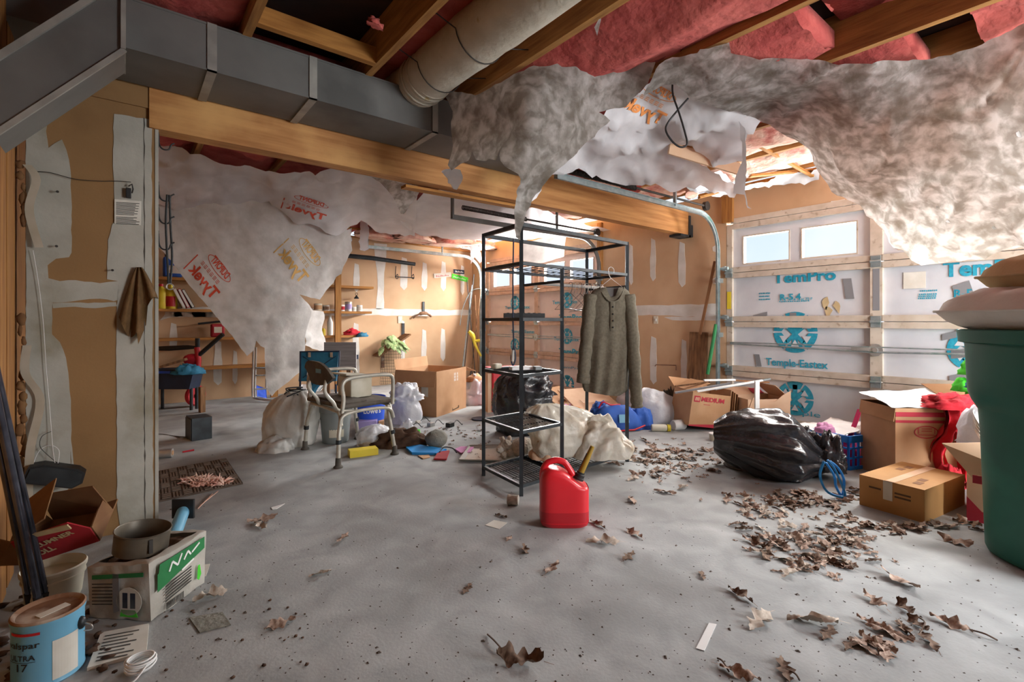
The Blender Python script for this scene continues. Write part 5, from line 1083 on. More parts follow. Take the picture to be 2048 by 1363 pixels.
def bf(u, v, s=0):
    y = .50*u-.03; a = (u-.5)*2; hh = .09*(1-abs(a)**3.2*.75); return q(-.09+.03*a*a-.02*s*0-.03*v+s*.022, y, .685+(v-.5)*2*hh)
b = B(); b.grid(lambda u, v: bf(u, v, 0), 18, 8); b.grid(lambda u, v: bf(1-u, v, 1), 18, 8)
for i in range(18-1):
    for v in (0, 1): u0, u1 = i/17, (i+1)/17; p = [bf(u0, v, 0), bf(u1, v, 0), bf(u1, v, 1), bf(u0, v, 1)]; b.add(p if v else p[::-1], [(0, 1, 2, 3)])
for u in (0, 1): 
    for j in range(7): b.add([bf(u, j/7, 0), bf(u, (j+1)/7, 0), bf(u, (j+1)/7, 1), bf(u, j/7, 1)], [(0, 1, 2, 3)])
b.build('backrest', 'dark_seat', t, smooth=True)
b = B(); b.obox(bf(.32, .62, 0)-ex*.003, (.004, .075, .03), m); b.build('white_tag', 'canblue', t)
for y in (.06, .40): b = B(); b.tube(spline([q(-.06, y, .68), q(-.085, y, .56), q(-.02, y, .47), q(.02, y, .41), q(.16, y, .385)], 6), .0135, 10); b.build('back_tube', 'alu', t, smooth=True)
for y in (-.015, .675):
    b = B(); b.tube(spline([q(.02, y, .41), q(.03, y, .50), q(.02, y, .60), q(.07, y, .645), q(.22, y, .655), q(.40, y, .65), q(.455, y, .62), q(.46, y, .52), q(.455, y, .41)], 7), .015, 12); b.build('arm_rail', 'alu', t, smooth=True)
for x in (.02, .46): b = B(); b.tube(spline([q(x, .0, .30), q(x, .04, .385), q(x, .12, .395), q(x, .54, .395), q(x, .62, .385), q(x, .66, .30)], 5), .013, 10); b.build('seat_rail', 'alu', t, smooth=True)
b = B(); b.tube(spline([q(.0, -.01, .30), q(.06, -.01, .385), q(.40, -.01, .385), q(.47, -.01, .30)], 7), .013, 10); b.build('seat_rail', 'alu', t, smooth=True)
# white commode insert on the seat
c = q(.30, .36, .447); t = thing('plastic_tub', 'white square plastic tub lying on the shower chair seat', 'tub', c)
b = B(); b.obox(c+Vector((0, 0, .09)), (.20, .22, .18), m, bev=.02); b.build('shell', 'offwhite', t, smooth=True); b = B(); b.obox(c+Vector((-.02, 0, .185)), (.26, .25, .014), m @ rot('Y', 6), bev=.006); b.build('rim', 'offwhite', t)
# grey bucket with junk
c = Fl(663, 888)+FW*.1; t = thing('grey_bucket', 'round pale grey plastic bucket packed with junk under the shower chair', 'bucket', c)
b = B(); b.lathe([(.105, 0), (.112, .01), (.135, .27), (.142, .275), (.143, .33), (.146, .34), (.138, .34), (.13, .27), (.105, .03), (.001, .03)], c, 36); b.build('body', 'grey_plastic', t, smooth=True)
b = B(); b.grid(lambda u, v: c+Vector((.1252*math.cos(math.radians(225+60*u))*(1-.04*(1-v)), .1252*math.sin(math.radians(225+60*u))*(1-.04*(1-v)), .06+.17*v)), 12, 2); b.build('label_panel', 'offwhite', t)
b = crumple(c+Vector((0, 0, .33)), (.22, .22, .05), 0, 3, 26, .4, 3); tag(b.build('junk_heap', 'beige_cloth', smooth='all'), 'crumpled beige rag filling the grey bucket', 'rag')
c = Fl(733, 868)+FW*.12; t = thing('blue_bucket', 'bright blue bucket with white lettering under the seat of the shower chair', 'bucket', c)
b = B(); b.lathe([(.12, 0), (.125, .01), (.142, .30), (.15, .305), (.15, .335), (.146, .345), (.14, .34), (.12, .03), (.001, .03)], c, 32); b.build('body', 'royal', t, smooth=True)
vs, fs, w = text2d("Lowe's", .02); b = B(); b.add([c+Vector(((.1385+.0586*z)*math.cos(math.radians(222+70*x/w)), (.1385+.0586*z)*math.sin(math.radians(222+70*x/w)), .20+z)) for x, y in vs for z in (y*.075,)], fs); b.build('lettering', 'ink_white', t)
def minibox(name, lb, cat, px, py, L, Wd, H, ang, m, top=None, group=None, z=0):
    c = Fl(px, py); c.z = z; t = thing(name, lb, cat, c, group); M = rz(ang)
    b = B(); b.obox(c+M @ Vector((L/2, Wd/2, H/2)), (L, Wd, H), M); b.build('carton', m, t)
    b = B(); b.obox(c+M @ Vector((L/2, Wd/2, H+.001)), (L*.98, Wd*.98, .003), M); b.build('lid_flap', top or m, t); return t, c, M
minibox('purple_box', 'lilac printed cardboard box in front of the blue bucket', 'box', 716, 874, .17, .12, .14, -25, 'purple')
minibox('brown_box', 'narrow brown box beside the lilac box', 'box', 757, 868, .05, .10, .12, -25, 'card')
c = Fl(738, 893); t = thing('white_bag', 'small crumpled white plastic bag before the lilac box', 'bag', c); b = bag(c+FW*.08, .14, .10, .17, -20, 9, (.03, 0), .3, .3, .06, 9); b.build('bag_body', 'whitebag', t, smooth='all'); b = crumple(c+RT*.02+FW*.03, (.2, .12, .06), -30, 5, 24, .4, 3); b.build('loose_flap', 'creambag', t, smooth='all')
t, c, M = minibox('yellow_box', 'flattened yellow carton lying under the shower chair', 'carton', 700, 916, .22, .10, .05, -10, 'yellow')
text('B', c+M @ Vector((.02, -.002, .01)), M @ Vector((1, 0, 0)), (0, 0, 1), .03, 'ink_orange', t, bold=.02) if False else None
b = crumple(Fl(800, 893)+FW*.05, (.42, .20, .13), -25, 12, 40, .4, 2.5); tag(b.build('dark_cloth', 'dirt', smooth='all'), 'dark brown garment heaped behind the right leg of the shower chair', 'cloth')
b = crumple(Fl(826, 885)+Vector((0, 0, .05)), (.12, .10, .07), 0, 4, 24, .5, 3); tag(b.build('green_cloth', 'lime', smooth='all'), 'bright green bit of cloth on the dark brown garment', 'cloth')
b = crumple(Fl(808, 868)+FW*.1, (.14, .10, .10), 0, 7, 24, .4, 3); tag(b.build('white_cloth', 'whitebag', smooth='all'), 'white crumpled scrap behind the dark brown garment', 'cloth')
c = Fl(855, 902); t = floor_flat('blue_mat', 'folded bright blue foam sheet on the floor by the grey stone', 'mat', [(812, 898), (838, 893), (893, 902), (872, 910), (824, 909)], 'cyanblue', .02)
c = Fl(870, 897); t = thing('stone_block', 'round grey porous stone block on the floor', 'stone', c+FW*.06); b = B(); b.ball(c+FW*.08+Vector((0, 0, .068)), (.10, .085, .075), 24, .12, 5, 2); tag(t, t['label'], 'stone'); b.build('stone', 'stone', t, smooth='all', floor=0)
t = thing('dust_pan', 'small dusty red dustpan with a dark wire handle', 'dustpan', Fl(884, 915)); b = B(); b.prism([Fl(x, y)+Vector((0, 0, .004)) for x, y in ((868, 920), (876, 906), (899, 904), (893, 921))], (0, 0, .012)); b.build('pan', 'torn_card', t).data.materials[0] = MATS['boxred']; b = B(); b.tube(spline([Fl(880, 908)+Vector((0, 0, .02)), Fl(888, 901)+Vector((0, 0, .03)), Fl(905, 903)+Vector((0, 0, .03)), Fl(913, 907)+Vector((0, 0, .01))], 5), .005, 6); b.build('handle', 'black_iron', t)
t = floor_flat('purple_card', 'lilac cloth scrap on the floor before the baking tray', 'cloth', [(910, 900), (922, 895), (948, 895), (940, 906), (922, 908)], 'pinkcloth', .012)
floor_flat('wood_chip', 'pale scrap of wood near the red dustpan', 'scrap', [(836, 912), (858, 910), (860, 915), (846, 918)], 'card', .006)
# white bag and open box
c = Fl(808, 848)+FW*.12; t = thing('white_trash_bag', 'full white drawstring trash bag before the big open cardboard box', 'bag', c)
crumple(c, (.31, .29, .37), -38, 21, 64, .13, 2.2).build('bag_body', 'whitebag', t, smooth='all')
b = crumple(c+Vector((0, 0, .24)), (.31, .29, .155), 0, 22, 56, .35, 3.2); b.build('gathered_top', 'whitebag', t, smooth='all')
c = Fl(873, 834); t = thing('big_carton', 'biggest tan cardboard box, open on top, before the back wall', 'box', c)
Qb = carton(t, c, 27.8, .68, .56, .51, 'card', (('w', .18, 255), ('e', .27, 196), ('n', .12, 100)))
eb, nb = Qb(1, 0, 0)-c, Qb(0, 1, 0)-c
B().prism([Qb(.30, -.002, .40), Qb(.44, -.002, .40), Qb(.44, -.002, .47), Qb(.30, -.002, .47)], -nb*.001).build('stamp', 'canvas', t) if False else None
for k in range(3): text('||| ||', Qb(.38, -.002, .44-.035*k), eb, (0, 0, 1), .022, 'ink_white', t, width=.09, bold=.02, name='printed_mark')
text('25', Qb(.36, -.002, .03), eb, (0, 0, 1), .05, 'ink_brown', t, bold=.02) if False else None
B().prism([Qb(-.002, y, z) for y, z in ((.11, .22), (.20, .23), (.20, .37), (.11, .36))], -eb*.001).build('shipping_label', 'paper', t)
B().prism([Qb(-.002, y, z) for y, z in ((.02, .41), (.09, .42), (.09, .49), (.02, .48))], -eb*.001).build('tape_strip', 'duct_tape', t)
B().prism([Qb(x, -.002, z) for x, z in ((.34, .015), (.50, .03), (.50, .06), (.48, .06), (.47, .04), (.36, .03), (.35, .055))], -nb*.001).build('printed_mark', 'ink_brown', t)
# red storage bench behind the rack
c = P(985, 828, z=0)+FW*.1; t = thing('red_bin', 'upright dusty red plastic bin behind the black bag', 'bin', c); M = rz(-20)
b = B(); b.obox(c+M @ Vector((.18, .15, .24)), (.38, .30, .48), M, bev=.02); b.build('body', 'boxred', t).data.materials[0] = MATS['red']; b = B(); b.obox(c+M @ Vector((.18, .15, .495)), (.42, .34, .05), M, bev=.012); b.build('lid', 'boxred', t)
b = B(); b.obox(c+M @ Vector((-.03, .16, .23)), (.05, .28, .46), M); b.build('side_board', 'card_pale', t)
t = thing('paper_pile', 'jumbled white papers and blue straps behind the big carton', 'paper', Fl(950, 805)); b = crumple(Fl(948, 806), (.34, .3, .30), 0, 4, 30, .5, 3); b.build('paper', 'whitebag', t, smooth='all'); b = B(); b.tube(spline([P(936, 765, t=6.6), P(945, 772, t=6.6), P(952, 785, t=6.6), P(953, 802, t=6.6)], 5), .02, 6); b.build('blue_strap', 'teal_cloth', t)
b = crumple(P(950, 762, t=6.39), (.24, .14, .09), 0, 3, 22, .3, 2, False); tag(b.build('wood_log', 'card', smooth='all'), 'pale split log on top of the papers beside the big carton', 'log')
b = B(); b.lathe([(.001, 0), (.10, 0), (.105, .012), (.09, .016), (.001, .01)], Fl(962, 838), 24); tag(b.build('dark_plate', 'navy', smooth=True), 'dark round plate on the floor between the big carton and the rack', 'plate')
# ------------------------------------------------------------------ clothes rack
PA, PB_, PC, PD, PE = [Vector(v) for v in ((1.955, 2.775, 0), (1.91, 2.31, 0), (3.015, 2.374, 0), (3.06, 2.83, 0), (2.28, 2.332, 0))]
t = thing('clothes_rack', 'tall black metal clothes rack with mesh shelves in the middle of the garage', 'rack', (2.45, 2.55, 0))
H_ = 1.68; w = .024
def bar(a, za, c, zc, nm, m='black_iron', w=w): b = B(); b.beam(Vector((a.x, a.y, za)), Vector((c.x, c.y, zc)), w, w, up=(0, 0, 1) if abs(za-zc) < .01 else FW); b.build(nm, m, t)
for p, z in ((PA, H_), (PB_, H_), (PC, H_), (PD, H_), (PE, 1.43)): bar(p, 0, p, z, 'post')
for a, c in ((PA, PB_), (PB_, PC), (PC, PD), (PD, PA)): bar(a, H_-.012, c, H_-.012, 'top_rail')
PF = PA+(PD-PA)*.335
def shelf(z, pts, n, mid):
    for i in range(4): bar(pts[i], z, pts[(i+1) % 4], z, 'shelf_rail', w=.02)
    b = B()
    for k in range(1, n): f = k/n; a = pts[0]*(1-f)+pts[3]*f; c = pts[1]*(1-f)+pts[2]*f; b.tube([a+Vector((0, 0, z)), c+Vector((0, 0, z))], .0028, 5)
    for k in range(1, mid): f = k/mid; a = pts[0]*(1-f)+pts[1]*f; c = pts[3]*(1-f)+pts[2]*f; b.tube([a+Vector((0, 0, z-.004)), c+Vector((0, 0, z-.004))], .0028, 5)
    b.build('mesh_shelf', 'black_iron', t)['kind'] = 'stuff'
left = [PA, PB_, PE, PF]
for z in (.06, .39, .735, 1.085): shelf(z, left, 14, 3)
shelf(1.43, [PA, PB_, PC, PD], 16, 2); shelf(.06, [PF, PE, PC, PD], 24, 3)
ra, rc = (PE+PF)/2, (PC+PD)/2
bar(PF, .06, PF, 1.43, 'post'); b = B(); b.tube([Vector((ra.x, ra.y, 1.34)), Vector((rc.x, rc.y, 1.34))], .012, 10); b.build('hanging_rod', 'steel', t); bar(PC, 1.34, PD, 1.34, 'side_rail', w=.018); bar(PE, 1.34, PF, 1.34, 'side_rail', w=.018)
# shirt on a hanger
o = P(1222, 575, t=3.49); u = RT.copy(); dv = Vector((0, 0, -1)); nf = -FW
t = thing('shirt', 'olive grey long-sleeved henley shirt hanging on a wire hanger from the rack', 'shirt', o)
sc_ = 3.49/974
def SP(px, py, d=0): return o+RT*((px-1222)*sc_)+Vector((0, 0, -(py-575)*sc_))-FW*d
prof = [(575, 1197, 1248), (582, 1184, 1258), (600, 1174, 1265), (640, 1168, 1266), (690, 1166, 1262), (730, 1166, 1258), (760, 1164, 1256), (776, 1164, 1256), (786, 1168, 1240)]
def shirt(u_, v_, side):
    y = 575+v_*(211 if 1 else 0); i = 0
    while i < len(prof)-2 and prof[i+1][0] < y: i += 1
    f = (y-prof[i][0])/(prof[i+1][0]-prof[i][0]); x0 = prof[i][1]+(prof[i+1][1]-prof[i][1])*f; x1 = prof[i][2]+(prof[i+1][2]-prof[i][2])*f
    if y > 770: y -= (u_-.5)*-10
    d = math.sin(math.pi*u_)**.6*(.055+.02*v_)*side+.010*math.sin(u_*22+2*v_)*v_+.006*noise.noise(Vector((u_*5, v_*7, side)))
    if side > 0 and v_ < .14: d -= .035*max(0, 1-abs(u_-.5)*4.5)*(1-v_/.14); y += 20*max(0, 1-((u_-.5)*4.2)**2)*(1-v_/.14)**2
    return SP(x0+(x1-x0)*u_, y, d)
b = B(); b.grid(lambda a, v: shirt(a, v, 1), 34, 34); b.build('front', 'olive', t, smooth='all'); b = B(); b.grid(lambda a, v: shirt(a, v, -1), 30, 24); b.build('back', 'shirt_in', t, smooth='all').data.materials[0] = MATS['olive']
b = B(); b.grid(lambda a, v: SP(1203+40*a, 575+v*(8+22*math.sin(math.pi*a)), .012+.02*v), 14, 6); b.build('inner_collar', 'shirt_in', t, smooth='all')
b = B(); b.tube(spline([SP(1199, 574, .02), SP(1203, 588, .045), SP(1212, 600, .06), SP(1222, 604, .064), SP(1233, 600, .06), SP(1241, 588, .045), SP(1247, 574, .02)], 5), .006, 6); b.build('neckband', 'olive', t, smooth='all')
b = B(); b.grid(lambda a, v: SP(1217+9*a, 604+58*v, .066+.004*math.sin(a*3)-.002*v), 5, 10); b.build('placket', 'olive', t, smooth='all')
for y in (614, 628, 641, 654): b = B(); p = SP(1222, y, .071); b.ball(p, .006, 8); b.build('button', 'black', t)
def sleeve(pts, rs, nm): b = B(); q = spline(pts, 6); n = len(q); b.tube(q, [rs[0]+(rs[1]-rs[0])*i/(n-1)+.004*math.sin(i*1.7) for i in range(n)], 16); b.build(nm, 'olive', t, smooth='all')
sleeve([SP(1182, 590, .0), SP(1176, 640, .02), SP(1170, 700, .03), SP(1166, 745, .03), SP(1166, 758, .03)], (.05, .042), 'sleeve')
b = B(); b.tube([SP(1166, 752, .03), SP(1165, 764, .03)], .048, 16); b.build('cuff', 'olive', t, smooth='all')
sleeve([SP(1256, 590, .0), SP(1262, 650, .02), SP(1266, 720, .03), SP(1270, 790, .035), SP(1272, 812, .035)], (.05, .04), 'sleeve')
def hanger(name, lb, top, wv, m, group=None, drop=.13, half=.2):
    t2 = thing(name, lb, 'hanger', top, group); wv = Vector(wv).normalized(); z = Vector((0, 0, 1))
    b = B(); b.tube(spline([top+wv*.02-z*.015, top+wv*.02+z*.01, top+z*.026, top-wv*.018+z*.012, top-wv*.014-z*.03, top-z*.055], 5), .0022, 6); b.build('hook', m, t2)
    b = B(); n0 = top-z*.055; b.tube([n0, n0-z*drop+wv*half, n0-z*(drop+.005)-wv*half, n0], .0022, 6); b.build('wire_frame', m, t2); return t2
hanger('wire_hanger', 'white wire hanger carrying the olive shirt', P(1222, 541, t=3.50), RT, 'white', half=.13, drop=.10)
HL = [w+' empty wire hanger on the rack rod counting from the middle post' for w in 'first second third fourth fifth sixth seventh eighth ninth tenth last'.split()]
for k in range(11):
    f = .42+.05*k; p = Vector((ra.x+(rc.x-ra.x)*f, ra.y+(rc.y-ra.y)*f, 1.34))
    hanger('wire_hanger', HL[k], p, Vector((.2*math.sin(k*2.1), 1, .12*math.sin(k))), 'steel' if k % 3 else 'black_iron', 'empty hangers on the rack', .12, .17)
# strap hung on the rack
t = thing('purple_strap', 'long dark purple strap hanging down inside the rack', 'strap', P(1026, 530, t=3.15)); b = B(); b.tube(spline([P(x, y, t=3.15) for x, y in ((1027, 478), (1026, 560), (1026, 640), (1027, 690), (1022, 715), (1026, 730), (1031, 715), (1028, 690))], 6), .005, 6); b.build('webbing', 'navy', t, smooth=True); b = B(); b.tube([P(1026, 700, t=3.14), P(1025, 722, t=3.14)], .010, 8); b.build('clip', 'steel', t)
c = (PA*.6+PB_*.1+PE*.3); c.z = 1.10; t = thing('power_strip', 'long black power strip lying on the middle rack shelf', 'strip', c); b = B(); a_ = P(1008, 633, t=3.25); e_ = P(1088, 633, t=3.3); a_.z = e_.z = 1.112; b.beam(a_, e_, .05, .03); b.build('case', 'black', t)
for k in range(7): b = B(); p = a_+(e_-a_)*(.1+.13*k)+Vector((0, 0, .016)); b.obox(p, (.018, .018, .004), rz(-38)); b.build('socket', 'rubber', t)
c = PA*.55+PB_*.35+PE*.1; c.z = .75; t = thing('sanding_block', 'pale wooden block on the lower rack shelf', 'block', c); b = B(); b.obox(c+Vector((0, .08, .02)), (.08, .05, .035), rz(20), bev=.012); b.build('block', 'offwhite', t)
t = thing('tube_package', 'grey package with a blue end lying on the lower rack shelf', 'package', c+RT*.10); b = B(); b.obox(c+RT*.12+Vector((0, 0, .012)), (.16, .07, .022), rz(-20), bev=.006); b.build('wrapper', 'white', t); b = B(); b.obox(c+RT*.21+Vector((0, -.02, .014)), (.05, .06, .024), rz(-20), bev=.006); b.build('end', 'grey_plastic', t)
# ------------------------------------------------------------------ bags by the rack
c = Fl(1045, 874)+FW*.22; t = thing('black_trash_bag', 'tall shiny black trash bag standing behind the clothes rack', 'bag', c)
bag(c, .27, .22, .58, -38, 31, (-.06, 0), .3, .2, .07, 9, fine=.045).build('bag_body', 'blackbag', t, smooth='all')
b = crumple(c+rz(-38) @ Vector((.06, -.02, .36)), (.46, .40, .22), -38, 33, 56, .4, 2.2); b.build('loose_top', 'blackbag', t, smooth='all')
c = Fl(1128, 935)+FW*.13+Vector((0, 0, .07)); c = Vector((2.62, 2.62, .075)); t = thing('cream_bag', 'torn cream plastic bag spilling packaging on the bottom rack shelf', 'bag', c)
bag(c, .29, .15, .38, -15, 41, (-.16, .02), .25, .22, .10, 9, fine=.05).build('bag_body', 'creambag', t, smooth='all')
b = crumple(c+RT*.24-FW*.06+Vector((0, 0, .0)), (.42, .26, .25), -38, 44, 72, .26, 2.2); b.build('torn_side', 'creambag', t, smooth='all')
b = crumple(c-RT*.16-FW*.10+Vector((0, 0, -.01)), (.22, .14, .15), -38, 47, 30, .4, 2.4); b.build('spilled_wrapper', 'card_pale', t, smooth='all')
# stuffed bear on the tray
q = [(918, 924), (938, 895), (1046, 893), (1052, 928)]
t = thing('baking_tray', 'shallow grey metal baking tray on the floor under the rack', 'tray', Fl(985, 910))
q3 = [Fl(*p) for p in q]; cc = sum(q3, Vector())/4; b = B(); inn = [cc+(p-cc)*.88 for p in q3]
b.add([p+Vector((0, 0, .022)) for p in q3]+[p+Vector((0, 0, .004)) for p in inn], [(i, (i+1) % 4, 4+(i+1) % 4, 4+i) for i in range(4)]+[(4, 5, 6, 7)]); k = len(b.v); b.add([p+Vector((0, 0, .0)) for p in inn], [(3, 2, 1, 0)]); b.add([p+Vector((0, 0, .022)) for p in q3]+[p for p in inn], [(4+i, 4+(i+1) % 4, (i+1) % 4, i) for i in range(4)]); b.build('pan', 'tray', t)
b = B(); b.tube([p+Vector((0, 0, .022)) for p in q3], .005, 6, True); b.build('rim', 'tray', t)
c = Fl(1024, 915)+Vector((0, 0, .01)); t = thing('stuffed_bear', 'grubby white stuffed animal lying on the baking tray', 'toy', c)
b = B(); b.ball(c+RT*.08+Vector((0, 0, .075)), (.10, .08, .075), 20, .15, 1); b.build('body', 'plush', t, smooth='all'); b = B(); b.ball(c-RT*.05-FW*.02+Vector((0, 0, .085)), (.055, .055, .055), 18, .1, 2); b.build('head', 'plush', t, smooth='all'); b = B(); b.ball(c-RT*.09-FW*.05+Vector((0, 0, .07)), (.035, .035, .03), 14, .1, 4); b.build('muzzle', 'plush', t, smooth='all')
for dx, dz in ((-.075, .135), (-.02, .14)): b = B(); b.ball(c+RT*dx+Vector((0, 0, dz)), (.02, .016, .026), 12, .1, 3); b.build('ear', 'plush', t, smooth='all')
for dx, dy, dz, L in ((.02, -.07, .05, .10), (.11, -.07, .04, .09), (-.02, -.08, .035, .07)): b = B(); b.tube([c+RT*dx+FW*.0+Vector((0, 0, .08)), c+RT*(dx-.03)+FW*dy*.7+Vector((0, 0, dz)), c+RT*(dx-.05)+FW*dy*1.1+Vector((0, 0, dz*.8))], [.03, .032, .025], 10); b.build('limb', 'plush', t, smooth='all')
# twine and gas can
c = Fl(1026, 1009); t = thing('twine_roll', 'small roll of grey twine at the foot of the rack post', 'twine', c); M = rz(-50) @ rot('Y', 90); b = B()
b.lathe([(.012, -.032)]+[(.027+.002*(i % 2)+.001*math.sin(i), -.032+.064*i/14) for i in range(15)]+[(.012, .032)], c+Vector((0, 0, .03)), 20, M); b.build('winding', 'string', t, smooth='all')
c = Fl(1130, 1055)+FW*.06; t = thing('gas_can', 'red plastic gas can with a yellow spout standing on the open floor', 'gas can', c)
M = rz(-38.5); G = lambda x, y, z: c+M @ Vector((x, y, z))
bw, bd = .128, .085
def shell(u, v):
    a = u*2*math.pi; n = 4.5; cx, sx = math.cos(a), math.sin(a); k = (abs(cx)**n+abs(sx)**n)**(-1/n)
    zs = [(0, .80), (.012, .95), (.03, 1), (.06, 1.0), (.20, 1.0), (.225, .985), (.245, .94), (.255, .86), (.262, .6), (.264, .2), (.264, .01)]
    f = v*(len(zs)-1); i = min(int(f), len(zs)-2); f -= i; z = zs[i][0]+(zs[i+1][0]-zs[i][0])*f; r = zs[i][1]+(zs[i+1][1]-zs[i][1])*f
    x = bw*k*cx*r*(1-.0*z); y = bd*k*sx*r
    if z > .2: z += -.02*((x/bw)*.7)+(.03*max(0, 1-((x+.06)/.09)**2))*(z-.2)/.06 - (.035 if x > .03 else 0)*(z-.2)/.06*min(1, (x-.03)/.05 if x > .03 else 0)
    return G(x, y, z)
b = B(); b.grid(shell, 64, 31, True); b.build('tank', 'gasred', t, smooth=True)
def low(u, v): p = shell(u, .05+.268*v); q0 = G(0, 0, 0); d = p-q0; return q0+Vector((d.x*1.004, d.y*1.004, d.z))
b = B(); b.grid(low, 64, 6, True); b.build('fuel_level', 'gasred_low', t, smooth=True)
b = B(); hp = spline([G(-.112, 0, .215), G(-.112, 0, .275), G(-.09, 0, .318), G(-.045, 0, .335), G(.0, 0, .325), G(.025, 0, .295), G(.05, 0, .255)], 6); b.tube(hp, .0165, 14); b.build('handle', 'gasred', t, smooth='all')
n0 = G(.075, 0, .235); dr = (M @ Vector((.45, 0, 1))).normalized(); R2 = dr.to_track_quat('Z', 'Y').to_matrix()
b = B(); b.lathe([(.03, 0), (.03, .012), (.027, .014), (.027, .03), (.022, .033), (.022, .042)], n0, 20, R2); b.build('collar', 'black', t, smooth=True)
b = B(); b.lathe([(.017, .035), (.016, .12), (.014, .14), (.011, .19), (.007, .19)], n0, 16, R2); b.build('spout', 'beige_cloth', t, smooth=True).data.materials[0] = mat('spout_yellow', '#9a7a20', '#86691a', scale=9, rough=.5)
b = B(); b.beam(n0+dr*.05+M @ Vector((-.017, -.004, 0)), n0+dr*.15+M @ Vector((-.014, -.004, 0)), .006, .006); b.build('spout_spring', 'black', t)
# small litter by the carton: chargers etc
for px, py, m, s, lb in ((818, 858, 'navy', .05, 'small black charger with tangled cord near the white trash bag'), (862, 852, 'steel', .05, 'small silvery gadget on the floor by the big carton'), (900, 853, 'black', .055, 'black flat battery pack on the floor before the big carton'), (835, 846, 'canvas', .04, 'white plug lying beside the black charger')):
    c = Fl(px, py); t = thing('small_gadget', lb, 'gadget', c); b = B(); b.obox(c+Vector((0, 0, s*.4)), (s*1.5, s, s*.8), rz(20), bev=.006); b.build('case', m, t); b = B(); b.tube(spline([c+Vector((.04, 0, .02)), c+Vector((.1, .03, .05)), c+Vector((.13, -.02, .01)), c+Vector((.17, .03, .005))], 5), .004, 5); b.build('cord', 'black', t)
# ------------------------------------------------------------------ by the back of the near door
c = P(1300, 860, z=0); t = thing('blue_lunch_bag', 'blue insulated bag with red trim lying open beneath the shirt', 'bag', Fl(1238, 860))
o = Fl(1238, 862)+FW*.12; M = rz(-30)
b = B()
def lb(u, v):
    a = u*2*math.pi; p = (v)*math.pi/2; n = 3.2; cx, sx = math.cos(a), math.sin(a); k = (abs(cx)**n+abs(sx)**n)**(-1/n); r = math.cos(p)**.35
    x = .25*k*cx*r; y = .15*k*sx*r; z = .24*math.sin(p)*(1-.25*max(0, x/.25))
    w = noise.noise(Vector((x*9, y*9, z*9)))*.02; return o+M @ Vector((x+w, y+w, max(.005, z+w)))
b.grid(lb, 48, 20, True); b.build('pouch', 'blue', t, smooth='all')
b = crumple(o-RT*.17+Vector((0, 0, .16)), (.16, .14, .10), -30, 3, 26, .4, 3); b.build('gathered_top', 'blue', t, smooth='all')
b = B(); b.tube([o+M @ Vector((x, y, z)) for x, y, z in ((-.22, -.13, .02), (-.05, -.165, .015), (.12, -.165, .02), (.25, -.12, .05))], .008, 6); b.build('red_piping', 'red', t, smooth=True)
b = B(); b.tube(spline([o+M @ Vector(p) for p in ((-.20, -.05, .22), (-.16, -.06, .28), (-.08, -.06, .25), (.02, -.05, .25))], 5), .008, 6); b.build('red_cord', 'red', t, smooth=True)
b = B(); b.obox(o+M @ Vector((.02, -.155, .13)), (.10, .01, .08), M @ rot('X', -12)); b.build('clear_window', 'canblue', t)
b = crumple(o+M @ Vector((.26, .02, .0)), (.26, .24, .20), -20, 9, 30, .25, 2); b.build('side_pocket', 'blue', t, smooth='all')
b = crumple(o-RT*.12-FW*.02, (.30, .24, .07), -30, 5, 30, .3, 2); b.build('dark_base', 'navy', t, smooth='all')
def lump(name, lb_, cat, px, py, size, m, seed, ang=-38, z=0, amp=.35, sc=2.4, back=.5):
    c = Fl(px, py)+FW*size[1]*back*.8; c.z = z; o_ = crumple(c, size, ang, seed, 40, amp, sc).build(name, m, smooth='all'); return tag(o_, lb_, cat)
lump('pink_cloth', 'soft pink bag slumped left of the orange toy', 'bag', 1136, 850, (.20, .2, .17), 'pinkcloth', 2)
c = Fl(1158, 856)+FW*.08; t = thing('orange_toy', 'orange and yellow plush toy beside the blue bag', 'toy', c); b = B(); b.ball(c+Vector((0, 0, .07)), (.08, .08, .075), 18, .3, 3, 4); b.build('body', 'orange', t, smooth='all'); b = B(); b.ball(c+Vector((-.01, -.01, .155)), (.06, .06, .05), 16, .25, 5, 4); b.build('head', 'yellow', t, smooth='all').data.materials[0] = MATS['orange']
for d in (-.03, .03): b = B(); b.ball(c+RT*d-FW*.05+Vector((0, 0, .17)), .018, 10); b.build('eye', 'yellow', t, smooth='all')
# flattened cartons against the wall
for k, (px, py, t0, L, Wd, an, m, lb_) in enumerate(((1180, 822, 5.2, .62, .5, -10, 'card_pale', 'flattened pale carton propped behind the rack'), (1120, 815, 5.5, .55, .4, 15, 'card', 'folded carton lid behind the black trash bag'))):
    p = Fl(px, py); b = B(); M = rz(an) @ rot('X', 24); b.obox(p+Vector((0, 0, .14)), (L, Wd, .02), M); b.obox(p+M @ Vector((0, -.02, .165)), (L*.6, .06, .002), M) ; tag(b.build('flat_carton', m), lb_, 'carton')
lump('white_trash_bag', 'bulging white plastic bag at the right of the blue bag', 'bag', 1320, 852, (.50, .40, .34), 'whitebag', 14, amp=.2, sc=1.6)
lump('white_trash_bag', 'smaller white bag against the tan wall behind the boxes', 'bag', 1350, 812, (.44, .36, .36), 'whitebag', 17, amp=.3)
lump('white_trash_bag', 'white crinkled bag behind the blue bag by the tan wall', 'bag', 1272, 822, (.40, .30, .22), 'whitebag', 19, amp=.3)
t, c, M = minibox('label_carton', 'white carton with a barcode label tipped against the medium box', 'carton', 1330, 846, .16, .14, .18, -10, 'white')
B().prism([c+M @ Vector((x, -.002, z)) for x, z in ((.04, .06), (.12, .06), (.12, .12), (.04, .12))], (0, -.001, 0)).build('barcode_label', 'rubber', t)
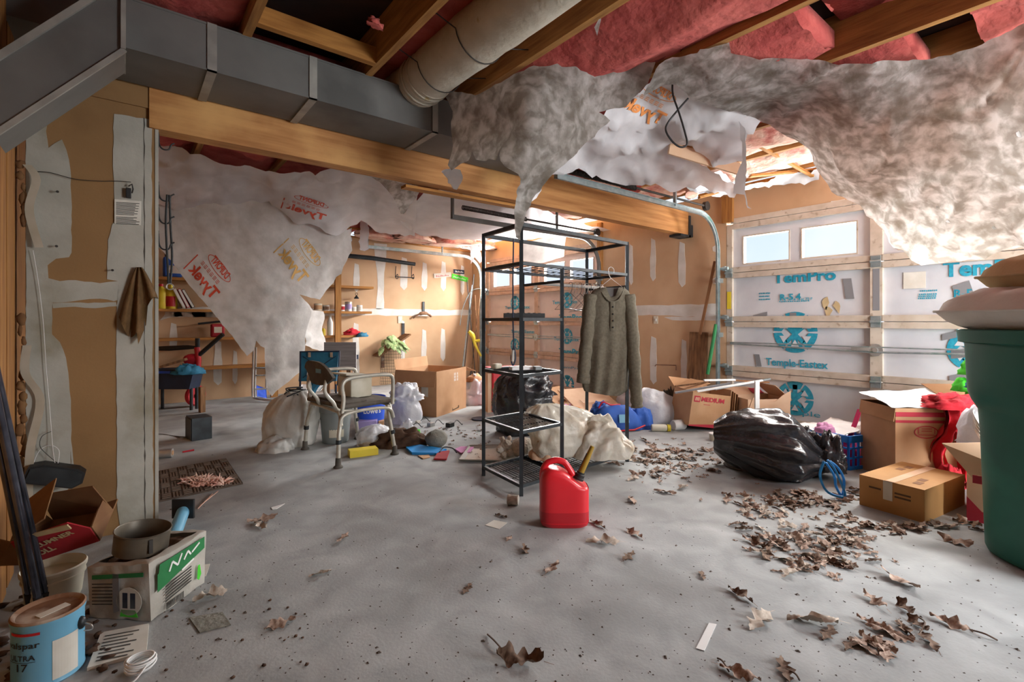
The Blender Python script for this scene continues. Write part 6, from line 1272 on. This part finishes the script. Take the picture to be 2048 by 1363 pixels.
lump('newspaper_bundle', 'crumpled dark newspapers wedged left of the medium box', 'paper', 1350, 846, (.22, .25, .30), 'rubber', 24, amp=.4, sc=3)
def bottle(name, lb_, cat, px, py, r, L, ang, m, capm=None, glass=False):
    c = Fl(px, py); t = thing(name, lb_, cat, c); M = rz(ang) @ rot('Y', 90)
    b = B(); b.lathe([(.001, 0), (r*.9, 0), (r, .01), (r, L), (r*.8, L+.015), (r*.6, L+.02)], c+Vector((0, 0, r)), 24, M); b.build('body', m, t, smooth=True)
    if capm: b = B(); b.lathe([(r*.95, L+.02), (r*.95, L+.05), (.001, L+.05)], c+Vector((0, 0, r)), 24, M); b.build('cap', capm, t, smooth=True)
    return t
bottle('plastic_jar', 'clear jar with a yellow lid lying before the white bag', 'jar', 1303, 862, .035, .13, -42, 'offwhite', 'yellow')
bottle('white_cylinder', 'white cardboard tube lying at the foot of the medium box', 'tube', 1346, 860, .05, .12, -20, 'white')
c = Fl(1429, 880); t = thing('plastic_cup', 'white plastic cup standing in front of the medium box', 'cup', c); b = B(); b.lathe([(.001, 0), (.043, 0), (.047, .06), (.049, .064), (.044, .064), (.041, .008), (.001, .008)], c, 24); b.build('body', 'offwhite', t, smooth=True); b = B(); b.lathe([(.0475, .056), (.051, .06), (.0475, .066)], c, 24); b.build('rim', 'white', t, smooth=True)
# MEDIUM moving box, tilted
c = Fl(1377, 862); t = thing('medium_carton', 'tilted tan moving box with a red printed size and red base band', 'box', c)
Mx = rot('Y', 9)
A_ = Fl(1377, 864); A_.z = .02; L, H = .42, .33; an = -38.5+12
Qm = carton(t, A_+Vector((0, 0, .045)), an, L, .34, H, 'card', (('n', .17, 150), ('w', .2, 30)), Mx=rz(0) @ Matrix.Rotation(math.radians(8), 3, FW))
em, um, nm_ = (Qm(1, 0, 0)-Qm(0, 0, 0)), (Qm(0, 0, 1)-Qm(0, 0, 0)), -(Qm(0, 1, 0)-Qm(0, 0, 0))
text('MEDIUM', Qm(.10, -.002, H*.76), em, um, .042, 'ink_crimson', t, width=.25, bold=.035)
B().prism([Qm(x, -.002, z) for x, z in ((.02, H*.72), (.085, H*.72), (.085, H*.90), (.02, H*.90))], nm_*.001).build('logo_panel', 'ink_crimson', t)
for k in range(3): B().prism([Qm(x, -.004, z) for x, z in ((.03+.017*k, H*.76), (.04+.017*k, H*.76), (.045+.015*k, H*.86), (.035+.015*k, H*.86))], nm_*.0005).build('logo_mark', 'card_pale', t)
B().prism([Qm(x, -.002, z) for x, z in ((0, 0), (L, 0), (L, .045), (L*.5, .03), (0, .012))], nm_*.001).build('red_band', 'ink_crimson', t)
B().prism([Qm(x, -.002, z) for x, z in ((.13, H*.66), (.20, H*.66), (.20, H*.675), (.13, H*.675))], nm_*.001).build('printed_line', 'ink_crimson', t)
for k in range(4):
    b = B(); x = L+.012+.026*k; b.prism([Qm(x, 0, -.0), Qm(x, .34, 0), Qm(x-.02, .34, H+.05), Qm(x-.02, 0, H+.06-.012*k)], em*.006); tag(b.build('folded_carton', 'card_dark' if k % 2 else 'card'), ('first', 'second', 'third', 'fourth')[k]+' of the flattened cartons stacked against the right side of the medium box', 'carton', 'flattened cartons beside the medium box')
c = Fl(1502, 868)+FW*.06; t = thing('open_carton', 'torn open tan box behind the big black bag near the door', 'box', c)
Qo = carton(t, c, -32, .44, .34, .32, 'card_pale', (('n', .2, 165), ('e', .2, 40)))
b = B(); b.prism([Qo(x, -.004, z) for x, z in ((.0, .22), (.05, .34), (.10, .33), (.2, .29), (.28, .30), (.36, .36), (.44, .40), (.44, .30), (0, .2))], Qo(0, -1, 0)*0+(Qo(0, 0, 0)-Qo(0, 1, 0))*.004); b.build('torn_edge', 'card_pale', t)
B().prism([Qo(.28+x, .345+y, .325+z) for x, y, z in ((0, 0, .0), (.12, 0, 0), (.12, .10, .04), (0, .10, .04))], (0, 0, .002)).build('red_print', 'ink_crimson', t)
# sticks, trim and white frame on the boxes
for k, (x0, y0, t0, x1, y1, t1, w, m, lb_) in enumerate(((1350, 772, 4.9, 1420, 763, 4.8, .03, 'old_wood', 'brown stick lying across the white bags'), (1408, 760, 4.5, 1470, 759, 4.5, .03, 'white', 'short white stick on the medium box'), (1395, 782, 4.45, 1525, 760, 4.4, .03, 'white', 'long white strip of trim across the two boxes'), (1462, 760, 4.55, 1538, 764, 4.6, .02, 'card_dark', 'thin brown strip behind the white trim'), (1430, 778, 4.5, 1540, 757, 4.75, .02, 'grey_plastic', 'grey strip lying on the boxes'), (1350, 785, 4.7, 1460, 766, 4.6, .05, 'duct_tape', 'dark grey slat under the white trim'))):
    b = B(); b.beam(P(x0, y0, t=t0), P(x1, y1, t=t1), w, .014); tag(b.build('wood_strip', m), lb_, 'strip', 'strips lying across the boxes')
t = thing('white_bracket', 'white angled frame piece standing against the torn open box', 'frame', P(1515, 838, t=4.05))
b = B(); b.beam(P(1514, 762, t=4.1), P(1514, 830, t=4.1), .035, .02, up=FW); b.build('upright', 'white', t); b = B(); b.beam(P(1518, 826, t=4.08), P(1466, 838, t=3.9), .03, .02); b.build('foot', 'offwhite', t)
# corner boards
t = None
b = B(); a_, e_ = P(1396, 760, x=5.16), P(1398, 664, x=5.18); a_.z = .0; b.beam(Vector((a_.x-.06, a_.y, 0)), e_, .22, .03, up=(1, 0, 0)); tag(b.build('wide_board', 'old_wood'), 'wide weathered board leaning in the corner by the near door', 'board')
b = B(); b.beam(P(1400, 668, x=5.12), P(1430, 522, x=5.14), .03, .015, up=(1, 0, 0)); tag(b.build('thin_stick', 'card_dark'), 'thin brown stick leaning above the wide board', 'stick')
b = B(); b.tube([P(1415, 748, x=5.02), P(1432, 648, x=5.10)], .02, 8); tag(b.build('green_pole', 'bag_green', smooth=True), 'dark green pole leaning beside the door track', 'pole')
b = B(); b.tube([P(1310, 732, x=5.20), P(1312, 729, x=5.20), P(1352, 730, x=5.20), P(1352, 740, x=5.20)], .006, 6); tag(b.build('iron_rod', 'rust'), 'thin rusty rod fixed across the tan wall', 'rod')
# ------------------------------------------------------------------ black bag with blue drawstring
c = Fl(1555, 960)+FW*.24; t = thing('drawstring_bag', 'big glossy black trash bag slumped on its side with blue drawstring', 'bag', c)
M = rz(-38.5)
def bb_(u, v):
    a = u*2*math.pi; s = v                      # along the bag, s=0 fat end, s=1 gathered neck
    ax = -.33+.76*s; r = (math.sin(math.pi*min(1, (s*.80+.07)))**.62)*(1-.80*max(0, s-.62)/.38)
    pl = 1+(.05+.11*s)*(math.sin(11*a+2*s+2*noise.noise(Vector((a, s*2, 4))))+.6*math.sin(19*a+1+3*noise.noise(Vector((a*2, s*3, 9)))))*.6
    d = Vector((s*2, math.cos(a), math.sin(a))); l = 1+.16*noise.noise(d*1.6+Vector((3, 1, 7)))+.05*noise.noise(d*4.5)
    rid = 1-abs(noise.noise(Vector((s*3, a*2.6, 5))))*2; l += .03*rid
    y = .29*r*pl*l*math.cos(a); z = .255*r*pl*l*math.sin(a)
    zc = .235*(1-.62*s)+.01; x = ax+.05*math.cos(a)
    zz = zc+z
    if zz < .004: zz = .004
    return c+M @ Vector((x, y-.22*s*s, zz))
b = B(); b.grid(bb_, 96, 56, True); b.build('bag_body', 'blackbag', t, smooth='all')
nk = c+M @ Vector((.42, -.20, .06))
b = crumple(nk+Vector((-.02, .05, .0)), (.18, .24, .20), -38, 9, 44, .5, 3.2); b.build('gathered_neck', 'blackbag', t, smooth='all')
b = crumple(nk+M @ Vector((-.12, .2, .10)), (.2, .22, .13), -38, 11, 44, .5, 3.2, False); b.build('loose_flap', 'blackbag', t, smooth='all')
for k, pts in enumerate((((1648, 922), (1640, 950), (1652, 980), (1676, 992), (1690, 990), (1682, 965), (1668, 935), (1655, 920)), ((1652, 925), (1668, 950), (1672, 972), (1684, 990), (1688, 960), (1676, 935), (1660, 922)))):
    b = B(); b.tube(spline([P(x, y, t=min(2.98 if k else 2.93, 1042/(max(y, 700)-643+.0)*.985)) for x, y in pts], 5), .0075, 6); b.build('drawstring', 'cyanblue', t, smooth='all')
c = Fl(1476, 938)+FW*.04; t = thing('grey_shoe', 'worn grey shoe tip sticking out under the black drawstring bag', 'shoe', c)
b = B(); b.ball(c+Vector((0, 0, .05)), (.06, .10, .062), 18, .15, 3, 2, M=rz(-20)); b.build('upper', 'stone', t, smooth='all', floor=.004); b = B(); b.ball(c+Vector((0, 0, .012)), (.064, .104, .018), 18, M=rz(-20)); b.build('sole', 'rubber', t, smooth='all', floor=0)
b = crumple(Fl(1505, 936)+FW*.02, (.10, .05, .03), -38, 2, 20, .3, 3); tag(b.build('blue_scrap', 'royal', smooth='all'), 'little blue scrap under the black drawstring bag', 'scrap')
# ------------------------------------------------------------------ blue crate
c = Fl(1668, 938); t = thing('blue_crate', 'bright blue open lattice crate filled with pink and white odds', 'crate', c)
a0 = Fl(1697, 940); e1 = (Fl(1755, 932)-a0); Lr = e1.length; e1.normalize(); e2 = Vector((-e1.y, e1.x, 0)); Ll = .30; Hc = .24
def CQ(x, y, z): return a0+e1*x+e2*y+Vector((0, 0, z))
sides = [((0, 0), (Lr, 0)), ((0, Ll), (0, 0)), ((Lr, 0), (Lr, Ll)), ((Lr, Ll), (0, Ll))]
b = B(); b.add([CQ(0, 0, .006), CQ(Lr, 0, .006), CQ(Lr, Ll, .006), CQ(0, Ll, .006)], [(0, 1, 2, 3)]); b.build('base', 'crateblue', t)
for (x0, y0), (x1, y1) in sides:
    b = B()
    for z, hh in ((.012, .024), (.085, .012), (.155, .012), (Hc-.02, .05)): b.beam(CQ(x0, y0, z), CQ(x1, y1, z), .012, hh)
    n = 6
    for k in range(n+1): f = k/n; b.beam(CQ(x0+(x1-x0)*f, y0+(y1-y0)*f, .01), CQ(x0+(x1-x0)*f, y0+(y1-y0)*f, Hc), .012, .012, up=e1 if x0 == x1 else e2)
    b.build('side_lattice', 'crateblue', t)
b = crumple(CQ(Lr/2, Ll/2, .012), (Lr*.8, Ll*.8, .19), math.degrees(math.atan2(e1.y, e1.x)), 3, 30, .25, 3); tag(b.build('pink_clothes', 'magenta', smooth='all'), 'bundle of hot pink things inside the blue crate', 'clothes')
cloth_quad([CQ(-.06, .05, .23), CQ(Lr+.03, .06, .29), CQ(Lr-.02, Ll+.05, .30), CQ(-.06, Ll+.06, .26)], MATS['white'], 'cloth', None, 16, .03, 7, 5); tag(bpy.data.objects[[o.name for o in COL.objects][-1]], 'white sheet of packaging lying over the blue crate', 'packaging')
b = B(); b.beam(CQ(Lr*.5, .10, .20), CQ(Lr*.95, .12, .40), .03, .012); tag(b.build('pink_strap', 'magenta'), 'pink plastic strap sticking up out of the blue crate', 'strap')
b = B(); b.beam(CQ(Lr*.6, .06, .24), CQ(Lr*1.1, .08, .40), .02, .01); tag(b.build('white_strap', 'white'), 'white plastic stick rising from the blue crate', 'stick')
b = crumple(CQ(.0, Ll*.6, .24), (.16, .12, .06), 0, 5, 24, .3, 3); tag(b.build('candy_bag', 'pinkcloth', smooth='all'), 'pale pink packet on top of the blue crate', 'packet')
# ------------------------------------------------------------------ striped box with red jacket, flat box, box M
c = Vector((3.98, .94, 0)); t = thing('striped_carton', 'tall tan moving box with two dark red stripes and a torn side', 'box', c)
Qs = carton(t, c, -43, .46, .36, .50, 'card', (('n', .2, 8), ('w', .09, 262)))
es, ns = Qs(1, 0, 0)-c, c-Qs(0, 1, 0)
for z0, z1 in ((.445, .475), (.405, .422)): B().prism([Qs(x, -.002, z) for x, z in ((0, z0), (.46, z0), (.46, z1), (0, z1))], ns*.001).build('red_stripe', 'ink_crimson', t)
vs, fs = ring2d(.075, .042, .006, 28); b = B(); b.add([Qs(.19+x, -.003, .345+y) for x, y in vs], fs); b.build('printed_oval', 'ink_crimson', t)
for k, (x0, z0, x1, z1) in enumerate(((.14, .325, .24, .325), (.14, .335, .14, .37), (.16, .35, .22, .35), (.16, .365, .22, .365), (.24, .335, .24, .37))): B().prism([Qs(x, -.003, z) for x, z in ((x0, z0), (x1+.004, z0), (x1+.004, z1+.004), (x0, z1+.004))], ns*.0005).build('printed_mark', 'ink_crimson', t)
cloth_quad([Qs(-.03, -.01, .52), Qs(.44, .0, .525), Qs(.46, .38, .58), Qs(.0, .38, .55)], MATS['white'], 'cloth', None, 20, .025, 6, 8); tag(bpy.data.objects[[o.name for o in COL.objects][-1]], 'white cloth spread over the top of the striped box', 'cloth')
t = thing('red_jacket', 'red quilted garment hanging over the corner of the striped box', 'jacket', Qs(.4, -.08, 0))
J0 = Qs(.36, -.03, 0)
def drape(x0, x1, zt, zb, y, seed, nm, m='redcloth'):
    def f(u, v):
        x = x0+(x1-x0)*u+.03*math.sin(v*5+seed); z = zt+(zb-zt)*v; return Qs(x, y-.05*math.sin(math.pi*min(1, v*1.2+.1))-.025*math.sin(u*9+seed+v*3)-.03*noise.noise(Vector((u*4, v*6, seed))), z)
    b = B(); b.grid(f, 20, 26); k = len(b.v); b.grid(lambda u, v: f(1-u, v)+Vector((0, 0, 0))-ns*.03, 20, 26)
    return b.build(nm, m, t, smooth='all')
drape(.24, .33, .54, .10, -.02, 1, 'sleeve'); drape(.35, .54, .54, .02, -.03, 4, 'body_panel'); drape(.40, .56, .50, .0, -.08, 7, 'front_panel')
b = crumple(Qs(.36, .02, .51), (.32, .26, .08), -24, 6, 36, .4, 3); b.build('collar_bunch', 'redcloth', t, smooth='all')
b = crumple(Qs(.28, -.08, .02), (.16, .12, .12), -24, 8, 26, .4, 3); b.build('cuff', 'redcloth', t, smooth='all')
c = Vector((3.325, .66, 0)); t = thing('flat_carton', 'low wide amber cardboard box taped shut in front of the striped box', 'box', c); L, Wd, H = .53, .31, .175; an = -8.6
M = rz(an); Qf = lambda x, y, z: c+M @ Vector((x, y, z))
b = B(); b.prism([Qf(0, 0, 0), Qf(L, 0, 0), Qf(L, Wd, 0), Qf(0, Wd, 0)], (0, 0, H-.004)); b.build('box_body', 'card_amber', t)
for y0, y1 in ((0, Wd/2-.0015), (Wd/2+.0015, Wd)): b = B(); b.prism([Qf(0, y0, H-.004), Qf(L, y0, H-.004), Qf(L, y1, H-.004), Qf(0, y1, H-.004)], (0, 0, .005)); b.build('flap', 'card_amber', t)
Bx = M @ Vector((-1, 0, 0))
B().prism([Qf(-.001, y, z) for y, z in ((.145, .07), (.19, .07), (.19, H), (.145, H))], Bx*.001).build('tape_strip', 'offwhite', t); B().prism([Qf(x, y, H+.002) for x, y in ((0, .135), (L, .135), (L, .18), (0, .18))], (0, 0, .0006)).build('tape_strip', 'card_pale', t)
for k in range(2): B().prism([Qf(-.001, y, z) for y, z in ((.06, .115-.02*k), (.135, .115-.02*k), (.135, .125-.02*k), (.06, .125-.02*k))], Bx*.0006).build('printed_mark', 'ink_brown', t)
B().prism([Qf(-.001, y, z) for y, z in ((.2, .115), (.26, .115), (.26, .125), (.2, .125))], Bx*.0006).build('printed_mark', 'ink_brown', t)
for k, (x, y) in enumerate(((.08, .05), (.16, .06), (.3, .22), (.38, .21))): B().prism([Qf(x+dx, y+dy, H+.0018) for dx, dy in ((0, 0), (.06, 0), (.06, .035), (0, .035))], (0, 0, .0005)).build('printed_mark', 'card_dark', t)
c = Vector((3.56, .53, 0)); t = thing('tall_carton', 'open tan and red moving box with a printed letter beside the green bin', 'box', c)
Qt = carton(t, c, -84, .46, .34, .36, 'card_pale', ())
et, wt = Qt(1, 0, 0)-c, -(Qt(0, 1, 0)-c)
fl = [Qt(0, -.0, .36), Qt(.44, -.0, .36)]
q_ = [P(1944, 955, t=2.55), P(2020, 940, t=2.42), P(2020, 884, t=2.55), P(1884, 886, t=2.62)]
b = B(); b.prism(q_, (q_[1]-q_[0]).cross(q_[3]-q_[0]).normalized()*-.005); b.build('flap', 'card_pale', t)
nq = (q_[1]-q_[0]).cross(q_[3]-q_[0]).normalized()
def fq(u, v): return (q_[0]*(1-u)+q_[1]*u)*(1-v)+(q_[3]*(1-u)+q_[2]*u)*v+nq*.002
B().prism([fq(u, v) for u, v in ((.12, .18), (.36, .20), (.36, .72), (.30, .84), (.22, .84), (.14, .68))], nq*.001).build('red_tag_print', 'ink_crimson', t); B().prism([fq(u, v)+nq*.001 for u, v in ((.15, .24), (.33, .26), (.33, .62), (.17, .62))], nq*.001).build('pale_panel', 'card_pale', t)
B().prism([Qt(x, -.002, z) for x, z in ((-.0, .0), (.46, 0), (.46, .05), (.06, .06), (.0, .13))], wt*.001).build('red_band', 'ink_crimson', t)
text('M', P(1967, 965, t=2.40), et, (0, 0, 1), .05, 'ink_crimson', t, bold=.03); b = B(); a_ = P(1945, 965, t=2.42); b.prism([a_, a_+et*.05, a_+et*.05+Vector((0, 0, .04)), a_+Vector((0, 0, .04))], wt*.001); b.build('logo_panel', 'ink_crimson', t)
# white plates and green toys between box and bin
t = thing('plastic_pack', 'bundle of white plastic plates behind the green bin', 'pack', P(1965, 860, t=2.9)); b = crumple(P(1965, 890, t=2.9), (.26, .22, .22), 20, 4, 34, .35, 3, False); b.build('wrapper', 'whitebag', t, smooth='all')
for k in range(4): b = B(); b.lathe([(.001, 0), (.07, 0), (.09, .014), (.088, .016), (.07, .003)], P(1962, 850+k*7, t=2.85), 20, rot('X', 60)); b.build('plate', 'white', t, smooth=True)
t = thing('support_carton', 'tan carton behind the red garment holding the green toys', 'box', P(1935, 930, t=3.15)); cc = Fl(1915, 985)+FW*.0; Qg = carton(t, Vector((4.50, .60, 0)), -43, .34, .34, .52, 'card', (('n', .2, 160),))
t = thing('green_toy', 'bright lime green plush piled between the boxes and the green bin', 'toy', P(1945, 780, t=3.1))
for k, (px, py, sx, sz, sd) in enumerate(((1952, 735, .17, .10, 3), (1935, 768, .14, .08, 5), (1958, 795, .20, .11, 7), (1975, 745, .14, .12, 9))):
    b = crumple(P(px, py+14, t=3.38+.03*k), (sx, .16, sz), -38+20*k, sd, 34, .35, 2.6, False); b.build('limb', 'lime', t, smooth='all')
b = crumple(P(1950, 775, t=3.26), (.12, .1, .05), 0, 3, 20, .3, 3, False); b.build('blue_patch', 'teal_cloth', t, smooth='all')
# ------------------------------------------------------------------ green wheeled bin with cushions
ctr = Fl(1988, 1140)+RT*.375; c = Vector((ctr.x, ctr.y, 0)); t = thing('green_bin', 'big dark green wheeled trash bin at the right edge of the garage', 'bin', c)
def bin_(u, v):
    a = u*2*math.pi; n = 2.8; cx, sx = math.cos(a), math.sin(a); k = (abs(cx)**n+abs(sx)**n)**(-1/n)
    prof_ = [(0, .24), (.01, .262), (.03, .27), (.55, .285), (.66, .292), (.70, .312), (.74, .325), (.97, .335), (.975, .355), (1.03, .36), (1.035, .345), (1.0, .325), (.9, .32)]
    f = v*(len(prof_)-1); i = min(int(f), len(prof_)-2); f -= i; z = prof_[i][0]+(prof_[i+1][0]-prof_[i][0])*f; r = prof_[i][1]+(prof_[i+1][1]-prof_[i][1])*f
    return c+rz(-38.5) @ Vector((r*k*cx, r*k*sx, z))
b = B(); b.grid(bin_, 64, 49, True); b.build('body', 'binGreen', t, smooth=True)
for a in (210, 250, 290): b = B(); d_ = rz(-38.5) @ Vector((math.cos(math.radians(a)), math.sin(math.radians(a)), 0)); b.obox(c+d_*.345+Vector((0, 0, .90)), (.02, .012, .14), rz(-38.5+a+90)); b.build('rib', 'binGreen', t)
b = B(); b.obox(c+Vector((0, 0, 1.0)), (.5, .5, .03), rz(-38.5), bev=.01); b.build('lid', 'binGreen', t)
def pillow(name, lb_, ctr_, L, Wd, H, ang, m, seed):
    t = thing(name, lb_, 'cushion', ctr_); M = rz(ang)
    def f(u, v, s):
        x, y = (u-.5)*2, (v-.5)*2; h = ((1-abs(x)**4)*(1-abs(y)**4))**.42; w = noise.noise(Vector((x*2, y*2, seed)))*.03+.012*noise.noise(Vector((x*7, y*5, seed)))
        return ctr_+M @ Vector((x*L/2*(1-.06*y*y), y*Wd/2*(1-.06*x*x), s*(H/2)*h+(w if s > 0 else 0)*h))
    b = B(); b.grid(lambda u, v: f(u, v, 1), 26, 26); b.build('cover', m, t, smooth='all'); b = B(); b.grid(lambda u, v: f(1-u, v, -1), 20, 20); b.build('underside', m, t, smooth='all')
    e = [f(k/20, 0, 0) for k in range(20)]+[f(1, k/20, 0) for k in range(20)]+[f(1-k/20, 1, 0) for k in range(20)]+[f(0, 1-k/20, 0) for k in range(20)]
    b = B(); b.tube(e, .007, 6, True); b.build('piping', m, t, smooth='all')
pillow('white_cushion', 'large off-white cushion lying on top of the green bin', c+Vector((.0, 0, 1.12)), .74, .70, .22, -38.5, 'canvas', 3)
pillow('beige_cushion', 'beige cushion on top of the white cushion on the green bin', c+RT*.10+Vector((0, 0, 1.28)), .62, .60, .20, -30, 'beige_cloth', 8)
b = B(); b.prism([c+RT*.16+Vector((0, 0, 1.352)), c+RT*.36+Vector((0, 0, 1.36)), c+RT*.36+FW*.2+Vector((0, 0, 1.37)), c+RT*.16+FW*.2+Vector((0, 0, 1.36))], (0, 0, .03)); tag(b.build('white_cloth', 'white'), 'folded white cloth lying on the beige cushion', 'cloth')
# ------------------------------------------------------------------ dry leaves
R_ = random.Random(11)
def leaf_mesh(k):
    r = random.Random(k); half = [(i/21, (.012+.235*math.sin(math.pi*min(1, i/21*.95+.02))**.8*(.66+.34*math.sin(i/21*21-1.2)))*(1 if i < 21 else 0)) for i in range(22)]
    bm = bmesh.new(); cu = r.uniform(-.5, 1.1); tw = r.uniform(-1.0, 1.0); fold = r.uniform(-.3, .9); lift = r.uniform(-1, 1); rows = []
    for x, w in half:
        w *= r.uniform(.85, 1.1)
        vs = []
        for s in (-1, -.5, 0, .5, 1):
            y = s*w; z = fold*abs(w)*s*s*.55+lift*y*.5+.06*math.sin(x*9+s*2+k)+cu*(x-.5)**2*.5+tw*y*(x-.5)*.6+.018*r.uniform(-1, 1)+.05; vs.append(bm.verts.new((x-.5, y, z)))
        rows.append(vs)
    for a, b_ in zip(rows, rows[1:]):
        for i in range(4):
            try: bm.faces.new((a[i], a[i+1], b_[i+1], b_[i]))
            except ValueError: pass
    # stem
    s0 = [bm.verts.new((-.5, d, .05)) for d in (-.012, .012)]; s1 = [bm.verts.new((-.72, d+.03, .02)) for d in (-.008, .008)]; bm.faces.new((s0[0], s0[1], s1[1], s1[0]))
    zm = min(v.co.z for v in bm.verts)
    for v in bm.verts: v.co.z -= zm-.004
    bmesh.ops.remove_doubles(bm, verts=bm.verts[:], dist=.0005)
    me = bpy.data.meshes.new('dry_leaf'); bm.to_mesh(me); bm.free(); me.materials.append(MATS[('leaf', 'leaf_pale', 'leaf', 'leaf_dark')[k % 4]])
    me.polygons.foreach_set('use_smooth', [True]*len(me.polygons)); return me
LM = [leaf_mesh(k) for k in range(16)]
clusters = [  # px centre, spread, how many, size range, label group
    (1300, 905, 75, 24, 60, 'dry oak leaf in the drift between the rack and the black bag', 'leaf drift beyond the gas can'), (1365, 930, 90, 30, 46, 'dry oak leaf in the drift between the rack and the black bag', 'leaf drift beyond the gas can'),
    (1600, 1000, 110, 22, 46, 'dry leaf on the floor before the black drawstring bag', 'leaves before the black bag'), (1505, 1025, 60, 22, 16, 'dry leaf on the floor before the black drawstring bag', 'leaves before the black bag'),
    (1530, 1085, 70, 26, 18, 'dry leaf in the scattered heap left of the amber box', 'leaves left of the amber box'), (1680, 1080, 90, 40, 44, 'dry leaf in the scattered heap left of the amber box', 'leaves left of the amber box'),
    (1640, 1130, 60, 22, 22, 'dry leaf in the scattered heap left of the amber box', 'leaves left of the amber box'), (1820, 1040, 110, 20, 26, 'dry leaf close around the amber box', 'leaves around the amber box'),
    (1790, 1260, 75, 35, 15, 'curled dry leaf in the heap at the lower right', 'curled leaves at the lower right'), (1740, 1285, 60, 30, 7, 'curled dry leaf in the heap at the lower right', 'curled leaves at the lower right')]
n = 0; stuff = B()
def put(px, py, L, label, group=None, k=None):
    global n
    p = Fl(px, py); o_ = bpy.data.objects.new('dry_leaf', LM[R_.randrange(16) if k is None else k]); COL.objects.link(o_); o_.location = p; o_.scale = (L, L, L*R_.uniform(.6, 1.2)); o_.rotation_euler = (0, 0, R_.uniform(0, 6.28)); tag(o_, label, 'leaf', group); n += 1
occupied = [(1450, 820, 1690, 945), (1727, 925, 1932, 1046), (1640, 845, 1755, 940), (1084, 900, 1185, 1062)]
for cx, cy, sx, sy, m_, lb_, g in clusters:
    k = 0
    while k < m_:
        px, py = R_.gauss(cx, sx*.55), R_.gauss(cy, sy*.55)
        if py < 880 or px > 2040 or any(a <= px <= c_ and b_ <= py <= d_ for a, b_, c_, d_ in occupied): continue
        put(px, py, R_.uniform(.06, .12), lb_, g); k += 1
singles = [(525, 1042, .13, 'large dry leaf on the open floor in front of the shower chair'), (520, 1052, .10, 'curled brown leaf just below the large leaf'), (685, 1078, .09, 'lone grey leaf in the middle of the floor'), (640, 1148, .08, 'small curled leaf below the lone grey leaf'), (560, 1250, .09, 'dark curled leaf beside the small pile of plaster crumbs'), (1002, 1032, .07, 'tan leaf left of the gas can'), (1018, 1078, .06, 'little brown leaf in the shadow of the gas can'), (1050, 1102, .08, 'dry crumbling leaf at the edge of the gas can shadow'),
    (1105, 1138, .10, 'folded pale leaf below the gas can'), (1205, 1085, .14, 'long twisted leaf at the right foot of the gas can'), (1268, 1068, .10, 'flat grey leaf right of the gas can'), (1258, 1115, .09, 'five-lobed leaf below the flat grey leaf'), (1195, 1050, .10, 'crumpled leaf touching the right side of the gas can'), (1040, 1325, .13, 'crumpled brown leaf with a long stem at the bottom of the floor'), (935, 1178, .07, 'thin curled leaf chip in the middle of the floor'), (1405, 1152, .06, 'forked leaf scrap left of the white tape'), (1480, 1192, .10, 'folded leaf above and right of the white tape'), (1520, 1245, .13, 'long pale split leaf right of the white tape'), (1570, 1340, .10, 'curled pale leaf at the bottom right of the tape'), (1480, 1350, .10, 'crumpled leaf at the bottom edge below the tape'), (1625, 1245, .15, 'long stemmed leaf reaching toward the lower right heap'), (1800, 1165, .14, 'broad pale leaf lying alone beyond the lower right heap'), (1910, 1085, .12, 'leaf with bright rim before the tall carton'), (1330, 985, .12, 'pair of grey leaves far right of the spout'), (1265, 1003, .10, 'leaf on the floor just right of the spout'), (420, 1195, .10, 'dark leaf beside the plant food bag')]
for px, py, L, lb_ in singles: put(px, py, L*1.15, lb_)
for k in range(330):
    cx, cy, sx, sy = R_.choice([(1310, 900, 90, 24), (1370, 935, 110, 30), (1620, 1005, 120, 26), (1660, 1085, 110, 45), (1830, 1035, 120, 20), (930, 860, 60, 20), (1000, 895, 60, 22)])
    px, py = R_.gauss(cx, sx*.6), R_.gauss(cy, sy*.6)
    if py < 850 or any(a <= px <= c_ and b_ <= py <= d_ for a, b_, c_, d_ in occupied): continue
    p = Fl(px, py); a = R_.uniform(0, 6.28); L = R_.uniform(.02, .05); me = LM[R_.randrange(16)]; M = rz(math.degrees(a))
    stuff.add([p+M @ (v.co*L) for v in me.vertices], [tuple(f.vertices) for f in me.polygons])
o = tag(stuff.build('leaf_litter', 'leaf', smooth='all'), 'fine broken leaf litter sprinkled among the whole leaves', 'leaf litter'); o['kind'] = 'stuff'
b = B()
for k in range(900):
    px, py = R_.uniform(300, 2048), R_.uniform(900, 1363)
    p = Fl(px, py); s = R_.uniform(.0012, .0035)*(1 if R_.random() < .93 else 2.2); a = R_.uniform(0, 3)
    b.add([p+rz(a*60) @ Vector(v)*s for v in ((-1, -.6, 0), (1.4, -.5, 0), (1, .8, 0), (-1, .5, 0), (0, 0, .9))], [(0, 1, 4), (1, 2, 4), (2, 3, 4), (3, 0, 4)])
o = tag(b.build('floor_grit', 'grit'), 'dark specks of grit scattered all over the concrete floor', 'grit'); o['kind'] = 'stuff'
for pts, lb_ in ((((975, 1270), (990, 1290), (1015, 1312), (1030, 1328)), 'thin curved twig running up from the crumpled brown leaf'), (((1435, 1318), (1445, 1330), (1458, 1345)), 'short black twig below the strip of white tape'), (((1945, 1262), (1970, 1275), (1995, 1282)), 'brown twig at the lower right edge of the floor'), (((1830, 1232), (1850, 1252), (1838, 1270)), 'bent twig above the lower right heap of leaves'), (((1572, 1340), (1590, 1355), (1600, 1363)), 'short twig behind the curled pale leaf')):
    b = B(); b.tube(spline([Fl(*q)+Vector((0, 0, .004+.01*(i % 2))) for i, q in enumerate(pts)], 5), .0028, 6); tag(b.build('twig', 'twig'), lb_, 'twig')
